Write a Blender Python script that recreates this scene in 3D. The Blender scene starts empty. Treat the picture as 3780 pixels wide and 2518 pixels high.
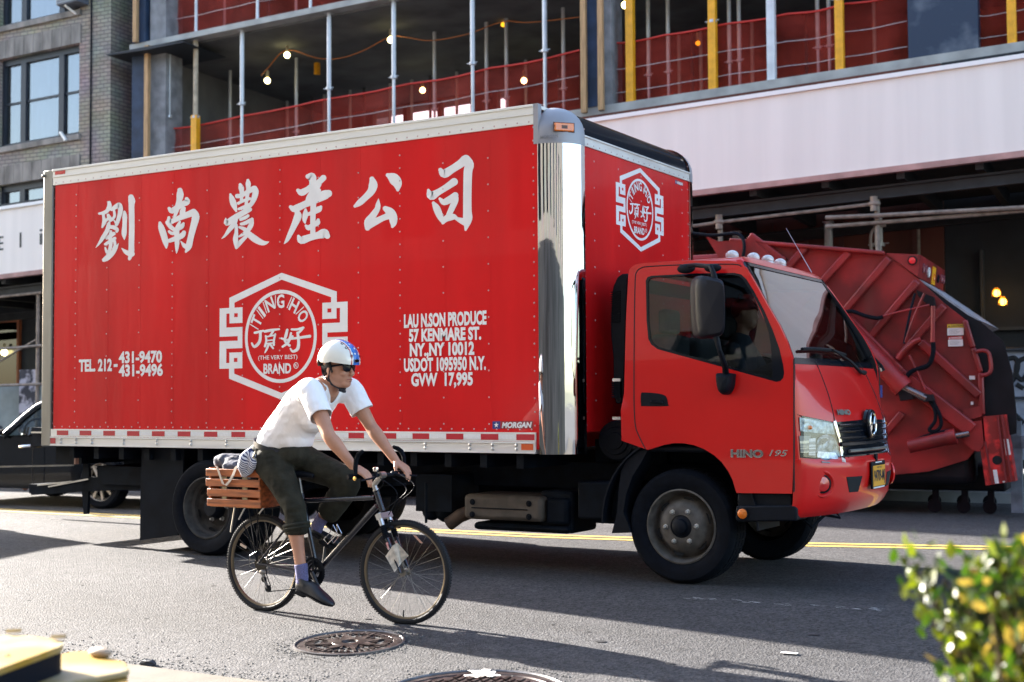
import bpy, bmesh, math, random
from math import sin, cos, pi, radians, sqrt
from mathutils import Vector as V, Matrix, geometry
sc = bpy.context.scene
COL = sc.collection
# ---------------------------------------------------------------- camera
CAM = V((5.3341, -8.5846, 1.2903)); YAW, PITCH, ROLL = -0.5388, 0.0453, -0.0059
FPX = 4990.4; PCX, PCY = 1890.0, 1259.0            # focal length and centre in photograph pixels
_f = V((sin(YAW)*cos(PITCH), cos(YAW)*cos(PITCH), sin(PITCH)))
_r0 = V((cos(YAW), -sin(YAW), 0)); _u0 = _r0.cross(_f)
_r = _r0*cos(ROLL)+_u0*sin(ROLL); _u = -_r0*sin(ROLL)+_u0*cos(ROLL)
cd = bpy.data.cameras.new('camera'); cam = bpy.data.objects.new('camera', cd); COL.objects.link(cam)
cd.sensor_width = 36; cd.lens = FPX/3780*36; cd.clip_start = .05; cd.clip_end = 2000
m3 = Matrix((_r, _u, -_f)).transposed()
cam.matrix_world = Matrix.Translation(CAM) @ m3.to_4x4()
cd.dof.use_dof = True; cd.dof.focus_distance = 9.5; cd.dof.aperture_fstop = 2.5
sc.camera = cam
# ---------------------------------------------------------------- light
SUN_TO = V((-2.5, .43, 1.0)).normalized()
w = bpy.data.worlds.new('World'); sc.world = w; w.use_nodes = True
nt = w.node_tree; bg = nt.nodes['Background']; bg.inputs[1].default_value = .10
sky = nt.nodes.new('ShaderNodeTexSky'); sky.sky_type = 'NISHITA'; sky.sun_disc = False
sky.sun_elevation = math.asin(SUN_TO.z); sky.sun_rotation = math.atan2(SUN_TO.x, SUN_TO.y)
sky.air_density = 1.0; sky.dust_density = 1.6; sky.ozone_density = 1.0
nt.links.new(sky.outputs[0], bg.inputs[0])
sl = bpy.data.lights.new('sun', 'SUN'); sl.energy = 5.0; sl.angle = radians(.5); sl.color = (1, .93, .84)
so = bpy.data.objects.new('sun', sl); COL.objects.link(so); so.location = (-30, 8, 30)
so.rotation_euler = SUN_TO.to_track_quat('Z', 'Y').to_euler()
sc.view_settings.view_transform = 'Standard'; sc.view_settings.look = 'None'
sc.view_settings.exposure = 2.8; sc.view_settings.gamma = 1
sc.cycles.use_denoising = True
sc.cycles.max_bounces = 8; sc.cycles.transparent_max_bounces = 12
R = random.Random(7)
# ---------------------------------------------------------------- where photograph points stand in the place
ZN = dict(z1=(0,0,.5357), z2=(1260,0,.5357), z3=(2520,0,.5357), z4=(0,840,.5357), z5=(1260,840,.5357), z6=(2520,840,.5357),
  z7=(0,1678,.5357), z8=(2520,1678,.5357), c1=(2240,900,.4719), c2=(2240,1400,.4719), c3=(2900,1400,.31884), g4=(3100,700,.3507),
  g5=(3200,1200,.45922), l6=(0,1400,.33156), em=(780,980,.33163), b=(740,1680,.38256), bf=(1200,1640,.43365), r3=(760,1200,.71429),
  r4=(900,1230,.36344), rw=(500,1600,.31888), y1=(0,2280,.25489), un=(1560,1650,.33985), h1=(340,700,.18692), h2=(800,640,.1913),
  h3=(1280,560,.21683), mh=(1060,2300,.4418), D=(0,0,1.60578))
def src(z, x, y):
    a = ZN[z]; return a[0]+x*a[2], a[1]+y*a[2]
def ray(z, x, y):
    px, py = src(z, x, y)
    return _r*((px-PCX)/FPX) - _u*((py-PCY)/FPX) + _f
def hit(z, x, y, ax, val):                          # on the plane axis = val
    d = ray(z, x, y); return CAM + d*((val-CAM[ax])/d[ax])
TH = .10; E1 = V((cos(TH), sin(TH), 0)); E2 = V((-sin(TH), cos(TH), 0))   # the street's own directions
TILT = .045                                         # the street falls towards the right
def uv(u, v, z): return E1*u + E2*v + V((0, 0, z))
def hv(z, x, y, v):                                 # on the vertical plane parallel to the street
    d = ray(z, x, y); return CAM + d*((v - E2.dot(CAM))/E2.dot(d))
def gz(y): return min(0.0, .05*(y+.2)) if y > -3.2 else -.15
def hg(z, x, y):
    d = ray(z, x, y); t = 3.0
    while t < 70:
        P = CAM + d*t
        if P.z <= gz(P.y): return P
        t += .004
def hsurf(z, x, y, ax, fn, start, n=25):            # on a curved panel: coordinate ax = fn(other two)
    val = start
    for _ in range(n):
        P = hit(z, x, y, ax, val); val = .5*val + .5*fn(P)
    P[ax] = fn(P); return P
# ---------------------------------------------------------------- mesh helpers
class MB:
    def __init__(s): s.v = []; s.f = []; s.m = []; s.cur = 0
    def add(s, vs, fs):
        k = len(s.v); s.v += [V(p) for p in vs]
        for f in fs: s.f.append([k+i for i in f]); s.m.append(s.cur)
        return s
    def hexa(s, p):                                 # 8 corners: bottom 0-3, top 4-7
        return s.add(p, [(3,2,1,0),(4,5,6,7),(0,1,5,4),(1,2,6,5),(2,3,7,6),(3,0,4,7)])
    def box(s, a, b):
        x0,y0,z0 = a; x1,y1,z1 = b
        return s.hexa([(x0,y0,z0),(x1,y0,z0),(x1,y1,z0),(x0,y1,z0),(x0,y0,z1),(x1,y0,z1),(x1,y1,z1),(x0,y1,z1)])
    def frame(s, o, ax, ay, az, a, b):              # box in a local frame
        p = []
        for z in (a[2], b[2]):
            for x, y in ((a[0],a[1]),(b[0],a[1]),(b[0],b[1]),(a[0],b[1])): p.append(o+ax*x+ay*y+az*z)
        return s.hexa(p)
    def beam(s, p, q, w, h, up=(0,0,1)):
        p, q = V(p), V(q); d = (q-p).normalized(); up = V(up)
        sd = d.cross(up)
        if sd.length < 1e-4: sd = d.cross(V((0,1,0)))
        sd.normalize(); uu = sd.cross(d)
        return s.frame(p, d, sd, uu, (0,-w/2,-h/2), ((q-p).length, w/2, h/2))
    def tube(s, pts, r, n=8, cap=True, ref=None, sq=None):
        pts = [V(p) for p in pts]; N = len(pts)
        rr = r if isinstance(r, (list, tuple)) else [r]*N
        k = len(s.v); prev = None
        for i in range(N):
            t = (pts[min(i+1, N-1)]-pts[max(i-1, 0)])
            t = t.normalized() if t.length > 1e-9 else V((0,0,1))
            if prev is None:
                a = V(ref) if ref is not None else (V((0,0,1)) if abs(t.z) < .9 else V((0,1,0)))
            else: a = prev
            a = (a - t*a.dot(t)); a.normalize(); b = t.cross(a); prev = a
            ri = rr[i]; ra, rb = ri if isinstance(ri, (list, tuple)) else (ri, ri)
            for j in range(n):
                an = 2*pi*j/n; s.v.append(pts[i] + a*(cos(an)*ra) + b*(sin(an)*rb))
        for i in range(N-1):
            for j in range(n):
                s.f.append([k+i*n+j, k+i*n+(j+1)%n, k+(i+1)*n+(j+1)%n, k+(i+1)*n+j]); s.m.append(s.cur)
        if cap:
            s.f.append([k+j for j in range(n)][::-1]); s.m.append(s.cur)
            s.f.append([k+(N-1)*n+j for j in range(n)]); s.m.append(s.cur)
        return s
    def ball(s, c, r, nu=12, nv=8, ax=None, half=False):
        c = V(c); r = r if isinstance(r, (list, tuple)) else (r, r, r)
        X, Y, Z = ax if ax else (V((1,0,0)), V((0,1,0)), V((0,0,1)))
        k = len(s.v); top = nv//2 if half else nv
        for i in range(top+1):
            th = pi*i/nv
            for j in range(nu):
                ph = 2*pi*j/nu
                s.v.append(c + X*(r[0]*sin(th)*cos(ph)) + Y*(r[1]*sin(th)*sin(ph)) + Z*(r[2]*cos(th)))
        for i in range(top):
            for j in range(nu):
                s.f.append([k+i*nu+j, k+(i+1)*nu+j, k+(i+1)*nu+(j+1)%nu, k+i*nu+(j+1)%nu]); s.m.append(s.cur)
        return s
    def lathe(s, o, axis, prof, n=32, ref=None, closed=False):   # prof: (radius, along axis)
        o = V(o); d = V(axis).normalized(); a = V(ref) if ref is not None else (V((0,0,1)) if abs(d.z) < .9 else V((1,0,0)))
        a = (a-d*a.dot(d)).normalized(); b = d.cross(a); k = len(s.v); N = len(prof)
        for r, h in prof:
            for j in range(n):
                an = 2*pi*j/n; s.v.append(o + d*h + a*(cos(an)*r) + b*(sin(an)*r))
        for i in range(N if closed else N-1):
            i2 = (i+1) % N
            for j in range(n):
                s.f.append([k+i*n+j, k+i*n+(j+1)%n, k+i2*n+(j+1)%n, k+i2*n+j]); s.m.append(s.cur)
        return s
    def prism(s, pts, vec):                         # planar outline pushed along vec
        pts = [V(p) for p in pts]; n = len(pts); vec = V(vec); k = len(s.v)
        tri = geometry.tessellate_polygon([pts])
        s.v += pts + [p+vec for p in pts]
        for t in tri:
            s.f.append([k+i for i in t]); s.m.append(s.cur); s.f.append([k+n+i for i in reversed(t)]); s.m.append(s.cur)
        for i in range(n):
            j = (i+1) % n; s.f.append([k+i, k+j, k+n+j, k+n+i]); s.m.append(s.cur)
        return s
    def rows(s, grid, closed=False):                # quad skin over rows of points
        k = len(s.v); n = len(grid[0])
        for r in grid: s.v += [V(p) for p in r]
        for i in range(len(grid)-1):
            for j in range(n if closed else n-1):
                s.f.append([k+i*n+j, k+i*n+(j+1)%n, k+(i+1)*n+(j+1)%n, k+(i+1)*n+j]); s.m.append(s.cur)
        return s
    def solid(s, th):                               # give an open sheet thickness along its normals
        me = bpy.data.meshes.new('t'); me.from_pydata([tuple(p) for p in s.v], [], s.f); me.update()
        bm = bmesh.new(); bm.from_mesh(me); bpy.data.meshes.remove(me)
        bmesh.ops.remove_doubles(bm, verts=bm.verts, dist=1e-5); bmesh.ops.recalc_face_normals(bm, faces=bm.faces)
        bmesh.ops.solidify(bm, geom=bm.faces[:], thickness=th)
        bm.verts.index_update(); s.v = [v.co.copy() for v in bm.verts]; s.f = [[v.index for v in f.verts] for f in bm.faces]; s.m = [s.cur]*len(s.f); bm.free(); return s
    def mesh(s, name, mats, smooth=True, angle=35):
        me = bpy.data.meshes.new(name); me.from_pydata([tuple(p) for p in s.v], [], s.f)
        mats = mats if isinstance(mats, (list, tuple)) else [mats]
        for m in mats: me.materials.append(m)
        me.polygons.foreach_set('material_index', s.m)
        bm = bmesh.new(); bm.from_mesh(me); bmesh.ops.recalc_face_normals(bm, faces=bm.faces)
        if smooth:
            ca = radians(angle)
            for f in bm.faces: f.smooth = True
            for e in bm.edges:
                if len(e.link_faces) == 2 and e.calc_face_angle(0) > ca: e.smooth = False
        bm.to_mesh(me); bm.free(); me.update(); return me
    def build(s, name, mats, parent=None, smooth=True, angle=35, bevel=0, label=None, cat=None, group=None, kind=None):
        me = s.mesh(name, mats, smooth, angle); o = bpy.data.objects.new(name, me); COL.objects.link(o)
        if parent is None:
            if s.v and kind != 'structure' and kind != 'stuff':
                lo = V((min(p[i] for p in s.v) for i in range(3))); hi = V((max(p[i] for p in s.v) for i in range(3)))
                b = V(((lo.x+hi.x)/2, (lo.y+hi.y)/2, lo.z)); me.transform(Matrix.Translation(-b)); o.location = b
        else: attach(o, parent)
        if bevel:
            md = o.modifiers.new('bevel', 'BEVEL'); md.width = bevel; md.segments = 2; md.limit_method = 'ANGLE'; md.angle_limit = radians(40)
        tag(o, label, cat, group, kind); return o
LOC = {}
def attach(o, parent):
    o.parent = parent
    o.matrix_parent_inverse = Matrix.Translation(-LOC.get(parent.name, V((0,0,0))))
def tag(o, label=None, cat=None, group=None, kind=None):
    for k, v in (('label', label), ('category', cat), ('group', group), ('kind', kind)):
        if v: o[k] = v
    return o
def thing(name, label, cat, loc=(0,0,0), group=None):
    o = bpy.data.objects.new(name, None); COL.objects.link(o); o.empty_display_size = .1
    o.location = V(loc); LOC[o.name] = V(loc); return tag(o, label, cat, group)
def dup(root, label=None, loc=None, rot=None, scale=None):
    r = root.copy(); COL.objects.link(r)
    if label: r['label'] = label
    if loc is not None: r.location = loc
    if rot is not None: r.rotation_euler = rot
    if scale is not None: r.scale = scale
    for c in root.children:
        k = c.copy(); COL.objects.link(k); k.parent = r
        for g in c.children:
            q = g.copy(); COL.objects.link(q); q.parent = k
    return r
def cdt(loops, step=None):                          # triangles of an outline with holes, in 2-D
    vs, es = [], []
    for lp in loops:
        k = len(vs); n = len(lp); vs += [V((p[0], p[1])) for p in lp]; es += [(k+i, k+(i+1) % n) for i in range(n)]
    def inside(x, y):
        c = False
        for lp in loops:
            n = len(lp)
            for i in range(n):
                (x0, y0), (x1, y1) = lp[i][:2], lp[(i+1) % n][:2]
                if (y0 > y) != (y1 > y) and x < (x1-x0)*(y-y0)/(y1-y0)+x0: c = not c
        return c
    if step:
        xs = [p[0] for p in loops[0]]; ys = [p[1] for p in loops[0]]
        x = min(xs)+step*.37
        while x < max(xs):
            y = min(ys)+step*.41
            while y < max(ys):
                if inside(x, y): vs.append(V((x, y)))
                y += step
            x += step
    r = geometry.delaunay_2d_cdt(vs, es, [], 0, 1e-5)
    ov, of = r[0], r[2]
    fs = [f for f in of if inside(sum(ov[i].x for i in f)/len(f), sum(ov[i].y for i in f)/len(f))]
    return ov, fs
def dense(lp, step, closed=True):
    out = []; n = len(lp)
    for i in range(n if closed else n-1):
        a, b = lp[i], lp[(i+1) % n]; d = math.hypot(b[0]-a[0], b[1]-a[1]); k = max(1, int(d/step))
        out += [(a[0]+(b[0]-a[0])*j/k, a[1]+(b[1]-a[1])*j/k) for j in range(k)]
    if not closed: out.append(tuple(lp[-1]))
    return out
def smooth2(lp, k=4, closed=True):                  # Catmull-Rom through the traced points
    n = len(lp); out = []
    for i in range(n if closed else n-1):
        g = (lambda j: lp[j % n]) if closed else (lambda j: lp[max(0, min(n-1, j))])
        p0, p1, p2, p3 = g(i-1), g(i), g(i+1), g(i+2)
        for s_ in range(k):
            t = s_/k
            out.append(tuple(.5*(2*b+(c-a)*t+(2*a-5*b+4*c-d)*t*t+(-a+3*b-3*c+d)*t**3) for a, b, c, d in zip(p0, p1, p2, p3)))
    if not closed: out.append(tuple(lp[-1]))
    return out
def sheet(mb, loops, fn, nrm, th=.004, off=0., step=None):
    """outline (2-D) -> panel: fn maps to the surface, nrm points outwards, th thick, off proud of the surface"""
    ov, fs = cdt(loops, step); n = len(ov); nrm = V(nrm)
    base = [fn(p.x, p.y) for p in ov]
    k = len(mb.v); mb.v += [p+nrm*off for p in base] + [p+nrm*(off-th) for p in base]
    cnt = {}
    for f in fs:
        mb.f.append([k+i for i in f]); mb.m.append(mb.cur); mb.f.append([k+n+i for i in reversed(f)]); mb.m.append(mb.cur)
        for i in range(len(f)):
            a, b = f[i], f[(i+1) % len(f)]
            if (b, a) in cnt: del cnt[(b, a)]
            else: cnt[(a, b)] = 1
    for a, b in cnt: mb.f.append([k+b, k+a, k+n+a, k+n+b]); mb.m.append(mb.cur)
    return mb
def text_tris(s, bold=0., shear=0., space=1.):
    c = bpy.data.curves.new('t', 'FONT'); c.body = s; c.size = 1; c.offset = bold; c.shear = shear; c.space_character = space; c.resolution_u = 3
    o = bpy.data.objects.new('t', c); COL.objects.link(o); dg = bpy.context.evaluated_depsgraph_get()
    me = bpy.data.meshes.new_from_object(o.evaluated_get(dg)); vs = [v.co.copy() for v in me.vertices]; fs = [list(p.vertices) for p in me.polygons]
    bpy.data.objects.remove(o); bpy.data.curves.remove(c); bpy.data.meshes.remove(me); return vs, fs
CAP = None
def text_on(mb, s, o, ux, uy, w, h, nrm, off=.003, bold=.02, shear=0., space=1.):
    """writing: baseline from o along ux for w metres, capitals h metres high along uy"""
    global CAP
    if CAP is None: CAP = max(v.y for v in text_tris('H')[0])
    vs, fs = text_tris(s, bold, shear, space)
    x0 = min(v.x for v in vs); x1 = max(v.x for v in vs)
    mb.add([o + ux*((v.x-x0)/(x1-x0)*w) + uy*(v.y/CAP*h) + V(nrm)*off for v in vs], fs)
def stroke_poly(pts):
    """one brush stroke: points (x, y, width) -> outline"""
    p = smooth2(pts, 4, closed=False) if len(pts) > 2 else pts
    L, Rr = [], []; n = len(p)
    for i in range(n):
        a, b = p[max(0, i-1)], p[min(n-1, i+1)]; dx, dy = b[0]-a[0], b[1]-a[1]; d = math.hypot(dx, dy) or 1
        nx, ny = -dy/d, dx/d; w = max(p[i][2], 2)/2
        L.append((p[i][0]+nx*w, p[i][1]+ny*w)); Rr.append((p[i][0]-nx*w, p[i][1]-ny*w))
    def cap(c, a, w, s):
        return [(c[0]+cos(a+s*t)*w, c[1]+sin(a+s*t)*w) for t in (pi/6, pi/3, pi/2, 2*pi/3, 5*pi/6)]
    return p, L, Rr
# ---------------------------------------------------------------- materials
def lin(h):
    h = h.lstrip('#'); return tuple(((c/12.92) if c <= .04045 else ((c+.055)/1.055)**2.4) for c in (int(h[i:i+2], 16)/255 for i in (0, 2, 4)))
MATS = {}
def mat(name, col, rough=.6, metal=0., var=0., vs=6., bump=0., bs=40., coat=0., spec=.5, detail=6., stretch=None, emit=None, est=0., col2=None, bdist=.01, vlo=.35, vhi=.65, rvar=0., trans=0.):
    if name in MATS: return MATS[name]
    m = bpy.data.materials.new(name); m.use_nodes = True; n = m.node_tree; b = n.nodes['Principled BSDF']
    col = lin(col) if isinstance(col, str) else col
    b.inputs['Base Color'].default_value = (*col, 1); b.inputs['Roughness'].default_value = rough; b.inputs['Metallic'].default_value = metal
    b.inputs['Coat Weight'].default_value = coat; b.inputs['Coat Roughness'].default_value = .04; b.inputs['Specular IOR Level'].default_value = spec
    tc = n.nodes.new('ShaderNodeTexCoord'); mp = n.nodes.new('ShaderNodeMapping'); n.links.new(tc.outputs['Object'], mp.inputs[0])
    if stretch: mp.inputs['Scale'].default_value = stretch
    if var or rvar:
        no = n.nodes.new('ShaderNodeTexNoise'); no.inputs['Scale'].default_value = vs; no.inputs['Detail'].default_value = detail
        n.links.new(mp.outputs[0], no.inputs[0])
        mr = n.nodes.new('ShaderNodeMapRange'); n.links.new(no.outputs[0], mr.inputs[0]); mr.inputs[1].default_value = vlo; mr.inputs[2].default_value = vhi
        if var:
            mx = n.nodes.new('ShaderNodeMix'); mx.data_type = 'RGBA'; n.links.new(mr.outputs[0], mx.inputs[0])
            c2 = (lin(col2) if isinstance(col2, str) else col2) if col2 else tuple(min(1, c*(1+var)) for c in col)
            c1 = col if col2 else tuple(c*(1-var) for c in col)
            mx.inputs[6].default_value = (*c1, 1); mx.inputs[7].default_value = (*c2, 1); n.links.new(mx.outputs[2], b.inputs['Base Color'])
        if rvar:
            r2 = n.nodes.new('ShaderNodeMapRange'); n.links.new(no.outputs[0], r2.inputs[0]); r2.inputs[1].default_value = .3; r2.inputs[2].default_value = .7
            r2.inputs[3].default_value = max(0, rough-rvar); r2.inputs[4].default_value = rough+rvar; n.links.new(r2.outputs[0], b.inputs['Roughness'])
    if bump:
        n2 = n.nodes.new('ShaderNodeTexNoise'); n2.inputs['Scale'].default_value = bs; n2.inputs['Detail'].default_value = 4
        n.links.new(mp.outputs[0], n2.inputs[0]); bp = n.nodes.new('ShaderNodeBump'); bp.inputs['Strength'].default_value = bump; bp.inputs['Distance'].default_value = bdist
        n.links.new(n2.outputs[0], bp.inputs['Height']); n.links.new(bp.outputs[0], b.inputs['Normal'])
    if emit: b.inputs['Emission Color'].default_value = (*lin(emit), 1); b.inputs['Emission Strength'].default_value = est
    if trans: b.inputs['Transmission Weight'].default_value = trans
    MATS[name] = m; return m
def glass(name, tint, refl=.12, rough=.0, mirror=0.):
    if name in MATS: return MATS[name]
    m = bpy.data.materials.new(name); m.use_nodes = True; n = m.node_tree; n.nodes.clear()
    o = n.nodes.new('ShaderNodeOutputMaterial'); t = n.nodes.new('ShaderNodeBsdfTransparent'); g = n.nodes.new('ShaderNodeBsdfGlossy')
    mx = n.nodes.new('ShaderNodeMixShader'); lw = n.nodes.new('ShaderNodeLayerWeight'); pw = n.nodes.new('ShaderNodeMath'); pw.operation = 'POWER'; pw.inputs[1].default_value = 5; fr = n.nodes.new('ShaderNodeMath'); fr.operation = 'MULTIPLY_ADD'; fr.inputs[1].default_value = .95; fr.inputs[2].default_value = .045
    ad = n.nodes.new('ShaderNodeMath'); ad.operation = 'ADD'; ad.use_clamp = True; ad.inputs[1].default_value = mirror
    n.links.new(lw.outputs['Facing'], pw.inputs[0]); n.links.new(pw.outputs[0], fr.inputs[0])
    t.inputs[0].default_value = (*tint, 1); g.inputs['Roughness'].default_value = rough
    n.links.new(fr.outputs[0], ad.inputs[0]); n.links.new(ad.outputs[0], mx.inputs[0]); n.links.new(t.outputs[0], mx.inputs[1]); n.links.new(g.outputs[0], mx.inputs[2]); n.links.new(mx.outputs[0], o.inputs[0])
    MATS[name] = m; return m
def asphalt(name, c1, c2, patch):
    m = bpy.data.materials.new(name); m.use_nodes = True; n = m.node_tree; b = n.nodes['Principled BSDF']; L = n.links.new
    tc = n.nodes.new('ShaderNodeTexCoord')
    def noise(s, d=4, st=None):
        no = n.nodes.new('ShaderNodeTexNoise'); no.inputs['Scale'].default_value = s; no.inputs['Detail'].default_value = d
        if st:
            mp = n.nodes.new('ShaderNodeMapping'); mp.inputs['Scale'].default_value = st; L(tc.outputs['Object'], mp.inputs[0]); L(mp.outputs[0], no.inputs[0])
        else: L(tc.outputs['Object'], no.inputs[0])
        return no
    vo = n.nodes.new('ShaderNodeTexVoronoi'); vo.inputs['Scale'].default_value = 68; L(tc.outputs['Object'], vo.inputs[0])
    fine = noise(150, 3); big = noise(1.1, 5, (.25, 1, 1)); mid = noise(9, 5)
    rp = n.nodes.new('ShaderNodeValToRGB'); L(vo.outputs['Color'], rp.inputs[0])
    rp.color_ramp.elements[0].color = (*c1, 1); rp.color_ramp.elements[1].color = (*c2, 1); rp.color_ramp.elements[0].position = .1; rp.color_ramp.elements[1].position = .9
    mx = n.nodes.new('ShaderNodeMix'); mx.data_type = 'RGBA'; mx.blend_type = 'MULTIPLY'; mx.inputs[0].default_value = 1
    r2 = n.nodes.new('ShaderNodeMapRange'); L(big.outputs[0], r2.inputs[0]); r2.inputs[1].default_value = .35; r2.inputs[2].default_value = .65; r2.inputs[3].default_value = 1-patch; r2.inputs[4].default_value = 1+patch
    r3 = n.nodes.new('ShaderNodeMapRange'); L(mid.outputs[0], r3.inputs[0]); r3.inputs[1].default_value = .3; r3.inputs[2].default_value = .7; r3.inputs[3].default_value = .80; r3.inputs[4].default_value = 1.16
    mu = n.nodes.new('ShaderNodeMath'); mu.operation = 'MULTIPLY'; L(r2.outputs[0], mu.inputs[0]); L(r3.outputs[0], mu.inputs[1])
    cb = n.nodes.new('ShaderNodeCombineColor'); [L(mu.outputs[0], cb.inputs[i]) for i in range(3)]
    L(rp.outputs[0], mx.inputs[6]); L(cb.outputs[0], mx.inputs[7]); L(mx.outputs[2], b.inputs['Base Color'])
    b.inputs['Roughness'].default_value = .82; b.inputs['Specular IOR Level'].default_value = .35
    ad = n.nodes.new('ShaderNodeMath'); ad.operation = 'ADD'; L(fine.outputs[0], ad.inputs[0]); L(vo.outputs['Distance'], ad.inputs[1])
    bp = n.nodes.new('ShaderNodeBump'); bp.inputs['Strength'].default_value = .85; bp.inputs['Distance'].default_value = .008; L(ad.outputs[0], bp.inputs['Height']); L(bp.outputs[0], b.inputs['Normal'])
    MATS[name] = m; return m
def brick(name, c1, c2, mort, scale):
    m = bpy.data.materials.new(name); m.use_nodes = True; n = m.node_tree; b = n.nodes['Principled BSDF']; L = n.links.new
    tc = n.nodes.new('ShaderNodeTexCoord'); sx = n.nodes.new('ShaderNodeSeparateXYZ'); L(tc.outputs['Object'], sx.inputs[0])
    cx = n.nodes.new('ShaderNodeCombineXYZ'); s = n.nodes.new('ShaderNodeMath'); s.operation = 'ADD'; L(sx.outputs[0], s.inputs[0]); L(sx.outputs[1], s.inputs[1])
    L(s.outputs[0], cx.inputs[0]); L(sx.outputs[2], cx.inputs[1])
    br = n.nodes.new('ShaderNodeTexBrick'); L(cx.outputs[0], br.inputs[0]); br.inputs['Scale'].default_value = scale
    br.inputs['Color1'].default_value = (*c1, 1); br.inputs['Color2'].default_value = (*c2, 1); br.inputs['Mortar'].default_value = (*mort, 1)
    br.inputs['Mortar Size'].default_value = .022; br.inputs['Brick Width'].default_value = .44; br.inputs['Row Height'].default_value = .16
    no = n.nodes.new('ShaderNodeTexNoise'); no.inputs['Scale'].default_value = 1.5; no.inputs['Detail'].default_value = 6; L(tc.outputs['Object'], no.inputs[0])
    mx = n.nodes.new('ShaderNodeMix'); mx.data_type = 'RGBA'; mx.blend_type = 'MULTIPLY'; mx.inputs[0].default_value = .55
    L(br.outputs[0], mx.inputs[6]); L(no.outputs[1], mx.inputs[7]); L(mx.outputs[2], b.inputs['Base Color']); b.inputs['Roughness'].default_value = .85
    bp = n.nodes.new('ShaderNodeBump'); bp.inputs['Strength'].default_value = .6; bp.inputs['Distance'].default_value = .015; bp.invert = True; L(br.outputs['Fac'], bp.inputs['Height']); L(bp.outputs[0], b.inputs['Normal'])
    MATS[name] = m; return m
def netmat(name, col, cover):
    m = bpy.data.materials.new(name); m.use_nodes = True; n = m.node_tree; b = n.nodes['Principled BSDF']; o = n.nodes['Material Output']; L = n.links.new
    b.inputs['Base Color'].default_value = (*col, 1); b.inputs['Roughness'].default_value = .8
    t = n.nodes.new('ShaderNodeBsdfTransparent'); t.inputs[0].default_value = (1, .62, .58, 1); mx = n.nodes.new('ShaderNodeMixShader')
    tc = n.nodes.new('ShaderNodeTexCoord'); no = n.nodes.new('ShaderNodeTexNoise'); no.inputs['Scale'].default_value = 1.3; no.inputs['Detail'].default_value = 5; L(tc.outputs['Object'], no.inputs[0])
    mr = n.nodes.new('ShaderNodeMapRange'); L(no.outputs[0], mr.inputs[0]); mr.inputs[1].default_value = .3; mr.inputs[2].default_value = .7; mr.inputs[3].default_value = cover-.14; mr.inputs[4].default_value = cover+.14
    L(mr.outputs[0], mx.inputs[0]); L(t.outputs[0], mx.inputs[1]); L(b.outputs[0], mx.inputs[2]); L(mx.outputs[0], o.inputs[0]); MATS[name] = m; return m
RED = mat('red_vinyl', (.60, .009, .011), .3, var=.13, vs=1.6, bump=.36, bs=1.5, coat=.16, bdist=.05, spec=.15, stretch=(1, 1, .28))
CABRED = mat('red_paint', (.60, .010, .009), .3, var=.03, vs=2, coat=.45, spec=.2)
WHITEV = mat('white_vinyl', (.74, .73, .73), .45, var=.04, vs=8)
ALU = mat('aluminium', (.66, .65, .63), .42, .35, var=.1, vs=3, stretch=(.2, 1, 4), bump=.05, bs=60, rvar=.1)
ALUW = mat('white_rail', (.72, .71, .67), .4, .1, var=.06, vs=3, stretch=(.3, 1, 3))
STEEL = mat('steel_post', (.21, .205, .19), .42, .7, var=.15, vs=4, stretch=(1, 1, .3), rvar=.12)
GREYC = mat('grey_casting', (.30, .30, .33), .42, .2, var=.05, vs=5)
CHROME = mat('chrome', (.58, .58, .59), .03, 1., bump=.12, bs=2.2, bdist=.02, stretch=(1, 1, .6))
CHR = mat('bright_chrome', (.85, .85, .86), .1, 1.)
BLK = mat('black_plastic', (.004, .006, .011), .55, var=.2, vs=20, spec=.16)
BLKG = mat('gloss_black', (.004, .006, .011), .14, spec=.28)
RUB = mat('tyre_rubber', (.003, .0045, .0085), .8, var=.25, vs=25, spec=.12, bump=.15, bs=60)
DARK = mat('chassis_black', (.003, .006, .012), .7, var=.4, vs=8, spec=.12)
DARKG = mat('dusty_black', (.0045, .0065, .011), .75, var=.3, vs=6, spec=.12)
RIMM = mat('dusty_wheel_steel', (.095, .086, .078), .65, .1, var=.3, vs=14, spec=.3)
DUST = mat('dusty_steel_cover', (.075, .060, .049), .7, .1, var=.25, vs=9, bump=.1, bs=30)
BOLT = mat('bolt_steel', (.5, .5, .5), .3, .9)
ORG = mat('amber_lens', (.75, .17, .01), .2, coat=.6)
ORR = mat('orange_reflector', (.62, .09, .015), .35)
REDL = mat('red_lens', (.55, .02, .02), .2, coat=.6)
TAPER = mat('red_tape', (.45, .012, .025), .35)
TAPEW = mat('white_tape', (.7, .7, .7), .35, var=.05, vs=60)
CLEAR = glass('clear_lens', (.95, .96, .97))
WSG = glass('windscreen_glass', (.62, .68, .68), mirror=.3)
SDG = glass('side_glass', (.58, .62, .62), mirror=-.01)
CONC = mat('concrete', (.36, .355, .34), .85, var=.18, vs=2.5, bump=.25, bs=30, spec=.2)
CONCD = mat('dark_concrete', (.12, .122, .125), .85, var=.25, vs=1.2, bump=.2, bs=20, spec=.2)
GALV = mat('galvanised_steel', (.50, .51, .54), .45, .45, var=.15, vs=12, stretch=(1, 1, .2))
YEL = mat('yellow_paint', (.80, .36, .01), .45, var=.12, vs=8)
TIMB = mat('timber', (.42, .25, .12), .7, var=.25, vs=10, stretch=(4, 4, .3))
PLY = mat('blue_formwork', (.018, .034, .07), .65, var=.3, vs=3, spec=.3)
NET = netmat('red_netting', (.42, .030, .014), .30)
WPAN = mat('white_hoarding', (.80, .735, .70), .55, var=.035, vs=2.2, stretch=(2, 2, .10), detail=3)
ASP = asphalt('asphalt', (.016, .0158, .019), (.080, .078, .081), .24)
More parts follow.
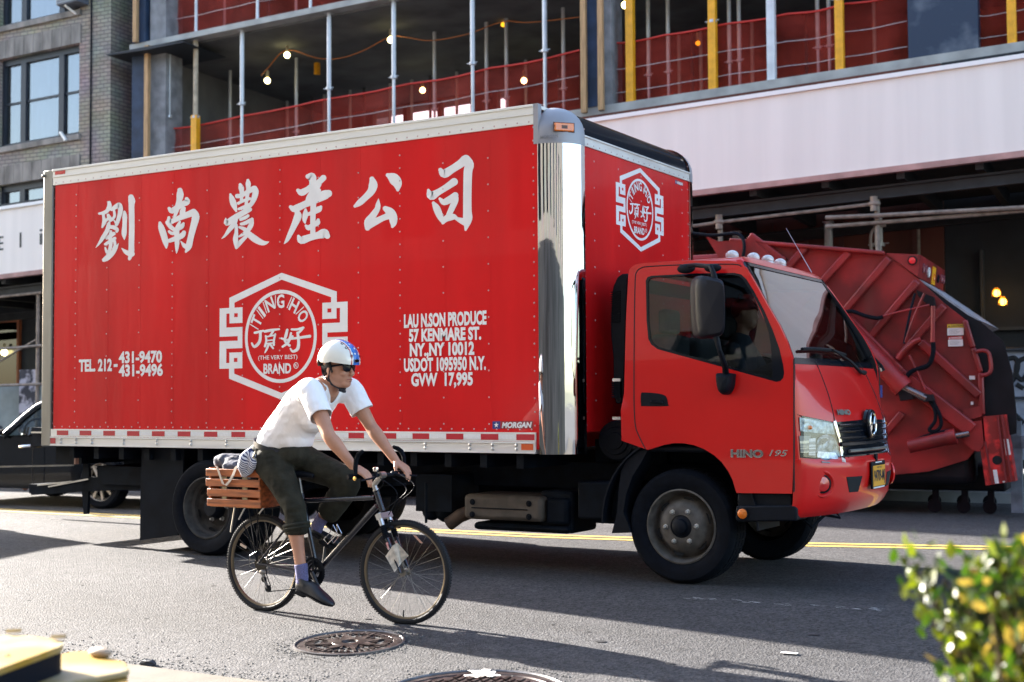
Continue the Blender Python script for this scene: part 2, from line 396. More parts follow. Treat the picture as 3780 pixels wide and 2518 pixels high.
# ---------------------------------------------------------------- road, kerbs, pavements
mb = MB()
mb.add([(-300,-300,-.42),(300,-300,-.42),(300,300,-.42),(-300,300,-.42)], [(0,1,2,3)])
mb.build('ground', mat('earth', (.1, .095, .09), .9, var=.2, vs=.5), kind='structure', smooth=False)
ys = [-3.2+.25*i for i in range(13)]+[-.2, 0, 2, 6, 9, 14]
mb = MB(); mb.rows([[(x, y, gz(y)) for x in (-60, -20, -10, -5, 0, 5, 10, 20, 40)] for y in ys])
mb.build('road', ASP, kind='structure')
CONL = mat('pale_concrete', (.13, .115, .095), .85, var=.14, vs=5, bump=.35, bs=60, spec=.2, bdist=.006)
mb = MB(); mb.rows([[(x, y, z) for x in (-60, -4, 0, 4, 40)] for y, z in ((-3.2, -.40), (-3.2, -.142), (-3.215, -.137), (-3.85, -.150))])
mb.build('gutter_pavement', CONL, kind='structure', smooth=False)
mb = MB(); mb.box((-60, -4.0, -.4), (40, -3.85, -.02)); mb.build('kerb', CONL, kind='structure', bevel=.02)
mb = MB(); mb.box((-60, -13.5, -.4), (40, -4.002, -.025)); mb.build('pavement', CONL, kind='structure')
def street_box(mb, u0, u1, v0, v1, z0, z1, tilt=True):
    t = TILT if tilt else 0
    p = []
    for z in (z0, z1):
        for u_, v_ in ((u0, v0), (u1, v0), (u1, v1), (u0, v1)): p.append(uv(u_, v_, z + t*u_))
    return mb.hexa(p)
mb = MB(); street_box(mb, -45, 30, 8.75, 8.95, -.2, .13, False); mb.build('kerb', mat('steel_kerb', (.2, .2, .2), .6, var=.2, vs=3), kind='structure')
mb = MB(); street_box(mb, -45, 30, 8.952, 13.6, -.2, .125, False); mb.build('pavement', CONCD, kind='structure')
# double yellow line, traced on the road
YL = mat('yellow_marking', (.40, .27, .05), .75, var=.3, vs=25, vlo=.2, vhi=.6)
mb = MB()
a = hg('D', 60, 1176); b_ = hg('D', 1225, 1232); c_ = hg('D', 1840, 1252); d_ = hg('D', 2354, 1262)
pl = [a+(a-b_)*1.2, a, b_, c_, d_, d_+(d_-c_)*4]
for off in (-.11, .11):
    row0, row1 = [], []
    for i, p in enumerate(pl):
        t = (pl[min(i+1, 5)]-pl[max(i-1, 0)]).normalized(); n_ = V((-t.y, t.x, 0))
        row0.append(p+n_*(off-.055)+V((0,0,.004))); row1.append(p+n_*(off+.055)+V((0,0,.004)))
    mb.rows([row0, row1])
for q in mb.v: q.z = .004
mb.build('road_marking', YL, kind='structure', smooth=False)
# worn white scuffs in the near lane
mb = MB(); SC = mat('worn_marking', (.36, .36, .36), .8, var=.3, vs=30)
for k in range(46):
    t = R.random(); p = hg('D', 1560+t*460, 1376+t*26+R.uniform(-4, 4))
    if R.random() < .6: mb.add([p+V((dx, dy, .004)) for dx, dy in ((0,0),(R.uniform(.02,.08),R.uniform(-.008,.008)),(R.uniform(.02,.07),R.uniform(.006,.016)),(0,.010))], [(0,1,2,3)])
mb.build('road_marking', SC, kind='structure', smooth=False)

# cracks and tar seams in the asphalt
mb = MB(); rc = random.Random(31)
for x, y, hd, n_ in ((-1.6,-2.35,.15,26), (1.0,-2.75,.35,22), (1.6,-2.2,-.15,24), (-.9,-2.9,.05,20), (2.4,-1.9,.1,26), (-2.6,-1.7,.1,22), (.2,-2.65,-.5,10), (1.4,-2.9,.8,9)):
    p_ = V((x, y, 0)); wv_ = []
    for k in range(n_):
        hd += rc.gauss(0, .28); wv_.append((p_.copy(), rc.uniform(.0015,.0045)*(1-abs(2*k/n_-1)*.7))); p_ += V((cos(hd), sin(hd), 0))*.055
    r0_ = [V((a.x, a.y+w_, gz(a.y+w_)+.004)) for a, w_ in wv_]; r1_ = [V((a.x, a.y-w_, gz(a.y-w_)+.004)) for a, w_ in wv_]; mb.rows([r0_, r1_])
mb.build('road_surface', mat('tar', (.008,.008,.010), .8), kind='structure', smooth=False)
# ================================================================ box truck
T = thing('box_truck', 'red box truck with white Chinese lettering driving along the street', 'truck', (-.8, 1.22, 0))
NY = V((0,-1,0)); XS = .436; RC = .244; XF = XS+RC; XR = -4.905; WB = 2.44; XI = XS-.03
ZB, ZL, ZU, ZT = .914, 1.069, 3.338, 3.487
side = lambda z_: (lambda x, y: hit(z_, x, y, 1, 0.))
def sp(z_, x, y, yy=0.): return hit(z_, x, y, 1, yy)
# cargo box body (red skin) -----------------------------------------------------------
mb = MB(); mb.box((XR+.15, 0, ZB+.03), (XS, WB, ZT-.06))
BOX = mb.build('cargo_box', RED, T, smooth=False)
def bx(name, m, bevel=0, **k): return lambda mb: mb.build(name, m, BOX, bevel=bevel, **k)
# front panel skin with rounded corners hidden under the chrome
mb = MB(); mb.box((XS+.001, RC, ZL), (XF, WB-RC, 3.19)); mb.build('front_panel', RED, BOX, smooth=False)
mb = MB(); mb.box((XR+.13, -.012, ZU), (XI, 0.05, ZU+.075)); mb.box((XR+.13, -.02, ZU+.072), (XI, .05, ZU+.083)); mb.box((XR+.13, -.016, ZU+.083), (XI, .06, ZT-.012)); mb.box((XR+.13, -.024, ZT-.02), (XI, .09, ZT))
mb.build('top_rail', ALUW, BOX, smooth=False, bevel=.003)
mb = MB(); mb.box((XR+.13, -.012, ZL-.068), (XI, .05, ZL)); mb.box((XR+.13, -.022, ZL-.082), (XI, .05, ZL-.070)); mb.box((XR+.13, -.014, ZB+.012), (XI, .05, ZL-.083)); mb.box((XR+.13, -.022, ZB), (XI, .05, ZB+.012))
mb.build('bottom_rail', ALU, BOX, smooth=False, bevel=.002)
mb = MB(); mb.box((XR, -.012, ZB-.005), (XR+.128, .1, ZT)); mb.box((XR-.01, -.03, ZT-.06), (XR+.02, .12, ZT-.035)); mb.build('rear_post', STEEL, BOX, bevel=.008)
mb = MB(); mb.box((XR, WB-.1, ZB-.005), (XR+.128, WB+.012, ZT)); mb.build('rear_post', STEEL, BOX, bevel=.008)
mb = MB(); mb.box((XR, .1, ZB), (XR+.128, WB-.1, ZB+.1)); mb.box((XR, .1, ZT-.12), (XR+.128, WB-.1, ZT)); mb.build('rear_header', STEEL, BOX, bevel=.006)
mb = MB(); mb.box((XR+.04, .1, ZB+.1), (XR+.1, WB-.1, ZT-.12)); mb.build('roller_door', ALUW, BOX)
mb = MB()
for yy in (0, WB):                                      # roof sheet and the rounded front roof edge
    pass
mb.box((XR+.1, .05, ZT-.03), (XS, WB-.05, ZT-.004)); mb.build('roof', ALUW, BOX, smooth=False)
mb = MB(); g = []
for i in range(9):
    a = pi/2*i/8; g.append([(XS+RC*sin(a)*.98, y, 3.262+.222*cos(a)) for y in (RC, WB-RC)])
mb.rows(g); mb.build('curved_roof_edge', mat('smoked_roof', (.02, .022, .03), .14, .2, spec=.7), BOX)
mb = MB(); mb.box((XF-.02, RC, 3.19), (XF+.012, WB-RC, 3.262)); mb.box((XF-.02, RC, 3.255), (XF+.02, WB-RC, 3.27)); mb.build('front_rail', ALU, BOX, bevel=.003)
for yc, sg in ((RC, -1), (WB-RC, 1)):                   # chrome corner posts and cast caps
    mb = MB(); g = []
    for z in (ZB-.004, 1.4, 1.9, 2.4, 2.9, 3.21): g.append([(XS+(RC+.008)*sin(pi/2*i/14), yc+sg*(RC+.008)*cos(pi/2*i/14), z) for i in range(15)])
    mb.rows(g).solid(-.006); mb.build('corner_post', CHROME, BOX)
    mb = MB(); g = []
    hs = [(3.19, 1), (3.262, 1)] + [(3.262+.235*sin(pi/2*k/8), cos(pi/2*k/8)) for k in range(1, 9)]
    for z, rr in hs: g.append([(XS+(RC+.016)*rr*sin(pi/2*i/14)*1.0, yc+sg*(RC+.016)*rr*cos(pi/2*i/14), z) for i in range(15)])
    mb.rows(g)
    yo = yc+sg*(RC+.016)
    mb.box((XS-.03, min(yo, yo-sg*.05), 3.19), (XS+.01, max(yo, yo-sg*.05), 3.49))
    CAPO = mb.build('corner_cap', GREYC, BOX, angle=60)
    if sg < 0:
        m2 = MB()
        c0 = hsurf('z2', 1535, 877, 1, lambda P: RC-sqrt(max(0, (RC+.016)**2-min(RC, max(0, P.x-XS))**2)), 0.)
        an = math.asin(min(.9, max(0, (c0.x-XS)/RC))); nr = V((sin(an), -cos(an), 0)); tg = V((cos(an), sin(an), 0))
        m2.frame(c0, tg, V((0,0,1)), nr, (-.075, -.03, -.01), (.075, .03, .012)); m2.build('marker_lamp', ORG, CAPO, bevel=.006)
        m2 = MB(); m2.frame(c0, tg, V((0,0,1)), nr, (-.022, -.012, .011), (.022, .012, .0145)); m2.frame(c0, tg, V((0,0,1)), nr, (-.083, -.036, -.01), (.083, .036, -.001)); m2.build('lamp_base', mat('brown_bezel', (.08, .025, .008), .4), CAPO)
        m2 = MB(); text_on(m2, 'MORGAN', V((XS+.03, -.012, 3.222)), V((1,.12,0)).normalized(), V((0,0,1)), .14, .022, (0,-1,0), .006, bold=.03); m2.build('raised_name', mat('cast_letters', (.2, .2, .22), .5), CAPO)
# rivets ---------------------------------------------------------------------------------
mb = MB()
def rivet(p, n=NY, r=.0078): 
    ax = (V((1,0,0)), V((0,0,1)), V(n)) if abs(n[1]) > .5 else (V((0,1,0)), V((0,0,1)), V(n))
    mb.ball(p, (r, r, r*.6), 6, 4, ax, True)
for i in range(12):
    x = (i-11)*.4064; d_ = .1 if i in (0, 3, 6, 9) else .2
    z = ZL+.06
    while z < ZU-.02: rivet((x, 0, z)); z += d_
x = XR+.17
while x < XI: rivet((x, 0, ZL+.022), r=.0075); rivet((x, -.012, ZU+.022), r=.007); x += .1
z = ZL+.05
while z < ZU: rivet((XI-.012, 0, z)); rivet((XR+.142, 0, z), r=.006); rivet((XF+.001, RC+.02, z), (1,0,0), .007); rivet((XF+.001, WB-RC-.02, z), (1,0,0), .007); z += .1
for y in (.42, .83, 1.24, 1.65, 2.05):
    z = 1.3
    while z < 3.18: rivet((XF, y, z), (1,0,0), .008); z += .2
for i in range(20): rivet((XF+.013, RC+.05+i*.098, 3.21), (1,0,0), .006)
mb.build('rivet', mat('rivet_grey', (.50, .34, .34), .4, .4), BOX)
mb = MB()
for i in range(13):
    for dx in ((0,) if i not in (0, 11) else (0, .2)):
        for z in (.945, .975):
            mb.ball(((i-11.4)*.4064+dx, -.015, z), (.013, .012, .013), 8, 5)
mb.build('rail_bolt', BOLT, BOX)
# reflective tape on the bottom rail
segs = [('z4', a, b, 1413) for a, b in ((400,478),(557,637),(720,800),(884,968),(1055,1142),(1232,1320),(1414,1505),(1602,1696))] + [('z5', a, b, 1445) for a, b in ((57,163),(297,385),(498,612),(730,847),(968,1088),(1213,1337))]
last = None
for z_, a, b, yy in segs:
    x0, x1 = sp(z_, a, yy).x, sp(z_, b, yy).x
    if last is not None: mw_ = MB(); mw_.box((last+.002, -.0142, 1.018), (x0-.002, -.011, 1.052)); mw_.build('white_reflective_tape', TAPEW, BOX, smooth=False)
    mr_ = MB(); mr_.box((x0, -.0146, 1.012), (x1, -.011, 1.056)); mr_.build('red_reflective_tape', TAPER, BOX, smooth=False); last = x1
mr_ = MB(); mr_.box((XR+.135, -.0172, .935), (XR+.2, -.013, .985)); mr_.build('red_reflective_tape', TAPER, BOX, smooth=False)
mb = MB(); mb.box((XI-.12, -.0175, .94), (XI-.02, -.013, .985)); mb.build('orange_reflector', ORR, BOX, smooth=False)
mb = MB(); mb.box((XR+.16, -.02, ZT-.055), (XR+.30, .0, ZT-.02)); mb.build('marker_lamp', REDL, BOX, bevel=.005)
mb = MB()
for i in range(12): x = (i-11)*.4064; mb.box((x-.021, -.0006, ZL+.001), (x+.021, .01, ZU-.001))
mb.build('panel_seam', RED, BOX, smooth=False)
# brush lettering ------------------------------------------------------------------------
BR = {'h1': [
 [(770,150,110),(785,230,140),(780,320,115),(785,700,112),(778,1100,112),(775,1230,115),(740,1370,60)], [(790,1270,110),(680,1240,90),(590,1160,20)],
 [(640,440,50),(648,520,92),(645,700,90),(635,870,100),(640,985,20)],
 [(340,260,70),(345,330,92),(300,420,80),(230,460,70),(145,475,45)], [(225,470,60),(235,560,60),(245,640,85),(205,740,40)], [(320,505,60),(350,570,92),(370,610,60)], [(235,660,60),(330,560,50)],
 [(390,395,60),(460,350,90),(540,300,90),(565,380,100),(555,480,88),(520,600,80),(490,690,70)], [(440,420,50),(450,520,55),(400,600,50)], [(440,610,25),(490,680,50)],
 [(345,655,50),(330,720,80),(300,820,85),(220,950,80),(150,1060,50),(82,1145,10)], [(330,740,60),(430,745,80),(500,790,74),(495,830,50)],
 [(290,960,60),(350,920,80),(430,870,74)], [(370,830,60),(360,950,74),(370,1050,80),(360,1150,70),(320,1280,80)], [(260,1080,50),(350,1030,74),(450,965,66)], [(445,1020,60),(455,1100,56),(420,1180,46)], [(265,1150,36),(290,1230,56)],
 [(240,1390,80),(300,1350,110),(400,1260,100),(480,1150,60),(527,1060,6)],
 [(1735,15,100),(1740,100,142),(1720,230,112),(1690,330,105),(1660,450,80),(1620,560,40)], [(1525,375,66),(1580,420,112),(1700,345,112),(1800,285,112),(1880,240,118),(1870,185,76)],
 [(1820,370,66),(1790,430,112),(1760,500,60)], [(1520,555,60),(1530,640,110),(1620,610,92),(1750,550,110),(1880,500,122),(2000,455,140)],
 [(2010,440,120),(2050,540,150),(2000,750,130),(1950,950,120),(1910,1130,120),(1855,1230,40)], [(1900,1120,110),(1830,1110,90),(1752,1015,10)],
 [(1345,660,60),(1370,750,120),(1420,900,130),(1460,1050,110),(1470,1145,40)], [(1490,650,80),(1560,740,86),(1650,790,76),(1770,730,98),(1810,670,50)],
 [(1530,830,56),(1590,868,66),(1680,840,80)], [(1540,1010,80),(1650,970,96),(1780,910,110),(1820,850,84)], [(1740,640,44),(1690,760,90),(1680,900,100),(1685,1050,95),(1680,1180,60),(1675,1260,14)]],
 'h2': [
 [(265,405,40),(290,480,100),(330,600,120),(378,730,40)], [(455,215,56),(475,280,106),(485,370,80),(478,520,60)], [(605,135,56),(610,200,102),(610,300,80),(590,450,70),(570,600,60)],
 [(400,440,86),(480,430,80),(600,360,90),(720,290,100)], [(735,290,100),(755,350,118),(735,450,112),(690,560,90),(610,660,60),(470,690,40)], [(420,580,56),(520,530,56),(640,490,56)], [(430,690,50),(540,650,70),(640,600,60)],
 [(180,875,30),(195,960,110),(300,890,110),(450,800,110),(600,720,96),(650,700,74)], [(370,900,90),(330,990,100),(250,1090,84),(170,1200,50),(106,1258,16)], [(470,890,60),(560,855,66),(612,820,56)], [(480,980,56),(560,960,74),(660,905,70)],
 [(385,1000,56),(385,1150,74),(370,1280,100),(385,1440,50)], [(685,885,60),(670,980,92),(610,1090,86),(520,1170,66),(430,1220,36)], [(440,1040,46),(540,1080,80),(620,1170,112),(730,1260,132),(850,1330,112),(930,1345,80),(1003,1325,20)], [(390,1430,56),(440,1350,90),(540,1250,70),(620,1170,60)],
 [(1760,60,90),(1830,70,170),(1850,150,140),(1830,230,90)], [(1570,330,70),(1640,370,132),(1760,310,112),(1850,240,118),(1960,180,110),(2060,90,118)], [(1960,210,130),(1890,330,130),(1790,470,120),(1740,560,60)],
 [(1430,650,70),(1510,685,138),(1700,600,130),(1900,510,150),(2080,420,180),(2160,390,140)], [(1980,330,76),(1900,420,100)],
 [(1550,740,90),(1570,830,150),(1500,1000,120),(1430,1150,100),(1360,1290,70),(1305,1358,14)], [(1870,560,112),(1862,800,105),(1858,1000,100),(1860,1190,100)], [(1720,700,46),(1718,790,108),(1700,900,80),(1710,955,36)],
 [(1740,800,60),(1880,750,88),(1980,690,118),(2015,650,60)], [(1725,1010,46),(1780,1050,108),(1880,1000,90),(1950,950,108),(1965,900,60)], [(1585,1215,56),(1640,1290,150),(1800,1240,132),(1950,1200,132),(2080,1165,190),(2140,1210,110)]],
 'h3': [
 [(430,465,84),(450,560,150),(420,670,132),(320,780,110),(220,870,104),(140,930,50)], [(700,400,70),(790,450,180),(860,540,170),(870,650,56)], [(542,805,12),(535,900,80),(520,980,95),(440,1100,120),(370,1200,140),(355,1300,90)],
 [(370,1280,90),(500,1190,112),(620,1130,100),(720,1090,120)], [(660,970,90),(740,1030,150),(790,1120,150),(795,1220,115),(780,1275,50)],
 [(1595,310,70),(1660,375,148),(1800,295,130),(1940,205,140),(2010,140,150)], [(2030,130,150),(2088,220,156),(2065,350,148),(2055,700,142),(2055,1000,145),(2060,1150,155),(2025,1330,40)], [(2040,1200,150),(1950,1175,100),(1850,1130,50)],
 [(1392,655,46),(1440,750,150),(1560,690,110),(1700,605,110),(1830,515,130)], [(1480,875,56),(1530,960,120),(1590,1100,112),(1645,1205,60)], [(1590,805,50),(1660,860,108),(1780,800,120),(1850,745,110)], [(1840,760,120),(1850,830,110),(1800,950,104),(1740,1080,90)], [(1640,1215,50),(1700,1140,110),(1810,1110,108),(1870,1130,60)]],
 'em': [
 [(485,750,26),(540,738,28),(582,727,20)], [(548,735,30),(545,820,32),(525,870,34),(480,905,30),(452,866,20)], [(598,735,30),(660,722,30),(757,710,20)], [(690,735,26),(655,785,22)],
 [(608,785,20),(615,840,24),(600,900,26)], [(715,765,20),(700,830,24),(698,885,26)], [(615,795,16),(710,775,18)], [(615,838,14),(705,828,14)], [(610,872,16),(705,862,16)], [(640,885,24),(622,930,24),(600,972,12)], [(660,880,24),(692,922,22)],
 [(850,718,28),(835,780,34),(822,840,24),(875,892,28)], [(888,755,24),(860,850,30),(795,905,24)], [(782,812,22),(850,830,24),(905,790,26)],
 [(895,712,22),(960,712,26),(1025,694,28)], [(1022,696,26),(1000,725,26),(965,755,26)], [(962,750,28),(975,850,34),(962,930,36),(910,957,28),(882,925,16)], [(880,818,24),(980,805,28),(1098,788,34)]]}
def brush(mb, z_, strokes, mapfn, nrm, off0):
    for k, s in enumerate(strokes):
        p, L, Rr = stroke_poly(s); off = V(nrm)*(off0+.00035*(k % 12))
        P3 = lambda q: mapfn(q[0], q[1]) + off
        n = len(p); vs = [P3(q) for q in L] + [P3(q) for q in Rr]
        mb.add(vs, [(i, i+1, n+i+1, n+i) for i in range(n-1)])
        for c, q, sgn in ((p[0], p[1], -1), (p[-1], p[-2], -1)):
            a = math.atan2(c[1]-q[1], c[0]-q[0]); w = max(c[2], 2)/2
            fan = [(c[0]+cos(a+t*pi/12)*w, c[1]+sin(a+t*pi/12)*w) for t in range(-6, 7)]
            mb.add([P3(q2) for q2 in fan], [list(range(len(fan)))])
for z_, cut in (('h1', 1000), ('h2', 1180), ('h3', 1100)):
    for sd_ in (0, 1):
        mb = MB(); brush(mb, z_, [s for s in BR[z_] if (sum(q[0] for q in s)/len(s) > cut) == bool(sd_)], lambda x, y, z_=z_: sp(z_, x, y), NY, .0012)
        mb.build('chinese_character', WHITEV, BOX, smooth=False)
# the emblem, built once in its own plane (metres from its centre) and laid on the side and on the front
EC = V((sp('em', 783, 790).x, 0, (sp('em', 783, 82).z+sp('em', 780, 1495).z)/2))
def em2(x, y): p = sp('em', x, y); return (p.x-EC.x, p.z-EC.z)
def emblem(parent, fn, nrm, extra=1.0):
    mb = MB(); add = lambda lp: sheet(mb, lp, fn, nrm, .001, .0016)
    hex_o = [em2(783,82), None, None, em2(780,1495)]; 
    ox = -em2(200,790)[0]; ix = -em2(257,790)[0]; zt = em2(783,82)[1]; zti = em2(783,158)[1]; zb_, zbi = em2(780,1495)[1], em2(780,1420)[1]
    zl, zli, zll, zlli = em2(200,362)[1], em2(257,415)[1], em2(202,1260)[1], em2(257,1205)[1]
    z1 = em2(220,472)[1]; z2 = em2(220,1148)[1]
    add([[(0,zt),(ox,zl),(ox,z1),(ix,z1),(ix,zli),(0,zti),(-ix,zli),(-ix,z1),(-ox,z1),(-ox,zl)]])
    add([[(0,zb_),(ox,zll),(ox,z2),(ix,z2),(ix,zlli),(0,zbi),(-ix,zlli),(-ix,z2),(-ox,z2),(-ox,zll)]])
    for x0,x1,y0,y1 in ((93,347,472,535),(93,168,535,690),(203,255,535,645),(295,347,535,645),(255,295,578,645),(93,347,690,790),(295,347,790,840),(93,347,840,925),(93,168,925,1085),(203,347,970,1032),(203,253,1032,1085),(293,347,1032,1085),(253,293,1076,1085),(93,347,1085,1148)):
        a, b = em2(x0, 790)[0], em2(x1, 790)[0]; c, d = em2(220, y0)[1], em2(220, y1)[1]
        add([[(a,c),(b,c),(b,d),(a,d)]]); add([[(-a,c),(-b,c),(-b,d),(-a,d)]])
    rx = (em2(1175,790)[0]-em2(375,790)[0])/2; rz = (em2(775,272)[1]-em2(775,1308)[1])/2; w_ = .030
    cz = (em2(775,272)[1]+em2(775,1308)[1])/2; cx = (em2(1175,790)[0]+em2(375,790)[0])/2
    N = 64; add([[(cx+cos(2*pi*i/N)*rx, cz+sin(2*pi*i/N)*rz) for i in range(N)], [(cx+cos(2*pi*i/N)*(rx-w_), cz+sin(2*pi*i/N)*(rz-w_)) for i in range(N)]])
    mb.build('emblem', WHITEV, parent, smooth=False)
    mb = MB(); O = fn(0, 0); ux = (fn(1,0)-O); uz = (fn(0,1)-O); UX, UZ = ux, uz
    brush(mb, 'em', BR['em'], lambda x, y: fn(*em2(x, y)), nrm, .0012)
    def txt(s, x0, x1, yb, yt, bold=.03):
        a = em2(x0, yb); b = em2(x1, yb); t = em2((x0+x1)/2, yt)
        text_on(mb, s, fn(*a), UX, UZ, b[0]-a[0], t[1]-a[1], nrm, .0022, bold)
    txt('(THE VERY BEST)', 524, 960, 1050, 1000, .012); txt('BRAND', 582, 890, 1203, 1096, .035); txt('R', 930, 956, 1130, 1098, .01)
    c_ = em2(944, 1114); sheet(mb, [[(c_[0]+cos(i*pi/10)*.026, c_[1]+sin(i*pi/10)*.026) for i in range(20)], [(c_[0]+cos(i*pi/10)*.02, c_[1]+sin(i*pi/10)*.02) for i in range(20)]], fn, nrm, .001, .0022)
    # arched TING HO, every letter with a thin outline stroke beside its thick one
    for k_, (s, deg, wd) in enumerate((('T', 63, .078), ('I', 43.5, .026), ('N', 23.5, .088), ('G', 0, .080), ('H', -30, .082), ('O', -56, .084))):
        a = radians(deg); up = V((-sin(a), cos(a))); rt = V((cos(a), sin(a))); rad = .238; dz = V(nrm)*(.0007*k_)
        o2 = V((cx, cz)) + up*rad - rt*wd*.42
        U3 = UX*rt.x+UZ*rt.y; W3 = UX*up.x+UZ*up.y
        text_on(mb, s, fn(o2.x, o2.y)+dz, U3, W3, wd, .104, nrm, .0022, .025)
        q = o2 - rt*.020; sheet(mb, [[tuple(q), tuple(q+rt*.008), tuple(q+rt*.008+up*.104), tuple(q+up*.104)]], lambda x, z: fn(x, z)+dz, nrm, .0004, .0024)
    mb.build('emblem_writing', WHITEV, parent, smooth=False)
emblem(BOX, lambda x, z: V((EC.x+x, 0, EC.z+z)), (0,-1,0))
FS = .645; FE = V((XF, 1.225, 2.83))
emblem([o for o in BOX.children if o.name.startswith('front_panel')][0] if False else BOX, lambda x, z: FE+V((0, x*FS, z*FS)), (1,0,0))
def side_text(mb, s, z_, lb, rb, lt, bold=.03, off=.003, shear=0.):
    a, b, t = sp(z_, *lb), sp(z_, *rb), sp(z_, *lt); ux = (b-a); w_ = ux.length; ux.normalize()
    text_on(mb, s, a, ux, V((0,0,1)), w_, t.z-a.z, NY, off, bold, shear)
mb = MB(); side_text(mb, 'TEL. 212', 'z4', (545,990), (773,985), (545,915), .042); mb.build('lettering', WHITEV, BOX, smooth=False)
mb = MB(); side_text(mb, '-', 'z4', (785,975), (812,973), (785,905), .05); mb.build('lettering', WHITEV, BOX, smooth=False)
mb = MB(); side_text(mb, '431-9470', 'z4', (820,932), (1118,926), (820,860), .04); mb.build('lettering', WHITEV, BOX, smooth=False)
mb = MB(); side_text(mb, '431-9496', 'z4', (820,1023), (1124,1018), (820,950), .04); mb.build('lettering', WHITEV, BOX, smooth=False)
mb = MB(); side_text(mb, 'LAU N.SON PRODUCE', 'z5', (433,688), (1002,663), (433,605), .045); mb.build('lettering', WHITEV, BOX, smooth=False)
mb = MB(); side_text(mb, '57 KENMARE ST.', 'z5', (467,784), (965,768), (467,706), .045); mb.build('lettering', WHITEV, BOX, smooth=False)
mb = MB(); side_text(mb, 'NY.,NY 10012', 'z5', (473,884), (918,872), (473,805), .045); mb.build('lettering', WHITEV, BOX, smooth=False)
mb = MB(); side_text(mb, 'USDOT 1095950 N.Y.', 'z5', (433,990), (998,976), (433,908), .042); mb.build('lettering', WHITEV, BOX, smooth=False)
mb = MB(); side_text(mb, 'GVW  17,995', 'z5', (483,1090), (908,1083), (483,1010), .042); mb.build('lettering', WHITEV, BOX, smooth=False)
def badge(z_, a, b, c, plane, nrm, name='maker_badge', s='MORGAN'):
    mb = MB(); P = lambda x, y: plane(z_, x, y); n_ = V(nrm)
    x0, x1, y0, y1 = a[0], b[0], a[1], c[1]
    lerp = lambda t, q: P(x0+(x1-x0)*t, a[1]+(b[1]-a[1])*t+(c[1]-a[1])*q)
    def quad(t0, t1, q0, q1, o, k):
        mb.cur = k; vs = [lerp(t0,q0), lerp(t1,q0), lerp(t1,q1), lerp(t0,q1)]; mb.add([v+n_*o for v in vs]+[v+n_*(o-.001) for v in vs], [(0,1,2,3),(7,6,5,4),(0,4,5,1),(1,5,6,2),(2,6,7,3),(3,7,4,0)])
    quad(0, .19, 0, 1, .0012, 0); quad(.2, 1, 0, 1, .0012, 1)
    mb.cur = 2; ux = (lerp(1,0)-lerp(0,0)); W = ux.length; ux.normalize(); uz = (lerp(0,0)-lerp(0,1)); H = uz.length; uz.normalize()
    text_on(mb, s, lerp(.23,.85), ux, uz, W*.74, H*.66, n_, .003, .05, .2)
    cc = lerp(.095,.5); mb.add([cc+n_*.002]+[cc+n_*.002+(ux*sin(k*pi/5)+uz*cos(k*pi/5))*(H*.38 if k % 2 == 0 else H*.16) for k in range(10)], [(0, 1+k, 1+(k+1) % 10) for k in range(10)])
    mb.build(name, [mat('badge_blue', (.012, .03, .18), .4), mat('badge_red', (.25, .01, .015), .4), WHITEV], BOX, smooth=False)
badge('z5', (1042,1335), (1322,1332), (1042,1388), sp, NY)
badge('z2', (2300,1240), (2352,1258), (2300,1266), lambda z_, x, y: hit(z_, x, y, 0, XF), (1,0,0))
# underside ------------------------------------------------------------------------------
mb = MB()
for y in (.72, 1.66): mb.box((-4.6, y, .62), (2.2, y+.07, .82))
for i in range(16): mb.box((-4.6+i*.32, .06, .80), (-4.54+i*.32, 2.38, .90))
for x in (-4.4, -3.6, -2.0, -1.2, -.2, .6, 1.9): mb.box((x, .75, .66), (x+.1, 1.7, .78))
mb.tube([(-2.86, .45, .41), (-2.86, 2.0, .41)], .075, 12); mb.ball((-2.86, 1.22, .41), (.22, .2, .2)); mb.tube([(-2.7, 1.22, .45), (.9, 1.22, .66)], .05, 10)
for y in (.62, 1.82):
    mb.tube([(-3.55, y, .60), (-3.2, y, .50), (-2.86, y, .46), (-2.5, y, .50), (-2.15, y, .6)], .045, 8); mb.tube([(.75, y, .60), (1.1, y, .47), (1.42, y, .43), (1.8, y, .50), (2.1, y, .6)], .04, 8)
mb.tube([(1.42, .45, .40), (1.42, 2.0, .40)], .06, 10)
mb.box((.5, .75, .55), (1.1, 1.7, 1.0)); mb.box((1.0, .8, .5), (2.2, 1.65, 1.0))
FRM = mb.build('chassis', DARK, T)
mb = MB()
a, b = hit('un', 440, 525, 1, .3), hit('un', 1290, 830, 1, .3)
mb.box((a.x, .3, b.z+.005), (b.x, .75, a.z+.012)); mb.build('exhaust_filter_cover', DUST, T, bevel=.035)
EX = [o for o in T.children if o.name.startswith('exhaust_filter_cover')][0]
mb = MB(); mb.box((a.x+.08, .293, (a.z+b.z)/2-.002), (b.x-.12, .302, (a.z+b.z)/2+.006)); mb.build('seam', DARKG, EX)
for (x, y) in ((543,597),(1155,617),(540,733),(1155,760)):
    p = hit('un', x, y, 1, .3); mb = MB(); mb.lathe(p, (0,-1,0), [(.024, 0), (.024, .004), (.013, .006), (.013, .016), (0, .017)], 14); mb.build('cover_bolt', DARKG, EX)
mb = MB(); mb.box((b.x+.01, .34, b.z-.01), (b.x+.2, .8, a.z)); mb.box((-.38, .36, .30), (.47, .8, .36)); mb.box((.2, .4, .3), (.49, .8, .62)); mb.build('exhaust_filter', DARK, T, bevel=.05)
mb = MB(); mb.tube([(-.42, .42, .44), (-.52, .40, .40), (-.62, .38, .33)], .055, 12); mb.build('exhaust_pipe', mat('rusty_pipe', (.06, .035, .022), .75, var=.4, vs=12), T)
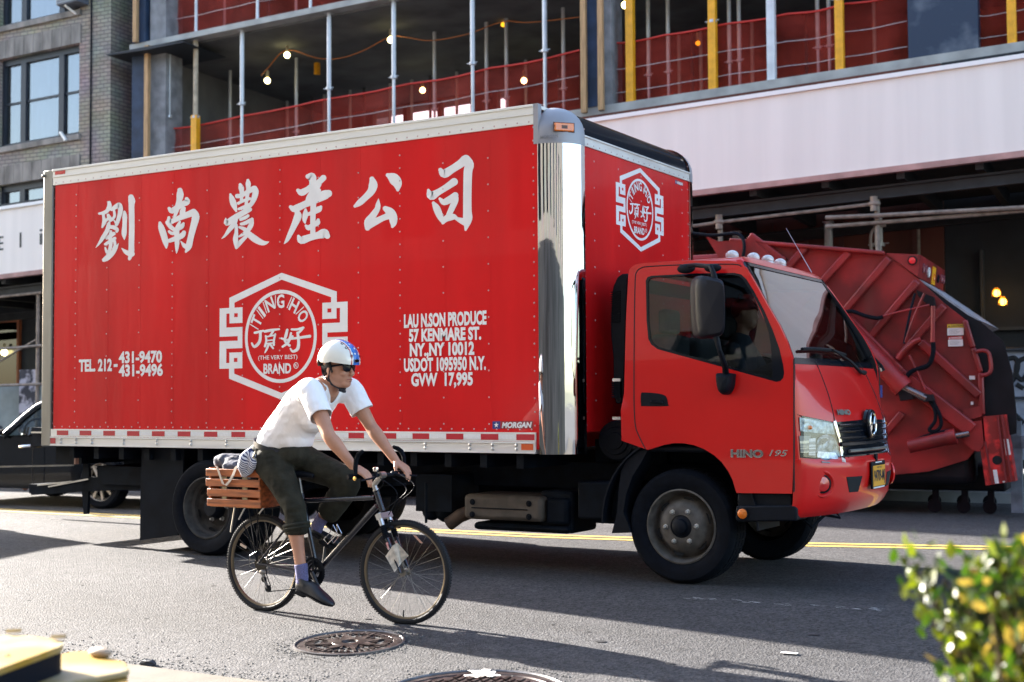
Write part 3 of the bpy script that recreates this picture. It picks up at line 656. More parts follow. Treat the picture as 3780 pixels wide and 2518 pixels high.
mb = MB(); mb.box((.55, .35, .42), (.98, .8, .70)); mb.build('tool_box', DARK, T, bevel=.02); mb = MB(); mb.tube([(-.78,.3,.66),(-.78,.3,.34)], .012); mb.box((-.95,.4,.42), (-.6,.8,.72)); mb.ball((-.72,.5,.42),(.09,.09,.09)); mb.ball((-.86,.5,.42),(.08,.08,.08))
mb.box((.60, .5, .38), (.80, .7, .43)); mb.build('air_tank', DARK, T, bevel=.02)
mb = MB(); P = [hit('rw', x, y, 1, .12) for x, y in ((78,180),(60,500),(52,1238),(300,1205),(490,1182),(530,900),(560,180))]
mb.prism(P, (0, .02, 0)); mb.build('mud_flap', DARKG, T); mb = MB(); mb.box((-3.76, .14, .1), (-3.74, .75, .9)); mb.build('mud_flap', DARKG, T)
# liftgate arms at the rear
mb = MB()
def at1(x, y, yy=.35): return hit('l6', x, y, 1, yy)
for yy in (.35, 2.05):
    mb.prism([at1(345,1175,yy), at1(430,1172,yy), at1(800,1125,yy), at1(990,1090,yy), at1(1560,1105,yy), at1(1560,1225,yy), at1(960,1250,yy), at1(420,1285,yy), at1(345,1290,yy)], (0, .05, 0))
mb.prism([at1(925,940), at1(985,945), at1(990,1090), at1(970,1500), at1(930,1505), at1(910,1250), at1(920,1100)], (0, .03, 0))
p = at1(390, 1230); mb.box((p.x-.12, .38, p.z-.04), (p.x+.1, 2.1, p.z+.05)); mb.box((-4.95, .2, .74), (-4.6, 2.2, .9))
p = at1(410, 640, 0.); mb.box((p.x-.09, .02, p.z-.09), (p.x+.1, 2.42, p.z+.085))
mb.box((-4.5, .3, .55), (-3.8, 2.1, .72)); mb.build('tail_lift', DARK, T)
LIFT = [o for o in T.children if o.name.startswith('tail_lift')][0]
mb = MB()
for (x0, y0), (x1, y1) in (((420,1180),(800,1140)), ((540,1197),(985,1112)), ((1115,1138),(1560,1108)), ((350,592),(465,592))):
    A, B = at1(x0, y0, .34 if y0 > 700 else .0), at1(x1, y1, .34 if y1 > 700 else .0); mb.beam(A, B, .012, .014)
mb.build('bright_edge', BOLT, LIFT); mb = MB(); p = at1(850, 900, .1); mb.box((p.x-.03, .1, p.z-.04), (p.x-.012, .14, p.z+.05)); mb.build('tail_lamp', mat('dull_lamp', (.3,.16,.12), .3), LIFT)
# wheels ---------------------------------------------------------------------------------
TYP = [(.255,0),(.285,-.018),(.33,-.030),(.375,-.028),(.395,-.010),(.405,.015),(.405,.19),(.395,.215),(.375,.232),(.30,.235),(.255,.21)]
def truck_wheel(x, yo, front, sg=1):
    W = MB(); W.lathe((x, yo, .405), (0, sg, 0), TYP, 48, closed=True)
    for k in range(44):                                # tread blocks
        a = 2*pi*k/44; rr = V((cos(a), 0, sin(a))); tt = V((-sin(a), 0, cos(a)))
        for j in range(3): W.frame(V((x, yo+sg*(.03+.055*j+.028), .405))+rr*.403, rr, tt, V((0,sg,0)), (0,-.022,-.022), (.006,.022,.022))
    wh = W.build('wheel', RUB, T)
    m = MB()
    if front:
        m.lathe((x, yo, .405), (0, sg, 0), [(.262,.02),(.266,-.012),(.255,-.016),(.246,.0),(.238,.05),(.222,.085),(.205,.065),(.185,.035),(.165,.012),(.14,-.004),(.105,-.012),(.082,-.012),(.078,.01)], 48)
    else:
        m.lathe((x, yo, .405), (0, sg, 0), [(.262,.02),(.266,-.012),(.255,-.016),(.243,.0),(.236,.06),(.215,.075),(.208,.12),(.165,.145),(.12,.13),(.10,.12),(.09,.14)], 48)
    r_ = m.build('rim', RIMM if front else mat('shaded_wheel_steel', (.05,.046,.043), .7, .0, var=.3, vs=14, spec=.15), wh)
    m = MB()
    for k in range(6):                                 # hand holes
        a = 2*pi*(k+.3)/6; c = V((x+cos(a)*.198, yo+sg*(.052 if front else .118), .405+sin(a)*.198))
        nn = V((-cos(a)*.5*(1 if front else -.4), -sg*.85, -sin(a)*.5*(1 if front else -.4))).normalized(); rd = V((cos(a), 0, sin(a))); td = nn.cross(rd).normalized(); rd = td.cross(nn)
        g = [c+nn*.012+td*(cos(t*pi/8)*.040)+rd*(sin(t*pi/8)*.024) for t in range(16)]; m.add(g, [list(range(16))])
    m.build('hand_hole', mat('hole_black', (.004, .005, .007), .9), wh)
    m = MB()
    for k in range(6):
        a = 2*pi*(k+.05)/6; c = V((x+cos(a)*.118, yo-sg*(.008 if front else -.125), .405+sin(a)*.118)); m.lathe(c, (0,-sg,0), [(.02,0),(.019,.006),(.013,.008),(.013,.028),(.009,.032),(0,.033)], 6)
    m.build('wheel_nut', BOLT, wh)
    m = MB(); m.lathe((x, yo, .405), (0, -sg, 0), [(.086,-.01),(.084,.006),(.06,.012),(.055,.016),(.052,.05),(.04,.058),(0,.06)] if front else [(.12,-.14),(.10,-.12),(.085,-.06),(.07,-.03),(0,-.028)], 24); m.build('hub', BLK, wh)
truck_wheel(1.42, .29, True); truck_wheel(1.42, 2.15, True, -1)
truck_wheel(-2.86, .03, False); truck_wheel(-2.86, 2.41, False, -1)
for yo, sg in ((.30, 1), (2.14, -1)):
    W = MB(); W.lathe((-2.86, yo, .405), (0, sg, 0), TYP, 40, closed=True); W.build('wheel', RUB, T)
# ================================================================ truck cab
YC = 1.22
def yside(z): 
    if z < 1.5: return .2 + .02*max(0, (.9-z))
    return .2 + .115*min(1.2, (z-1.5)/.75)**1.5
def tabf(tab, z):
    if z <= tab[0][0]: return tab[0][1:]
    for a, b in zip(tab, tab[1:]):
        if z <= b[0]:
            t = (z-a[0])/(b[0]-a[0]); return tuple(a[i]+(b[i]-a[i])*t for i in range(1, len(a)))
    return tab[-1][1:]
FT = [(.48,2.40,2.22),(.53,2.455,2.28),(.60,2.505,2.30),(.75,2.535,2.31),(.86,2.535,2.318),(.90,2.50,2.315),(1.0,2.49,2.31),(1.12,2.485,2.30),(1.2,2.465,2.298),(1.3,2.425,2.295),(1.4,2.375,2.292),(1.5,2.325,2.275),(1.55,2.295,2.255),(1.75,2.20,2.165),(1.95,2.09,2.065),(2.1,2.0,1.985),(2.2,1.935,1.93),(2.28,1.875,1.885),(2.36,1.80,1.83)]
def ffront(y, z):
    xc, xs = tabf(FT, z); hw = YC-yside(z); t = min(1, abs((y-YC)/hw)); x = xs+(xc-xs)*(1-t**2.6)
    if t > .955: q = (t-.955)/.045; x -= .045*(1-sqrt(max(0, 1-q*q)))
    return x
FN = lambda P: ffront(P.y, P.z)
def fp(z_, x, y):
    P = hsurf(z_, x, y, 0, FN, 2.4, 40); lo = yside(P.z)+.022
    if P.y < lo: P.y = lo; P.x = ffront(lo, P.z)
    return P
def sidep(z_, x, y): return hsurf(z_, x, y, 1, lambda P: yside(P.z), .2, 12)
c1 = lambda x, y: sidep('c1', x, y)
SIDE = [(165,300),(168,235),(180,195),(215,165),(280,150),(600,135),(950,130),(1040,150),(1085,185),(1120,240),(1190,360),(1250,470),(1350,640),(1410,770),(1448,880),(1460,960),(1467,1200),(1468,1330),(1466,1500),(1450,1955),(1015,1950),(1005,1920),(985,1850),(950,1780),(900,1710),(840,1655),(760,1605),(680,1575),(600,1560),(520,1560),(440,1575),(380,1595),(320,1612),(300,1605),(115,1540),(110,1300),(135,1170),(142,900),(150,600)]
HOLE = [(305,290),(318,262),(350,250),(700,232),(1000,228),(1050,240),(1090,275),(1150,370),(1230,520),(1300,680),(1350,820),(1380,950),(1387,1010),(1380,1050),(1360,1072),(1325,1080),(1290,1070),(400,825),(350,790),(325,745),(312,600)]
GLS = [(322,300),(335,275),(365,264),(700,248),(990,244),(1040,256),(1075,290),(1130,375),(1205,520),(1265,680),(1285,800),(1297,1045),(1280,1050),(405,808),(365,780),(342,740),(328,600)]
mirr = lambda f: (lambda x, y: (lambda p: V((p.x, 2*YC-p.y, p.z)))(f(x, y)))
CAB = None
for f, n_, nm in ((c1, (0,-1,0), 0), (mirr(c1), (0,1,0), 1)):
    mb = MB(); sheet(mb, [dense(SIDE, 60), dense(HOLE, 60)], f, n_, .03, 0, 75)
    if not nm:
        CAB = mb.build('cab', CABRED, T, angle=30)
    else: mb.build('cab_side', CABRED, CAB, angle=30)
    mb = MB(); sheet(mb, [dense([q for q in SIDE if q[1] < 1500]+[(115,1500)], 60), dense(HOLE, 60)], f, n_, .004, -.034, 90); mb.build('door_trim', mat('cab_trim', (.012,.013,.016), .8), CAB)
    mb = MB(); sheet(mb, [dense(HOLE, 60), dense(GLS, 60)], f, n_, .02, .002); mb.build('window_seal', BLKG, CAB)
    mb = MB(); sheet(mb, [dense(GLS, 70)], f, n_, .004, -.006, 120); mb.build('side_window', SDG, CAB)
    mb = MB(); seam = [(1052,178),(985,160),(600,165),(330,178),(270,190),(235,220),(222,300),(215,700),(213,1100),(215,1300),(225,1430),(250,1500),(302,1606)]
    sm = smooth2(seam, 4, closed=False); pts = [f(*p)+V(n_)*.0005 for p in sm]; mb.tube(pts, .0042, 5)
    mb.tube([f(1464, y)+V(n_)*.0 for y in range(900, 1960, 80)], .006, 5); mb.build('door_seam', mat('seam_black', (.006,.006,.008), .7), CAB)
    mb = MB(); hd = smooth2([(268,1175),(290,1163),(390,1170),(450,1185),(470,1210),(478,1255),(470,1270),(290,1270),(268,1260)], 3)
    sheet(mb, [hd], f, n_, .03, .004); H = mb.build('door_handle', BLK, CAB, bevel=.003)
    mb = MB(); sheet(mb, [[(345,1225),(440,1228),(452,1250),(350,1246)]], f, n_, .02, .016); mb.build('grip', BLKG, H, bevel=.004)
# nose, windscreen, roof -------------------------------------------------------------------
def fgrid(zs, ys=None, off=0.):
    g = []
    for z in zs:
        hw = YC-yside(z); g.append([V((ffront(YC+t*hw, z)+off, YC+t*hw, z)) for t in (ys or [-1+i/20 for i in range(41)])])
    return g
TS = [-1,-.996,-.988,-.975,-.96,-.94]+[-.9+i*.1 for i in range(19)]+[.94,.96,.975,.988,.996,1]
mb = MB(); mb.rows(fgrid([.88+.67*i/16 for i in range(17)], TS)); mb.build('nose_panel', CABRED, CAB, angle=30)
mb = MB(); mb.rows(fgrid([.50,.52,.545,.57,.6,.65,.70,.76,.82,.86,.885,.895], TS, .012)); g0 = fgrid([.895], TS, .012)[0]; mb.rows([g0, [p+V((-.06,0,.005)) for p in g0]])
BMP = mb.build('bumper', CABRED, T, angle=40)
wz = [1.56+.70*i/14 for i in range(15)]; WT = [-.94+1.88*i/30 for i in range(31)]
mb = MB(); mb.rows(fgrid([1.575+.675*i/12 for i in range(13)], [-.905+1.81*i/30 for i in range(31)], -.004)); mb.build('windscreen', WSG, CAB)
mb = MB()                                               # black surround
Lr = [-.985,-.96,-.935,-.905]
mb.rows(fgrid(wz, Lr, .001)); mb.rows(fgrid(wz, [-q for q in Lr], .001)); mb.rows(fgrid([1.54,1.555,1.57,1.585], [-.985+1.97*i/40 for i in range(41)], .0015)); mb.rows(fgrid([2.24,2.25,2.262,2.272], [-.985+1.97*i/40 for i in range(41)], .0015))
mb.build('windscreen_frame', BLKG, CAB)
mb = MB()
for tr in (range(-1,0), range(0,1)):
    s_ = -1 if tr[0] < 0 else 1
    mb.rows(fgrid([1.55+.73*i/16 for i in range(17)], [s_*q for q in (1,.995,.985)], .002))
mb.build('pillar', CABRED, CAB)
def roofrow(x, zc, zs_=2.2):
    rw = []; base = yside(2.2); hw = YC-base
    prof = [(1.0, 2.195), (.995, 2.225), (.98, 2.255), (.955, 2.278), (.92, 2.294), (.85, 2.31), (.7, 2.326), (.4, 2.342), (0, 2.35)]
    full = [(-t, z) for t, z in prof] + [(t, z) for t, z in reversed(prof[:-1])]
    return [V((x, YC+t*hw, 2.19+(z-2.19)*zc)) for t, z in full]
g = [roofrow(1.03, .3), roofrow(1.035, .75), roofrow(1.06, .93)] + [roofrow(x, 1.0) for x in (1.15, 1.3, 1.5, 1.7)]
def frontrow(k):
    out = []
    for p in roofrow(1.75, 1.0 if k < 2 else .9):
        z = min(p.z, [2.34, 2.315, 2.268][k]); z = max(z, 2.19); x = ffront(p.y, z); out.append(V((x + [-.035, -.008, .004][k], p.y, z)))
    return out
g += [frontrow(0), frontrow(1), frontrow(2)]
mb = MB(); mb.rows(g); mb.build('cab_roof', CABRED, CAB, angle=50)
mb = MB(); mb.rows([[p_+V((0,0,-.03)) for p_ in r_[2:-2]] for r_ in g[2:]]); mb.build('headliner', mat('cab_trim', (.012,.013,.016), .8), CAB)
mb = MB(); mb.box((1.02, .32, .95), (1.05, 2.12, 1.62)); mb.box((1.02,.32,1.62), (1.05,.5,2.2)); mb.box((1.02,1.94,1.62), (1.05,2.12,2.2)); mb.box((1.02,.5,2.1),(1.05,1.94,2.2)); mb.build('cab_back', BLK, CAB)
mb = MB(); mb.rows([[(1.035, y, z) for y in (.5, 1.94)] for z in (1.62, 2.1)]); mb.build('rear_window', SDG, CAB)
mb = MB(); mb.box((1.05, .25, .93), (2.25, 2.19, .98)); mb.box((1.9,.24,.98),(2.22,2.2,1.42)); g = [[(2.28-.05*k, y, 1.47+.03*k) for y in (.28, 2.16)] for k in range(6)]; mb.rows(g); mb.box((1.88,.26,1.40),(2.24,2.18,1.50)); mb.build('dashboard', BLK, CAB, bevel=.02)
for y0 in (.38, 1.0, 1.5):
    mb = MB(); mb.box((1.22, y0, 1.02), (1.72, y0+.48, 1.2)); mb.box((1.14, y0+.02, 1.18), (1.27, y0+.46, 1.78)); mb.box((1.15, y0+.12, 1.79), (1.24, y0+.36, 1.97)); mb.build('seat', mat('seat_cloth', (.02,.022,.026), .9), CAB, bevel=.03)
mb = MB(); cs = V((1.80, 1.74, 1.52)); ax = V((-.62, 0, .78)).normalized(); a1 = V((0,1,0)); a2 = ax.cross(a1)
mb.tube([cs+a1*cos(t*pi/14)*.2+a2*sin(t*pi/14)*.2 for t in range(29)], .015, 8, cap=False); mb.tube([cs, cs-ax*.3], .03, 8)
for an in (0.3, pi-.3, -pi/2): mb.beam(cs, cs+a1*cos(an)*.2+a2*sin(an)*.2, .03, .015, ax)
mb.build('steering_wheel', BLK, CAB)
mb = MB(); pv = [fp('c3', *q) for q in ((0,0),)]
# headlamps, grille, emblem, badge ------------------------------------------------------------
HL = [(108,405),(540,495),(575,640),(635,945),(600,940),(105,905)]
hly = [fp('c3', *p) for p in dense(HL, 30)]
def yz(P): return (P.y, P.z)
hl2 = [yz(p) for p in hly]
surf = lambda y, z: V((ffront(y, z), y, z))
mirY = lambda lp: [(2*YC-a, b) for a, b in lp]
def shrink(lp, k):
    cx = sum(p[0] for p in lp)/len(lp); cz = sum(p[1] for p in lp)/len(lp); return [(cx+(p[0]-cx)*k, cz+(p[1]-cz)*k) for p in lp]
NX = V((.86, -.5, 0))
for s_ in (0, 1):
    mm = (lambda lp: mirY(lp)) if s_ else (lambda lp: lp); n_ = V((.88, .48 if s_ else -.48, 0))
    mb = MB(); sheet(mb, [mm(hl2)], surf, n_, .03, .004, .05); HB = mb.build('headlamp', BLKG, CAB)
    q = lambda pts: mm([yz(fp('c3', *p)) for p in dense(pts, 25)])
    mb = MB(); sheet(mb, [q([(150,440),(530,515),(560,640),(330,620),(160,600)])], surf, n_, .004, .010, .04); mb.build('indicator_bowl', mat('lamp_reflector', (.42,.47,.48), .22, .35, var=.35, vs=26, col2=(.16,.19,.21), bump=.3, bs=28, bdist=.03), HB)
    mb = MB(); sheet(mb, [q([(150,655),(280,655),(262,850),(155,850)])], surf, n_, .004, .010, .04); mb.build('side_reflector', mat('lamp_reflector_warm', (.50,.46,.36), .25, .2, var=.5, vs=9, col2=(.13,.13,.13), stretch=(.3,.3,5), vlo=.45, vhi=.55), HB)
    mb = MB(); sheet(mb, [q([(262,690),(335,680),(335,900),(255,880)])], surf, n_, .004, .011, .04); mb.build('lamp_trim', mat('lamp_ridges', (.42,.44,.50), .2, .3, var=.5, vs=30, stretch=(.05,.05,4), col2=(.13,.14,.17), vlo=.45, vhi=.55), HB)
    el = [(460+125*cos(t*pi/16), 790+150*sin(t*pi/16)) for t in range(32)]
    mb = MB(); sheet(mb, [q([p for p in el])], surf, n_, .004, .012, .03); BW_ = mb.build('main_beam_bowl', mat('lamp_bowl', (.30,.33,.40), .12, .5, var=.6, vs=11, col2=(.03,.035,.05), bump=.5, bs=14, bdist=.03), HB)
    mb = MB(); sheet(mb, [q([(360,835),(500,845),(560,850),(590,915),(560,925),(350,905),(345,870)])], surf, n_, .004, .0165, .03); mb.build('painted_reflection', mat('painted_lamp_glint', (.72,.74,.80), .2, .1, var=.3, vs=30), HB)  # white patch painted in for the bright reflection inside the lamp
    mb = MB(); sheet(mb, [q([(385,690),(450,680),(480,700),(430,745),(380,760)])], surf, n_, .004, .0165, .03); mb.build('dark_bowl_patch', mat('lamp_dark', (.01,.015,.05), .2), HB)  # dark patch laid on the upper part of the bowl
    c0 = fp('c3', 265, 560); c0 = V((c0.x, 2*YC-c0.y if s_ else c0.y, c0.z)); mb = MB(); mb.ball(c0+n_*.008, (.022,.022,.016)); mb.build('indicator_bulb', ORG, HB)
    mb = MB(); sheet(mb, [mm(shrink(hl2, .95))], surf, n_, .003, .022, .05); mb.build('lens', CLEAR, HB)
    mb = MB(); sheet(mb, [q([(540,490),(565,480),(590,560),(650,770),(640,810),(580,640)])], surf, n_, .004, .014); sheet(mb, [q([(598,690),(640,800),(662,860),(685,965),(640,955)])], surf, n_, .004, .013); mb.build('chrome_trim', CHR, CAB)
    lp = q([(400,948),(497,958),(497,970),(400,963)]); mb = MB(); sheet(mb, [lp], surf, n_, .004, .016); mb.build('lamp_washer', STEEL, CAB)
GR = [(548,490),(565,470),(850,462),(985,452),(1130,442),(1150,470),(1160,600),(1150,850),(1090,930),(1000,985),(860,995),(760,990),(690,970),(640,850),(590,650)]
half = [yz(fp('c3', *p)) for p in GR]; zt_, zb_ = 1.15, .875
gl = [(YC-.60, 1.118), (YC-.58, 1.14), (YC, 1.152), (YC+.58, 1.14), (YC+.60, 1.118), (YC+.60, 1.05), (YC+.52, .93), (YC+.44, .872), (YC, .862), (YC-.44, .872), (YC-.52, .93), (YC-.60, 1.05)]
y_l = fp('c3', 548, 490).y; kx = (YC-y_l)/.60
gl = [(YC+(a-YC)*kx, b) for a, b in gl]
mb = MB(); sheet(mb, [dense(gl, .06)], surf, (1,0,0), .03, .006, .08); GRL = mb.build('grille', BLKG, CAB)
mb = MB()
for z in (1.115, 1.075, 1.03, .985, .90):
    mb.tube([V((ffront(YC+t*.55*kx, z)+.008, YC+t*.55*kx, z)) for t in [-1+i/12 for i in range(25)]], .010 if z != .985 else .02, 6)
mb.build('grille_bar', BLKG, GRL)
mb = MB(); mb.tube([V((ffront(YC+t*.45*kx, .935)+.022, YC+t*.45*kx, .935)) for t in [-1+i/12 for i in range(25)]], .012, 6); mb.build('chrome_strip', STEEL, GRL)
ec = V((ffront(YC, 1.10)+.03, YC, 1.117))
mb = MB(); mb.tube([ec+V((0, cos(t*pi/20)*.092, sin(t*pi/20)*.092)) for t in range(41)], .016, 8, cap=False); mb.prism([ec+V((-.03, cos(t*pi/16)*.11, sin(t*pi/16)*.108)) for t in range(32)], (.022,0,0)); mb.build('emblem_base', BLKG, CAB)
mb = MB(); mb.tube([ec+V((.01, cos(t*pi/20)*.076, sin(t*pi/20)*.082)) for t in range(41)], .009, 8, cap=False)
mb.tube([ec+V((.012, sx*(.03+.0)*1, 0))+V((0,0,0)) for sx in (-1, 1)], .008, 6)
for sx in (-1, 1): mb.tube([ec+V((.012, sx*(.030+.022*abs(t)), t*.062)) for t in (-1,-.5,0,.5,1)], [.004,.008,.009,.008,.004], 6)
mb.build('emblem', CHR, CAB)
mb = MB(); p0 = fp('c3', 595, 412); p1 = fp('c3', 742, 412); ux = (p1-p0); 
text_on(mb, 'HINO', p0+V((0,0,0)), ux.normalized(), V((-.25,0,1)).normalized(), ux.length, .034, V((.9,-.3,.2)).normalized(), .012, .04); text_on(mb, 'HINO', p0, ux.normalized(), V((-.25,0,1)).normalized(), ux.length, .034, V((.9,-.3,.2)).normalized(), .008, .05); mb.build('nose_badge', STEEL, CAB, smooth=False)
mb = MB(); a = sidep('c2', 975, 602); b = sidep('c2', 1222, 602); text_on(mb, 'HINO', a, V((1,0,0)), V((0,0,1)), b.x-a.x, .040, NY, .008, .03); mb.build('door_badge', mat('dark_chrome', (.3,.3,.32), .2, .9), CAB, smooth=False)
mb = MB(); text_on(mb, 'HINO', a+V((-.004,0,-.004)), V((1,0,0)), V((0,0,1)), b.x-a.x+.008, .047, NY, .004, .06); a = sidep('c2', 1272, 600); b = sidep('c2', 1420, 600); text_on(mb, '195', a, V((1,0,0)), V((0,0,1)), b.x-a.x, .040, NY, .008, .015, .3); mb.build('door_badge', CHR, CAB, smooth=False)
for s_ in (0, 1):
    P = [fp('c1', *q) for q in ((1630,915),(1665,1000),(1700,1090),(1735,1190),(1762,1290),(1780,1385))]
    if s_: P = [V((a.x, 2*YC-a.y, a.z)) for a in P]
    mb = MB(); mb.tube([a+V((.001,0,0)) for a in P], .0045, 5); mb.build('bonnet_seam', mat('seam_black', (.006,.006,.008), .7), CAB)
# bumper details
bs = lambda y, z: V((ffront(y, z)+.012, y, z))
bfn = lambda P: ffront(P.y, P.z)+.012
bp_ = lambda x, y: hsurf('c2', x, y, 0, bfn, 2.45, 40)
for s_ in (0, 1):
    mm = (lambda lp: mirY(lp)) if s_ else (lambda lp: lp)
    lp = mm([yz(bp_(*p)) for p in dense([(1875,765),(1998,757),(1965,880),(1895,885)], 25)]); mb = MB(); sheet(mb, [lp], bs, (1,0,0), .02, .002); mb.build('air_inlet', mat('hole_black', (.004,.005,.007), .9), BMP)
    fc = bp_(1690, 820); fc = V((fc.x, 2*YC-fc.y if s_ else fc.y, fc.z)); nn = V((.75, .66 if s_ else -.66, 0)).normalized()
    mb = MB(); mb.lathe(fc+nn*.002, nn, [(.095,-.012),(.088,.004),(.08,.004),(.062,-.014),(.055,-.014)], 28); mb.build('fog_lamp_recess', CABRED, BMP)
    mb = MB(); mb.lathe(fc-nn*.0, nn, [(.064,-.01),(.064,.0),(.056,.002),(.054,-.004)], 24); mb.build('fog_lamp_ring', BLK, BMP)
    mb = MB(); mb.lathe(fc, nn, [(.054,-.004),(.048,.006),(.0,.012)], 24); mb.build('fog_lamp', REDL, BMP)
pc = V((ffront(YC, .75)+.03, YC, .755))
mb = MB(); mb.box((pc.x-.012, YC-.17, .655), (pc.x, YC+.17, .85)); mb.box((pc.x-.03, YC-.02, .85), (pc.x-.01, YC+.02, .9)); PL = mb.build('plate_holder', BLK, BMP, bevel=.004)
mb = MB(); mb.box((pc.x, YC-.15, .672), (pc.x+.004, YC+.15, .82)); PLA = mb.build('licence_plate', mat('plate_gold', (.72, .33, .02), .45), BMP)
mb = MB(); text_on(mb, '94709-MJ', V((pc.x+.004, YC-.135, .71)), V((0,1,0)), V((0,0,1)), .27, .075, (1,0,0), .002, .02); text_on(mb, 'NEW YORK', V((pc.x+.004, YC-.06, .80)), V((0,1,0)), V((0,0,1)), .12, .013, (1,0,0), .002, .01); mb.build('plate_number', mat('plate_ink', (.01,.012,.03), .5), PLA, smooth=False)
mb = MB(); mb.box((pc.x-.001, YC-.14, .657), (pc.x+.001, YC+.14, .667)); mb.box((pc.x-.001, YC-.08, .838), (pc.x+.001, YC+.08, .846)); mb.build('holder_writing', WHITEV, PL)
# wipers, mirror, roof lamps, sticker, aerial ----------------------------------------------------
for pts in ([(1990,1020),(1960,1015),(1870,925),(1740,840)], [(2135,1005),(2120,970),(2070,910),(2030,895)]):
    P = [fp('c1', *p)+V((.03,-.01,.01)) for p in pts]; mb = MB(); mb.tube(P, [.02,.016,.012,.008], 6)
    if pts[0][0] < 2000: mb.tube([fp('c1', x, y)+V((.015,0,.01)) for x, y in ((1510,835),(1600,832),(1740,842),(1850,880))], .012, 6)
    mb.build('wiper', BLK, CAB)
for q in ((980,80),(1145,97),(1258,115),(1355,142)):
    p = hit('c1', *q, 2, 2.365); y = {980:.62,1145:.95,1258:1.22,1355:1.55}[q[0]]; p = hit('c1', *q, 1, y)
    mb = MB(); mb.ball((p.x, y, p.z-.012), (.05,.045,.04), 14, 8); mb.lathe((p.x, y, p.z-.055), (0,0,1), [(.05,0),(.052,.02),(.046,.03)], 14); mb.build('roof_lamp', mat('frosted_lens', (.6,.57,.58), .15, coat=.8, var=.2, vs=60), CAB)
y = .7; a = hit('c1', 1600, 222, 1, 1.75); b = hit('c1', 1472, 0, 1, 1.75); d = (b-a); mb = MB(); mb.tube([a-d*.02, a+d*1.55], [.004,.002], 5); mb.build('aerial', BOLT, CAB)
mb = MB(); p = fp('c1', 2142, 1155); mb.frame(p+V((.004,0,0)), V((0,1,0)), V((0,0,1)), V((1,0,0)), (-.03,-.05,0), (.03,.05,.002)); mb.build('sticker', mat('badge_blue', (.012,.03,.18), .4), CAB)
# near-side mirror: two arms, rounded head
def mp(x, y, yy=-.02): return hit('c1', x, y, 1, yy)
mb = MB(); mb.tube([mp(620,172,.27), mp(700,168,.15), mp(812,178,.0), mp(835,235), mp(845,280)], [.014,.016,.016,.02,.022], 8); mb.tube([mp(850,700), mp(880,830), mp(925,960,.08), mp(930,1010,.15)], [.022,.018,.022,.024], 8)
MIR = mb.build('mirror_arm', BLK, CAB)
for q_, r_ in ((mp(620,195,.25), (.07,.03,.035)), (mp(830,190,.25), (.065,.03,.03))): mb = MB(); mb.ball(q_, r_); mb.build('arm_mount', BLK, CAB)
mo = smooth2([(690,262),(740,247),(830,262),(890,285),(910,345),(916,520),(912,660),(890,715),(840,738),(750,745),(705,732),(688,690),(672,520),(668,330)], 3)
P = [mp(*p) for p in mo]; c = sum(P, V((0,0,0)))/len(P); mb = MB()
mb.rows([[c+(p-c)*k+V((dx, 0, 0))+V((0,dy,0)) for p in P] for k, dx, dy in ((.0,.045,-.05),(.6,.043,-.045),(.85,.035,-.04),(.96,.02,-.02),(.985,.01,.0),(.985,-.02,.02),(.95,-.03,.025))], closed=True); mb.build('mirror_housing', mat('mirror_plastic', (.0055,.007,.013), .45, bump=.1, bs=150, spec=.25), CAB)
mb = MB(); mb.add([c+(p-c)*.94+V((-.031,.026,0)) for p in P], [list(range(len(P)))]); mb.build('mirror_glass', CHR, CAB)
bo = [(868,1025),(885,1012),(985,1015),(992,1040),(985,1110),(965,1160),(930,1182),(895,1165),(875,1110)]; P = [mp(*p, .16) for p in smooth2(bo, 3)]; c = sum(P, V((0,0,0)))/len(P); mb = MB()
mb.rows([[c+(p-c)*k+V((0,dy,0)) for p in P] for k, dy in ((0,-.075),(.6,-.07),(.9,-.05),(1,-.02),(1,.05))], closed=True); mb.build('mirror_foot', BLK, CAB)
# step, wheel arch, rear-cab equipment --------------------------------------------------------------
mb = MB(); mb.prism([hit('c2', x, y, 1, .205) for x, y in ((1008,990),(1460,985),(1490,1010),(1480,1110),(1020,1118),(1003,1090))], (0,.25,0)); mb.prism([hit('c2', x, y, 1, .24) for x, y in ((1020,895),(1452,897),(1455,990),(1018,992))], (0,.05,0)); ST = mb.build('step', BLK, CAB, bevel=.012)
p = hit('c2', 1062, 1052, 1, .205); mb = MB(); mb.lathe(p, (0,-1,0), [(.036,0),(.034,.008),(.03,.011),(0,.015)], 20); mb.build('side_lamp', ORG, ST); mb = MB(); mb.lathe(p, (0,-1,0), [(.044,.0),(.044,.006),(.036,.008)], 20); mb.build('lamp_bezel', BLKG, ST)
for yy in (0, 1):
    Y0 = .215 if not yy else 2.225; dY = .42 if not yy else -.42
    mb = MB(); arc = [(1.42+cos(a)*r_, a, r_) for r_ in (.5,) for a in [pi*.02+pi*1.03*i/18 for i in range(19)]]
    mb.rows([[V((1.42+cos(a)*.60, y, .42+sin(a)*.625)) for a in [-.02+(pi+.04)*i/22 for i in range(23)]] for y in (Y0, Y0+dY)]); mb.solid(.012)
    mb.prism([hit('c2', x, y, 1, .24) + V((0, (2*YC-.48) if yy else 0, 0)) for x, y in ((320,555),(250,560),(150,640),(110,720),(90,880),(80,1040),(38,1205),(190,1200),(130,1040),(150,900),(200,760),(270,650))], (0, dY*.5, 0))
    mb.build('wheel_arch', BLK, CAB)
mb = MB(); mb.prism([hit('c1', x, y, 1, .4) for x, y in ((50,330),(80,265),(120,235),(162,232),(150,600),(140,900),(135,1170),(110,1250),(70,1250),(50,1180),(48,900),(30,720),(28,640),(40,370))], (0,.35,0)); AI = mb.build('air_intake', BLK, CAB, bevel=.01)
mb = MB()
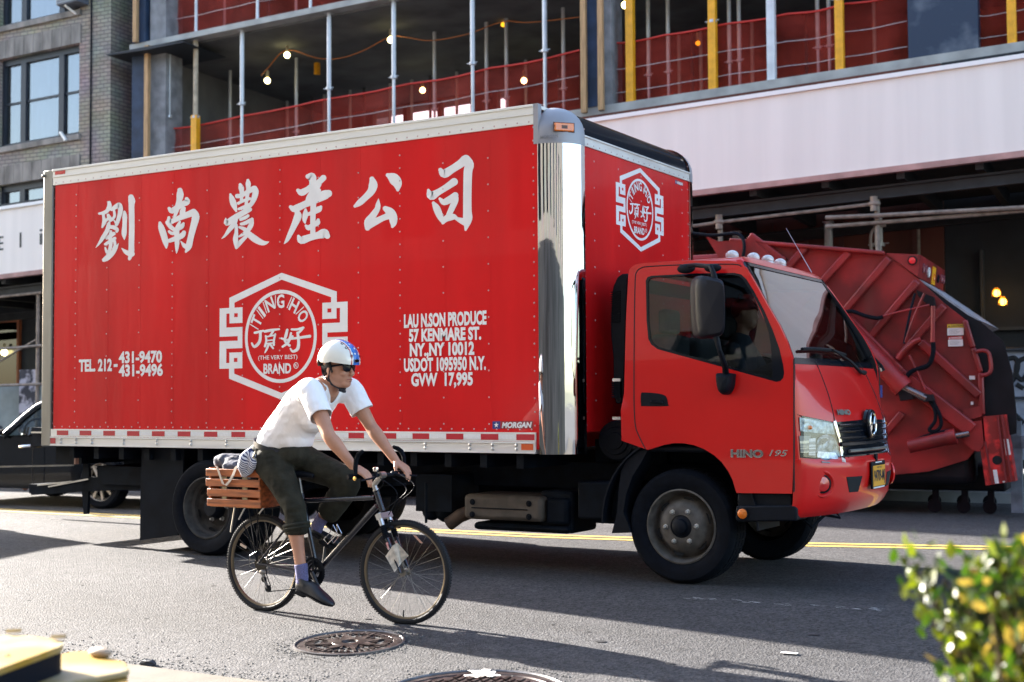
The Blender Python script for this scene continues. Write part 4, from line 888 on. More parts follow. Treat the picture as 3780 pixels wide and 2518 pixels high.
for k in range(14): 
    mb = MB(); a = hit('c1', 32, 380+k*18, 1, .395); b = hit('c1', 105, 372+k*18, 1, .395); mb.beam(a, b, .012, .006); mb.build('louvre', DARKG, AI)
for k in range(7): 
    mb = MB(); a = hit('c1', 45, 1090+k*18, 1, .39); b = hit('c1', 112, 1090+k*18, 1, .39); mb.beam(a, b, .03, .012); mb.build('hose_ring', DARKG, AI)
for yy in (1065, 1365):
    mb = MB(); mb.beam(hit('c1', 48, yy, 1, .38), hit('c1', 110, yy, 1, .38), .02, .022); mb.build('hose_clamp', BOLT, AI)
c = hit('c1', 85, 1540, 1, .5); mb = MB(); mb.lathe((c.x, .45, c.z), (0,1,0), [(0,0),(.06,0),(.065,.01),(.10,.01),(.105,.02),(.14,.02),(.15,.03),(.15,.5),(0,.5)], 24); mb.build('air_filter', BLK, CAB)
mb = MB(); mb.tube([V((2.2,.5,.5)), V((2.3,.5,.42)), V((2.36,.6,.5))], .012, 6); mb.tube([V((2.25,.7,.5)), V((2.42,.75,.47)), V((2.36,.8,.53))], .01, 6); mb.box((1.9,.45,.5), (2.3,2.0,.6)); mb.build('tow_loop', DARKG, T)
# ================================================================ cyclist, bicycle, crate
BY = -1.69; GB = gz(BY)
def r3(x, y, yy=BY): return hit('r3', x, y, 1, yy)
def r4(x, y, yy=BY): return hit('r4', x, y, 1, yy)
def chain(mb, pts, n=14, ref=(0,1,0), k=4):
    """pts: (V, ra, rb): ra across (along ref), rb the other way"""
    flat = [(p[0], p[1], p[2], a, b) for p, a, b in pts]
    sm = smooth2(flat, k, closed=False) if len(flat) > 2 else flat
    P = [V(q[:3]) for q in sm]; mb.tube(P, [(q[3], q[4]) for q in sm], n, ref=ref)
    for i, j in ((0, 1), (-1, -2)):
        r = min(sm[i][3], sm[i][4]); d = (P[j]-P[i]).normalized(); a = V(ref); a = (a-d*a.dot(d)).normalized()
        mb.ball(P[i], (sm[i][3], sm[i][4], r*.8), 12, 8, (a, d.cross(a), d))
def remesh(mb, voxel, smooth=4, fac=.5, cut=None, wr=0., seed=0):
    me = bpy.data.meshes.new('t'); me.from_pydata([tuple(p) for p in mb.v], [], mb.f); o = bpy.data.objects.new('t', me); COL.objects.link(o)
    m = o.modifiers.new('r', 'REMESH'); m.mode = 'VOXEL'; m.voxel_size = voxel
    m = o.modifiers.new('s', 'SMOOTH'); m.iterations = smooth; m.factor = fac
    m2 = bpy.data.meshes.new_from_object(o.evaluated_get(bpy.context.evaluated_depsgraph_get()))
    out = MB(); out.v = [v.co.copy() for v in m2.vertices]; out.f = [list(p.vertices) for p in m2.polygons]
    if cut: out.f = [f for f in out.f if not cut(sum((out.v[i] for i in f), V((0,0,0)))/len(f))]
    if cut:
        for _ in range(3):                              # trim stray corners, then even out the cut edge
            cnt = {}
            for f in out.f:
                for i in range(len(f)): e = tuple(sorted((f[i], f[(i+1) % len(f)]))); cnt[e] = cnt.get(e, 0)+1
            bd = {e for e, c in cnt.items() if c == 1}
            out.f = [f for f in out.f if sum(tuple(sorted((f[i], f[(i+1) % len(f)]))) in bd for i in range(len(f))) < 2]
        cnt = {}
        for f in out.f:
            for i in range(len(f)): e = tuple(sorted((f[i], f[(i+1) % len(f)]))); cnt[e] = cnt.get(e, 0)+1
        nb = {}
        for (a, b), c in cnt.items():
            if c == 1: nb.setdefault(a, []).append(b); nb.setdefault(b, []).append(a)
        for _ in range(14):
            new = {k: out.v[k]*.4 + sum((out.v[j] for j in v), V((0,0,0)))*(.6/len(v)) for k, v in nb.items()}
            for k, q in new.items(): out.v[k] = q
    out.m = [0]*len(out.f); bpy.data.objects.remove(o); bpy.data.meshes.remove(me); bpy.data.meshes.remove(m2)
    used = sorted({i for f in out.f for i in f}); mp_ = {i: k for k, i in enumerate(used)}
    out.v = [out.v[i] for i in used]; out.f = [[mp_[i] for i in f] for f in out.f]; return out
SKIN = mat('skin', (.46, .225, .145), .5, var=.2, vs=16, col2=(.50,.25,.165), bump=.08, bs=120, spec=.4)
SHIRT = mat('white_cotton', (.90, .88, .90), .85, bump=.35, bs=9, bdist=.03, spec=.2, stretch=(1.6, 1, .8))
TROU = mat('dark_olive_cotton', (.022, .022, .016), .85, var=.3, vs=12, bump=.5, bs=14, bdist=.03, spec=.25)
SOCK = mat('blue_sock', (.13, .13, .27), .9, var=.3, vs=120, bump=.5, bs=60, stretch=(1,1,3))
SHOE = mat('black_leather', (.012, .015, .022), .38, spec=.5, bump=.15, bs=25)
PR = thing('person', 'man in white V-neck shirt, star-striped helmet and sunglasses riding a bicycle', 'person', (-.3, BY, GB))
# ---- body skeleton
HC = V((-.088, BY, 1.512))
shN, shF = V((-.165, BY-.185, 1.365)), V((-.13, BY+.175, 1.375))
elN, elF = r4(870, 1050, BY-.27), r4(1300, 960, BY+.23)
wrN, wrF = r4(1110, 1350, BY-.21), r4(1545, 1300, BY+.205)
hipN, hipF = V((-.56, BY-.10, .93)), V((-.55, BY+.10, .93))
knN = r3(458, 945, BY-.12); anN = r3(498, 1300, BY-.135); knF = r3(735, 800, BY+.10); anF = r3(570, 1045, BY+.125)
mb = MB()
chain(mb, [(V((-.60,BY,.97)), .155, .11), (V((-.52,BY,1.08)), .145, .13), (V((-.42,BY,1.20)), .15, .13), (V((-.30,BY,1.31)), .165, .12), (V((-.19,BY,1.385)), .14, .085)])
chain(mb, [(V((-.20,BY,1.37)), .08, .08), (V((-.15,BY,1.42)), .062, .065), (V((-.115,BY,1.47)), .058, .062)])
# head: skull, face, jaw, nose, ears, brow, lips
mb.ball(HC+V((-.015,0,.03)), (.098, .077, .093), 20, 14); mb.ball(HC+V((.02,0,-.035)), (.072, .064, .085), 18, 12); mb.ball(HC+V((.048,0,-.095)), (.042, .040, .030), 14, 10)
chain(mb, [(HC+V((-.05,-.05,-.055)), .018, .022), (HC+V((.0,-.042,-.095)), .018, .02), (HC+V((.05,-.015,-.108)), .016, .018)]); chain(mb, [(HC+V((-.05,.05,-.055)), .018, .022), (HC+V((.0,.042,-.095)), .018, .02), (HC+V((.05,.015,-.108)), .016, .018)])
chain(mb, [(HC+V((.086,0,.012)), .010, .010), (HC+V((.104,0,-.018)), .012, .012), (HC+V((.114,0,-.036)), .016, .012)]); mb.ball(HC+V((.106,-.012,-.040)), (.011,.009,.008)); mb.ball(HC+V((.106,.012,-.040)), (.011,.009,.008))
chain(mb, [(HC+V((.078,-.045,.018)), .010, .009), (HC+V((.090,0,.022)), .012, .010), (HC+V((.078,.045,.018)), .010, .009)])
for s_ in (-1, 1):
    mb.ball(HC+V((-.016, s_*.079, -.014)), (.020, .011, .034), 10, 8); mb.ball(HC+V((.068, s_*.04, -.03)), (.026,.024,.022))
chain(mb, [(HC+V((.084,-.022,-.068)), .006, .006), (HC+V((.094,0,-.066)), .009, .007), (HC+V((.084,.022,-.068)), .006, .006)]); chain(mb, [(HC+V((.082,-.020,-.079)), .007, .006), (HC+V((.090,0,-.080)), .009, .007), (HC+V((.082,.020,-.079)), .007, .006)])
# arms
for sh, el, wr, s_ in ((shN, elN, wrN, -1), (shF, elF, wrF, 1)):
    chain(mb, [(sh, .062, .062), (sh.lerp(el, .35), .054, .056), (sh.lerp(el, .8), .043, .045), (el, .041, .043), (el.lerp(wr, .22), .044, .046), (el.lerp(wr, .6), .034, .036), (wr, .024, .030)])
# legs
for hp, kn, an in ((hipN, knN, anN), (hipF, knF, anF)):
    d = (an-kn).normalized(); back = V((-1,0,0)); back = (back-d*back.dot(d)).normalized()
    chain(mb, [(hp, .09, .10), (hp.lerp(kn, .5), .075, .08), (kn, .055, .06), (kn.lerp(an, .28)+back*.012, .050, .058), (kn.lerp(an, .6)+back*.006, .038, .042), (an, .030, .036)])
def hand(wr, kn_dir, up, fingers, thumb, th_):
    kd = V(kn_dir).normalized(); up = V(up).normalized(); sdv = kd.cross(up).normalized()
    K = wr + kd*.095
    chain(mb, [(wr, .026, .018), (wr+kd*.03, .034, .017), (wr+kd*.065, .042, .016), (K, .041, .013)], ref=sdv)
    for i, f in enumerate(fingers):
        b = K + sdv*(.032-.0215*i) - kd*(.004*abs(i-1.2)); P = [b-kd*.02, b]
        for (dx, dz) in f: P.append(P[-1] + kd*dx + up*dz)
        rad = [.0095, .0095, .0088, .0078, .0065][:len(P)]; rad = [r_*(.88 if i == 3 else 1) for r_ in rad]
        mb.tube(P, rad, 8); mb.ball(P[-1], rad[-1]); [mb.ball(P[j], rad[j]*1.06, 8, 6) for j in range(1, len(P)-1)]
    P = [wr+kd*.025+sdv*.025*th_, wr+kd*.05+sdv*.045*th_-up*.012, wr+kd*.075+sdv*.052*th_-up*.028, wr+kd*.098+sdv*.046*th_-up*.036]
    mb.tube(P, [.014,.012,.010,.008], 8); mb.ball(P[-1], .008); mb.ball(P[1], .0125)
dN = r4(1260, 1440, BY-.18)-wrN; dF = r4(1640, 1370, BY+.19)-wrF
curl = [[(.034,-.012),(.016,-.022),(.002,-.018)], [(.036,-.014),(.016,-.026),(0,-.02)], [(.033,-.016),(.014,-.024),(-.002,-.018)], [(.027,-.012),(.012,-.018),(0,-.014)]]
loose = [[(.040,-.008),(.022,-.016),(.012,-.018)], [(.044,-.012),(.022,-.022),(.008,-.02)], [(.040,-.016),(.016,-.026),(.002,-.02)], [(.032,-.018),(.010,-.022),(-.002,-.016)]]
hand(wrN, dN, (.35,-.25,.9), curl, 0, -1); hand(wrF, dF, (.4,-.1,.9), loose, 0, 1)
body = remesh(mb, .0055, 3, .5); body.build('body', SKIN, PR, angle=180)
mb = MB(); chain(mb, [(HC+V((.087,-.024,-.071)), .003, .003), (HC+V((.0985,-.006,-.069)), .0045, .004), (HC+V((.0985,.006,-.069)), .0045, .004), (HC+V((.087,.024,-.071)), .003, .003)]); chain(mb, [(HC+V((.084,-.018,-.080)), .003, .003), (HC+V((.096,0,-.081)), .0045, .004), (HC+V((.084,.018,-.080)), .003, .003)]); mb.build('lips', mat('lips', (.30,.10,.08), .5), PR)
# ---- clothing
mb = MB()
chain(mb, [(V((-.605,BY,.955)), .168, .125), (V((-.575,BY,1.02)), .168, .145), (V((-.515,BY,1.09)), .168, .152), (V((-.43,BY,1.185)), .172, .147), (V((-.325,BY,1.295)), .184, .142), (V((-.215,BY,1.378)), .16, .105), (V((-.172,BY,1.425)), .092, .078)], 20)
mb.ball(V((-.455,BY,1.06)), (.12,.15,.10)); mb.ball(V((-.30,BY,1.20)), (.10,.14,.10))
for sh, el, s_ in ((shN, elN, -1), (shF, elF, 1)):
    d = el-sh
    chain(mb, [(sh+V((-.05, -s_*.03, .0)), .085, .085), (sh, .080, .082), (sh+d*.35, .074, .078), (sh+d*.60, .070, .078)])
vA, vB, vC = r4(820, 415, BY-.07), r4(932, 722, BY-.06), r4(1075, 540, BY+.06)
sleeve = [(shN, elN), (shF, elF)]
def cutshirt(c):
    if c.z < 1.0 + .16*(-.55-c.x) + .012*sin(c.x*23+c.y*17): return True
    for sh, el in sleeve:
        d = (el-sh); t = (c-sh).dot(d)/d.length_squared; off = (c-sh-d*t).length
        if t > .575 and off < .12: return True
    # V neck: a wedge at the front of the throat
    if c.z > 1.285 and c.x > -.20:
        hw = .075*max(0, min(1, (c.z-1.285)/.14))
        if abs(c.y-BY) < hw: return True
    if c.z > 1.428 and abs(c.y-BY) < .085: return True
    return False
sh_ = remesh(mb, .008, 8, .5, cutshirt)
rr = random.Random(3)
from mathutils import noise as NZ
for i, p in enumerate(sh_.v):
    q = V((p.x*7+p.z*5, p.y*5, p.z*9-p.x*6)); sh_.v[i] = p + V((.3,-.8,.4))*(NZ.noise(q)*.006+abs(NZ.noise(q*1.7+V((3,1,2))))*-.008+NZ.noise(q*2.9)*.002)
sh_.solid(-.003); sh_.build('shirt', SHIRT, PR, angle=180)
mb = MB()
chain(mb, [(V((-.655,BY,.975)), .165, .125), (V((-.60,BY,.945)), .172, .150), (V((-.52,BY,.935)), .168, .135)], 20); mb.ball(V((-.45,BY,.96)), (.12,.15,.09))
chain(mb, [(hipN+V((-.02,0,0)), .102, .130), (hipN.lerp(knN, .4), .088, .104), (hipN.lerp(knN, .75), .074, .083), (knN, .068, .074), (knN.lerp(anN, .18), .064, .073), (knN.lerp(anN, .33), .067, .077)], 18)
chain(mb, [(hipF, .102, .130), (hipF.lerp(knF, .4), .090, .104), (hipF.lerp(knF, .8), .075, .087), (knF+V((.006,0,-.006)), .069, .079), (knF.lerp(anF, .25)+V((.022,0,0)), .068, .088), (knF.lerp(anF, .68)+V((.018,0,0)), .060, .080)], 18)
tr = remesh(mb, .009, 5, .5, lambda c: c.z > 1.045 + .16*(-.55-c.x) or (c.z < .452 and c.y < BY-.02) or ((c-anF).dot((knF-anF).normalized()) < .092 and c.y > BY+.02 and c.x < .05 and c.z < .70))
for i, p in enumerate(tr.v):
    q = V((p.x*8, p.y*6, p.z*14)); k = 1.6 if p.z < .62 else 1; tr.v[i] = p + V((.5,-.7,.3))*(NZ.noise(q)*.005*k-abs(NZ.noise(q*1.6))*.009*k+NZ.noise(q*2.6)*.002*k)
tr.solid(-.003); tr.build('trousers', TROU, PR, angle=180)
TRO = [o for o in PR.children if o.name.startswith('trousers')][0]
mb = MB(); d = (anN-knN).normalized(); c = knN.lerp(anN, .315); a = V((0,1,0)); b = d.cross(a)
for k in range(2): mb.tube([c+d*(.02*k-.03)+a*cos(t*pi/12)*.074+b*sin(t*pi/12)*.083 for t in range(25)], .012, 8, cap=False)
mb.build('rolled_cuff', TROU, TRO)
mb = MB(); g = []
for dz in (-.018, .018):
    g.append([V((-.575+cos(t*pi/16)*.165, BY+sin(t*pi/16)*.176, 1.005+dz-.16*cos(t*pi/16)*.3)) for t in range(33)])
mb.rows(g); mb.solid(-.006); mb.build('belt', mat('belt_leather', (.008,.011,.022), .4), PR)
mb = MB(); P = [(-.735,BY-.05,.995),(-.76,BY-.07,.94),(-.70,BY-.12,.925),(-.64,BY-.16,.93),(-.60,BY-.175,.95)]
g = [[V(p)+V((-.012,-.018,.03)) for p in P], [V(p)+V((-.02,-.03,.0)) for p in P], [V(p)+V((0,-.01,-.035)) for p in P]]; mb.rows(g); mb.solid(-.008); mb.build('pocket_flap', mat('pale_lining', (.40,.36,.25), .8, var=.4, vs=14, bump=.5, bs=20), TRO)
def foot(an, toe, heel, up):
    mb = MB(); f = (toe-heel).normalized(); up = V(up); up = (up-f*up.dot(f)).normalized()
    L = (toe-heel).length
    S = [(heel+up*.035, .030, .036), (heel+f*L*.12+up*.042, .035, .044), (heel+f*L*.35+up*.046, .037, .048), (heel+f*L*.55+up*.036, .043, .036), (heel+f*L*.75+up*.026, .045, .026), (heel+f*L*.92+up*.018, .034, .017), (toe+up*.012, .018, .010)]
    chain(mb, S); chain(mb, [(an, .036, .044), (heel+f*L*.2+up*.05, .038, .046)])
    s = remesh(mb, .006, 4, .5, lambda c: (c-an).dot(up) > .012); s.solid(-.002); SH = s.build('shoe', SHOE, PR, angle=180)
    m = MB(); sd = f.cross(up); o = [(0,-.030),(.1,-.034),(.35,-.032),(.6,-.044),(.8,-.042),(.95,-.02),(1.0,0),(.95,.022),(.8,.042),(.6,.042),(.35,.03),(.1,.032),(0,.028)]
    m.prism([heel+f*(a*L)+sd*b-up*.002 for a, b in smooth2(o, 3)], up*.010); m.frame(heel, f, sd, up, (-.004,-.032,-.018), (.07,.032,.0)); m.build('sole', BLK, SH)
heelN, toeN = r3(478, 1372, BY-.14), r3(655, 1455, BY-.14)
foot(anN+V((.005,0,-.015)), toeN, heelN, (.45,0,.9))
heelF, toeF = r3(560, 1068, BY+.125), r3(700, 1150, BY+.125); foot(anF+V((.0,0,-.015)), toeF, heelF, (.45,0,.9))
for an, kn, hl, t1 in ((anN, knN, heelN, .19), (anF, knF, heelF, .26)):
    d = (kn-an); mb = MB(); chain(mb, [(hl+V((.03,0,.05)), .034, .042), (an+V((0,0,-.02)), .035, .041), (an+d*.1, .036, .042), (an+d*t1, .040, .045)]); 
    dn = d.normalized(); s = remesh(mb, .006, 3, .5, lambda c: (c-an).dot(dn) > d.length*t1-.004); s.solid(-.002); s.build('sock', SOCK, PR, angle=180)
# hair, helmet, glasses
mb = MB()
for s_ in (-1, 1):
    chain(mb, [(HC+V((-.03, s_*.076, .03)), .016, .03), (HC+V((-.005, s_*.078, .0)), .008, .014), (HC+V((.004, s_*.074, -.025)), .006, .010)]); chain(mb, [(HC+V((-.06,s_*.068,.01)), .016, .03), (HC+V((-.075,s_*.05,-.03)), .014, .022)])
mb.ball(HC+V((-.06,0,0)), (.055,.072,.06)); remesh(mb, .006, 2).build('hair', mat('dark_hair', (.018,.013,.011), .7, bump=.5, bs=120), PR, angle=180)
HM = V((-.088, BY, 1.562)); hx = V((.985,0,-.17)).normalized(); hz = hx.cross(V((0,1,0))) * -1; hz = V((.17,0,.985)).normalized(); hyv = V((0,1,0))
HWH = mat('helmet_white', (.80,.78,.70), .2, coat=.7); HBL = mat('helmet_blue', (.02,.16,.55), .22, coat=.7, var=.25, vs=14); HRD = mat('helmet_red', (.50,.05,.07), .22, coat=.7); 
mb = MB(); NU, NVV = 96, 28; idx = {}
ra, rb, rc = .148, .123, .140
hp_ = lambda th, ph, k=1.0: HM + hx*(ra*k*sin(th)*cos(ph)) + hyv*(rb*k*sin(th)*sin(ph)) + hz*(rc*k*cos(th))
def edge_th(ph):                                        # lower rim: low at back and over the ears' rear, raised over the ear, straight at the brow
    c = cos(ph); a = abs(math.atan2(sin(ph), cos(ph)))
    e = 1.60
    if a > 2.2: e = 1.60+.36*min(1, (a-2.2)/.5)
    elif a > 1.35: e = 1.60 + .12*sin((a-1.35)/.85*pi) - .02
    return e
for i in range(NVV+1):
    for j in range(NU):
        ph = 2*pi*j/NU; mb.v.append(hp_(edge_th(ph)*i/NVV, ph))
for i in range(NVV):
    for j in range(NU):
        f = [i*NU+j, (i+1)*NU+j, (i+1)*NU+(j+1) % NU, i*NU+(j+1) % NU]; c = sum((mb.v[k] for k in f), V((0,0,0)))/4
        l = abs((c-HM).dot(hyv)); mb.f.append(f); mb.m.append(1 if l < .031 else (0 if l < .039 else (2 if l < .046 else 0)))
mb.cur = 0
rim = [mb.v[NVV*NU+j] for j in range(NU)]; inn = [HM+(p-HM)*.93 for p in rim]; mb.cur = 3; mb.rows([rim, inn], closed=True); g = [[HM+(p-HM)*.93+hz*0 for p in rim]]
for i in range(6): g.append([HM+(hp_(edge_th(2*pi*j/NU)*(5-i)/6, 2*pi*j/NU)-HM)*.9 for j in range(NU)])
mb.rows(g, closed=True)
HEL = mb.build('helmet', [HWH, HBL, HRD, BLK], PR, angle=60)
mb = MB()
def star(th, ph, r):
    c = hp_(th, ph, 1.006); n = (c-HM).normalized(); t1 = hyv - n*hyv.dot(n); t1.normalize(); t2 = n.cross(t1)
    mb.add([c]+[c+(t1*sin(k*pi/5)+t2*cos(k*pi/5))*(r if k % 2 == 0 else r*.42) for k in range(10)], [(0,1+k,1+(k+1) % 10) for k in range(10)])
for th, sy in ((1.08,-.10), (.80,.06), (.55,-.2), (.30,.2), (-.3,-.3), (-.6,.1)): star(abs(th), sy if th > 0 else pi-sy, .0105)
mb.build('star', mat('star_white', (.8,.8,.8), .3), HEL)
mb = MB()
for th, ph in ((1.2,-.36),(1.2,.36),(.8,-.62),(.8,.62),(.55,-.9),(.55,.9)):
    c = hp_(th, ph, 1.003); n = (c-HM).normalized(); mb.lathe(c-n*.004, n, [(.010,0),(.010,.005),(.007,.006),(.006,.001),(0,0)], 14)
mb.build('vent', mat('hole_black', (.004,.005,.007), .9), HEL)
c = hp_(1.40, -.04, 1.005); n = (c-HM).normalized(); t2 = (hz-n*hz.dot(n)).normalized(); mb = MB()
for k, (a, o) in enumerate(((.025, 0), (.022, .0015))):
    mb.cur = k; mb.prism([c+hyv*cos(t*pi/12)*a+t2*sin(t*pi/12)*a*.45+n*o for t in range(24)], n*.002)
mb.build('name_plate', [BOLT, BLKG], HEL)
mb = MB()                                               # straps
for s_ in (-1, 1):
    ch_ = HC+V((.03, s_*.028, -.128)); mb.tube([HC+V((-.085,s_*.07,.02)), HC+V((-.065,s_*.082,-.03)), HC+V((-.03,s_*.074,-.075)), ch_], [(.009,.003)]*4, 8); mb.tube([HC+V((.004,s_*.086,.03)), HC+V((-.004,s_*.086,-.02)), HC+V((-.022,s_*.078,-.06)), HC+V((-.012,s_*.062,-.1)), ch_], [(.008,.003)]*5, 8)
mb.tube([HC+V((.03,-.028,-.128)), HC+V((.04,0,-.133)), HC+V((.03,.028,-.128))], [(.011,.005)]*3, 8); mb.frame(HC+V((.045,-.03,-.135)), V((1,0,-.3)).normalized(), V((0,1,0)), V((.3,0,1)).normalized(), (-.012,-.012,-.012), (.03,.012,.004)); mb.build('chin_strap', mat('strap_black', (.012,.014,.02), .7), HEL)
mb = MB(); NG = BLKG
for s_ in (-1, 1):
    lens = [(.098,.004,.030),(.097,.018,.034),(.089,.048,.034),(.080,.061,.029),(.079,.060,.008),(.085,.048,-.010),(.094,.026,-.012),(.098,.010,.0)]
    P = [HC+V((x+.004, s_*y, z-.006)) for x, y, z in smooth2(lens, 3)]; c = sum(P, V((0,0,0)))/len(P)+V((.007,s_*.004,0)); k = len(mb.v); mb.add(P+[c], [(i, (i+1) % len(P), len(P)) for i in range(len(P))]); mb.tube(P+[P[0]], .0035, 6, cap=False)
    mb.tube([HC+V((.082,s_*.064,.024)), HC+V((.05,s_*.078,.020)), HC+V((-.02,s_*.084,.012))], [(.006,.003)]*3, 6)
mb.tube([HC+V((.102,-.006,.02)), HC+V((.106,0,.018)), HC+V((.102,.006,.02))], .004, 6); mb.build('sunglasses', NG, PR)
# ================================================================ bicycle
FR = mat('bike_frame_black', (.010,.012,.020), .25, coat=.5); RIM_ = mat('bike_rim', (.20,.165,.12), .3, .85); SPK = mat('spoke', (.22,.21,.19), .35, .9); TY = mat('bike_tyre', (.013,.014,.018), .7, bump=.4, bs=90, spec=.3)
BK = thing('bicycle', 'black bicycle with suspension fork and bar ends, ridden by the man', 'bicycle', (-.13, BY, GB))
rh = V((-.712, BY, GB+.312)); fh = V((.430, BY, GB+.318)); bb = V((-.262, BY, .205)); ht0, ht1 = r3(880, 858), r3(914, 962); st1 = r3(512, 950); stp = V((st1.x-.028, BY, st1.z+.10))
STEER = radians(5.5)
def bikewheel(hub, R_, steer, name='wheel'):
    fx = V((cos(steer), sin(steer), 0)); ax = V((-sin(steer), cos(steer), 0)); up = V((0,0,1))
    pt = lambda a, r, o=0: hub + fx*(cos(a)*r) + up*(sin(a)*r) + ax*o
    mb = MB(); mb.lathe(hub, ax, [(R_-.034,-.013),(R_-.026,-.019),(R_-.012,-.0185),(R_-.003,-.011),(R_,0),(R_-.003,.011),(R_-.012,.0185),(R_-.026,.019),(R_-.034,.013)], 72, ref=up, closed=True)
    for k in range(110):
        a = 2*pi*k/110; rd = fx*cos(a)+up*sin(a); td = -fx*sin(a)+up*cos(a)
        for o in (-.011, .011): mb.frame(pt(a, R_-.006, o), rd, td, ax, (.001,-.005,-.006), (.0068,.005,.006))
    W = mb.build(name, TY, BK)
    mb = MB(); mb.lathe(hub, ax, [(R_-.032,-.012),(R_-.040,-.011),(R_-.046,-.007),(R_-.046,.007),(R_-.040,.011),(R_-.032,.012)], 72, ref=up, closed=True); mb.build('rim', RIM_, W)
    mb = MB()
    for k in range(32):
        a = 2*pi*k/32; sd = -1 if k % 2 else 1; off = (.42 if (k//2) % 2 else -.42)
        mb.tube([pt(a+off*2.2, .020, sd*.028), pt(a, R_-.044, sd*.003)], .00095, 4)
    mb.build('spokes', SPK, W)
    mb = MB(); mb.lathe(hub, ax, [(0,-.06),(.006,-.06),(.006,-.034),(.024,-.032),(.024,-.026),(.014,-.02),(.014,.02),(.024,.026),(.024,.032),(.006,.034),(.006,.06),(0,.06)], 20); mb.build('hub', SPK, W)
    return W, pt
WR, ptr = bikewheel(rh, .318, 0); WF, ptf = bikewheel(fh, .322, STEER)
mb = MB(); mb.frame(ptf(1.12, .23, -.012), -V((1,0,0))*sin(1.12-.25)+V((0,0,1))*cos(1.12-.25), V((0,1,0)), V((1,0,0)), (-.035,-.003,-.009), (.035,.003,.009)); mb.build('wheel_reflector', mat('reflector_amber', (.5,.28,.2), .3), WF)
mb = MB(); mb.frame(ptr(2.6, .20, -.012), V((1,0,-.4)).normalized(), V((0,1,0)), V((.4,0,1)).normalized(), (-.028,-.003,-.008), (.028,.003,.008)); mb.build('wheel_reflector', mat('reflector_pale', (.6,.5,.4), .2), WR)
mb = MB(); mb.tube([ptf(-1.62,.28), ptf(-1.62,.235)], [.006,.004], 6); mb.build('valve', BLK, WF)
mb = MB()
mb.tube([ht0, ht1], .019, 12); mb.tube([r3(514, 908), r3(872, 892)], .015, 12); mb.tube([r3(885, 935), bb], .019, 12); mb.tube([stp, bb], .0155, 12); mb.lathe(bb, (0,1,0), [(0,-.035),(.02,-.035),(.02,.035),(0,.035)], 14)
for s_ in (-1, 1):
    mb.tube([bb+V((-.03,s_*.02,0)), bb+V((-.12,s_*.035,.005)), rh+V((0,s_*.062,0))], .009, 8); mb.tube([st1+V((0,s_*.012,.02)), st1+V((-.06,s_*.04,-.06)), rh+V((0,s_*.062,0))], .008, 8)
BF = mb.build('frame', FR, BK)
mb = MB(); fd = (ht1-ht0).normalized(); cr = ht1+fd*.03; fx = V((cos(STEER), sin(STEER), 0)); ay = V((-sin(STEER), cos(STEER), 0))
for s_ in (-1, 1): mb.tube([cr+ay*s_*.055+fd*.10, fh+ay*s_*.055], [.016,.011], 10)
FK = mb.build('fork', FR, BK); mb = MB(); mb.beam(cr-ay*.07, cr+ay*.07, .04, .035, fd)
for s_ in (-1, 1): mb.tube([cr+ay*s_*.055-fd*.02, cr+ay*s_*.055+fd*.06], .017, 10)
mb.build('fork_crown', mat('silver_crown', (.6,.6,.6), .3, .8), FK); mb = MB()
for s_ in (-1, 1):
    for k in range(7): mb.lathe(cr+ay*s_*.055+fd*(.06+.012*k), fd, [(.017,0),(.0215,.006),(.017,.012)], 12)
mb.build('rubber_boot', RUB, FK)
mb = MB()
for s_ in (-1, 1):
    c = cr+ay*s_*.055+fd*.17; mb.lathe(c, fd, [(.0162,0),(.0150,.045)], 12)
mb.build('sticker', mat('fork_sticker', (.55,.12,.13), .4, var=.9, vs=60, col2=(.6,.55,.55)), FK)
# brakes, stem, bars
mb = MB()
for s_ in (-1, 1):
    q = fh.lerp(cr, .80)+ay*s_*.045; mb.tube([q-fd*.0+fx*.03, q+fx*.05-fd*.05, cr+fx*.06+ay*s_*.02+fd*.03], .007, 6); mb.ball(q+fx*.05+V((0,0,.0)), (.02,.012,.012))
mb.build('brake', BLK, BK)
stem0 = ht0-fd*.03; barc = r3(908, 775); mb = MB(); mb.lathe(ht0, -fd, [(.021,0),(.021,.012),(.017,.014),(.017,.045),(0,.048)], 14); mb.tube([stem0-fd*.012, barc], [.018,.016], 10); mb.lathe(barc, ay, [(0,-.03),(.021,-.03),(.021,.03),(0,.03)], 14); mb.build('stem', mat('silver_stem', (.5,.48,.45), .3, .85), BK)
hN, hF = r4(1210, 1455, BY-.19), r4(1655, 1425, BY+.20)
barN, barF = barc+V((-.06,-.27,.0)), barc+V((.02,.27,.01)); mb = MB(); mb.tube([barN, barc+V((-.01,-.08,0)), barc, barc+V((.01,.08,0)), barF], .0115, 10)
HB_ = mb.build('handlebar', BLK, BK)
for e, s_, pts in ((barN, -1, [(1135,1440),(1133,1380),(1140,1290),(1165,1230),(1200,1205)]), (barF, 1, [(1630,1340),(1625,1260),(1600,1200),(1560,1170),(1525,1158)])):
    yy = e.y; P = [r4(*p, yy) for p in pts]; mb = MB(); mb.tube(P, [.013,.015,.0155,.015,.012], 10); mb.ball(P[-1], .013); mb.build('bar_end', RUB, HB_)
    mb = MB(); mb.tube([e, e.lerp(barc, .5)], .0165, 10); mb.build('grip', RUB, HB_)
    if s_ < 0: mb = MB(); mb.lathe(r4(1130, 1478, yy), (-.3,-1,0), [(0,0),(.013,0),(.013,.006),(0,.008)], 12); mb.build('end_plug', mat('brass', (.6,.35,.1), .3, .9), HB_)
    b0 = barc.lerp(e, .42); mb = MB(); mb.tube([b0, b0+V((.05,0,-.01)), b0+V((.075,(e-b0).y*.4,-.012)), b0+V((.07,(e-b0).y*1.0,-.02))], [.011,.009,.006,.005], 8); mb.ball(b0, (.018,.022,.018)); mb.build('brake_lever', BLK, HB_)
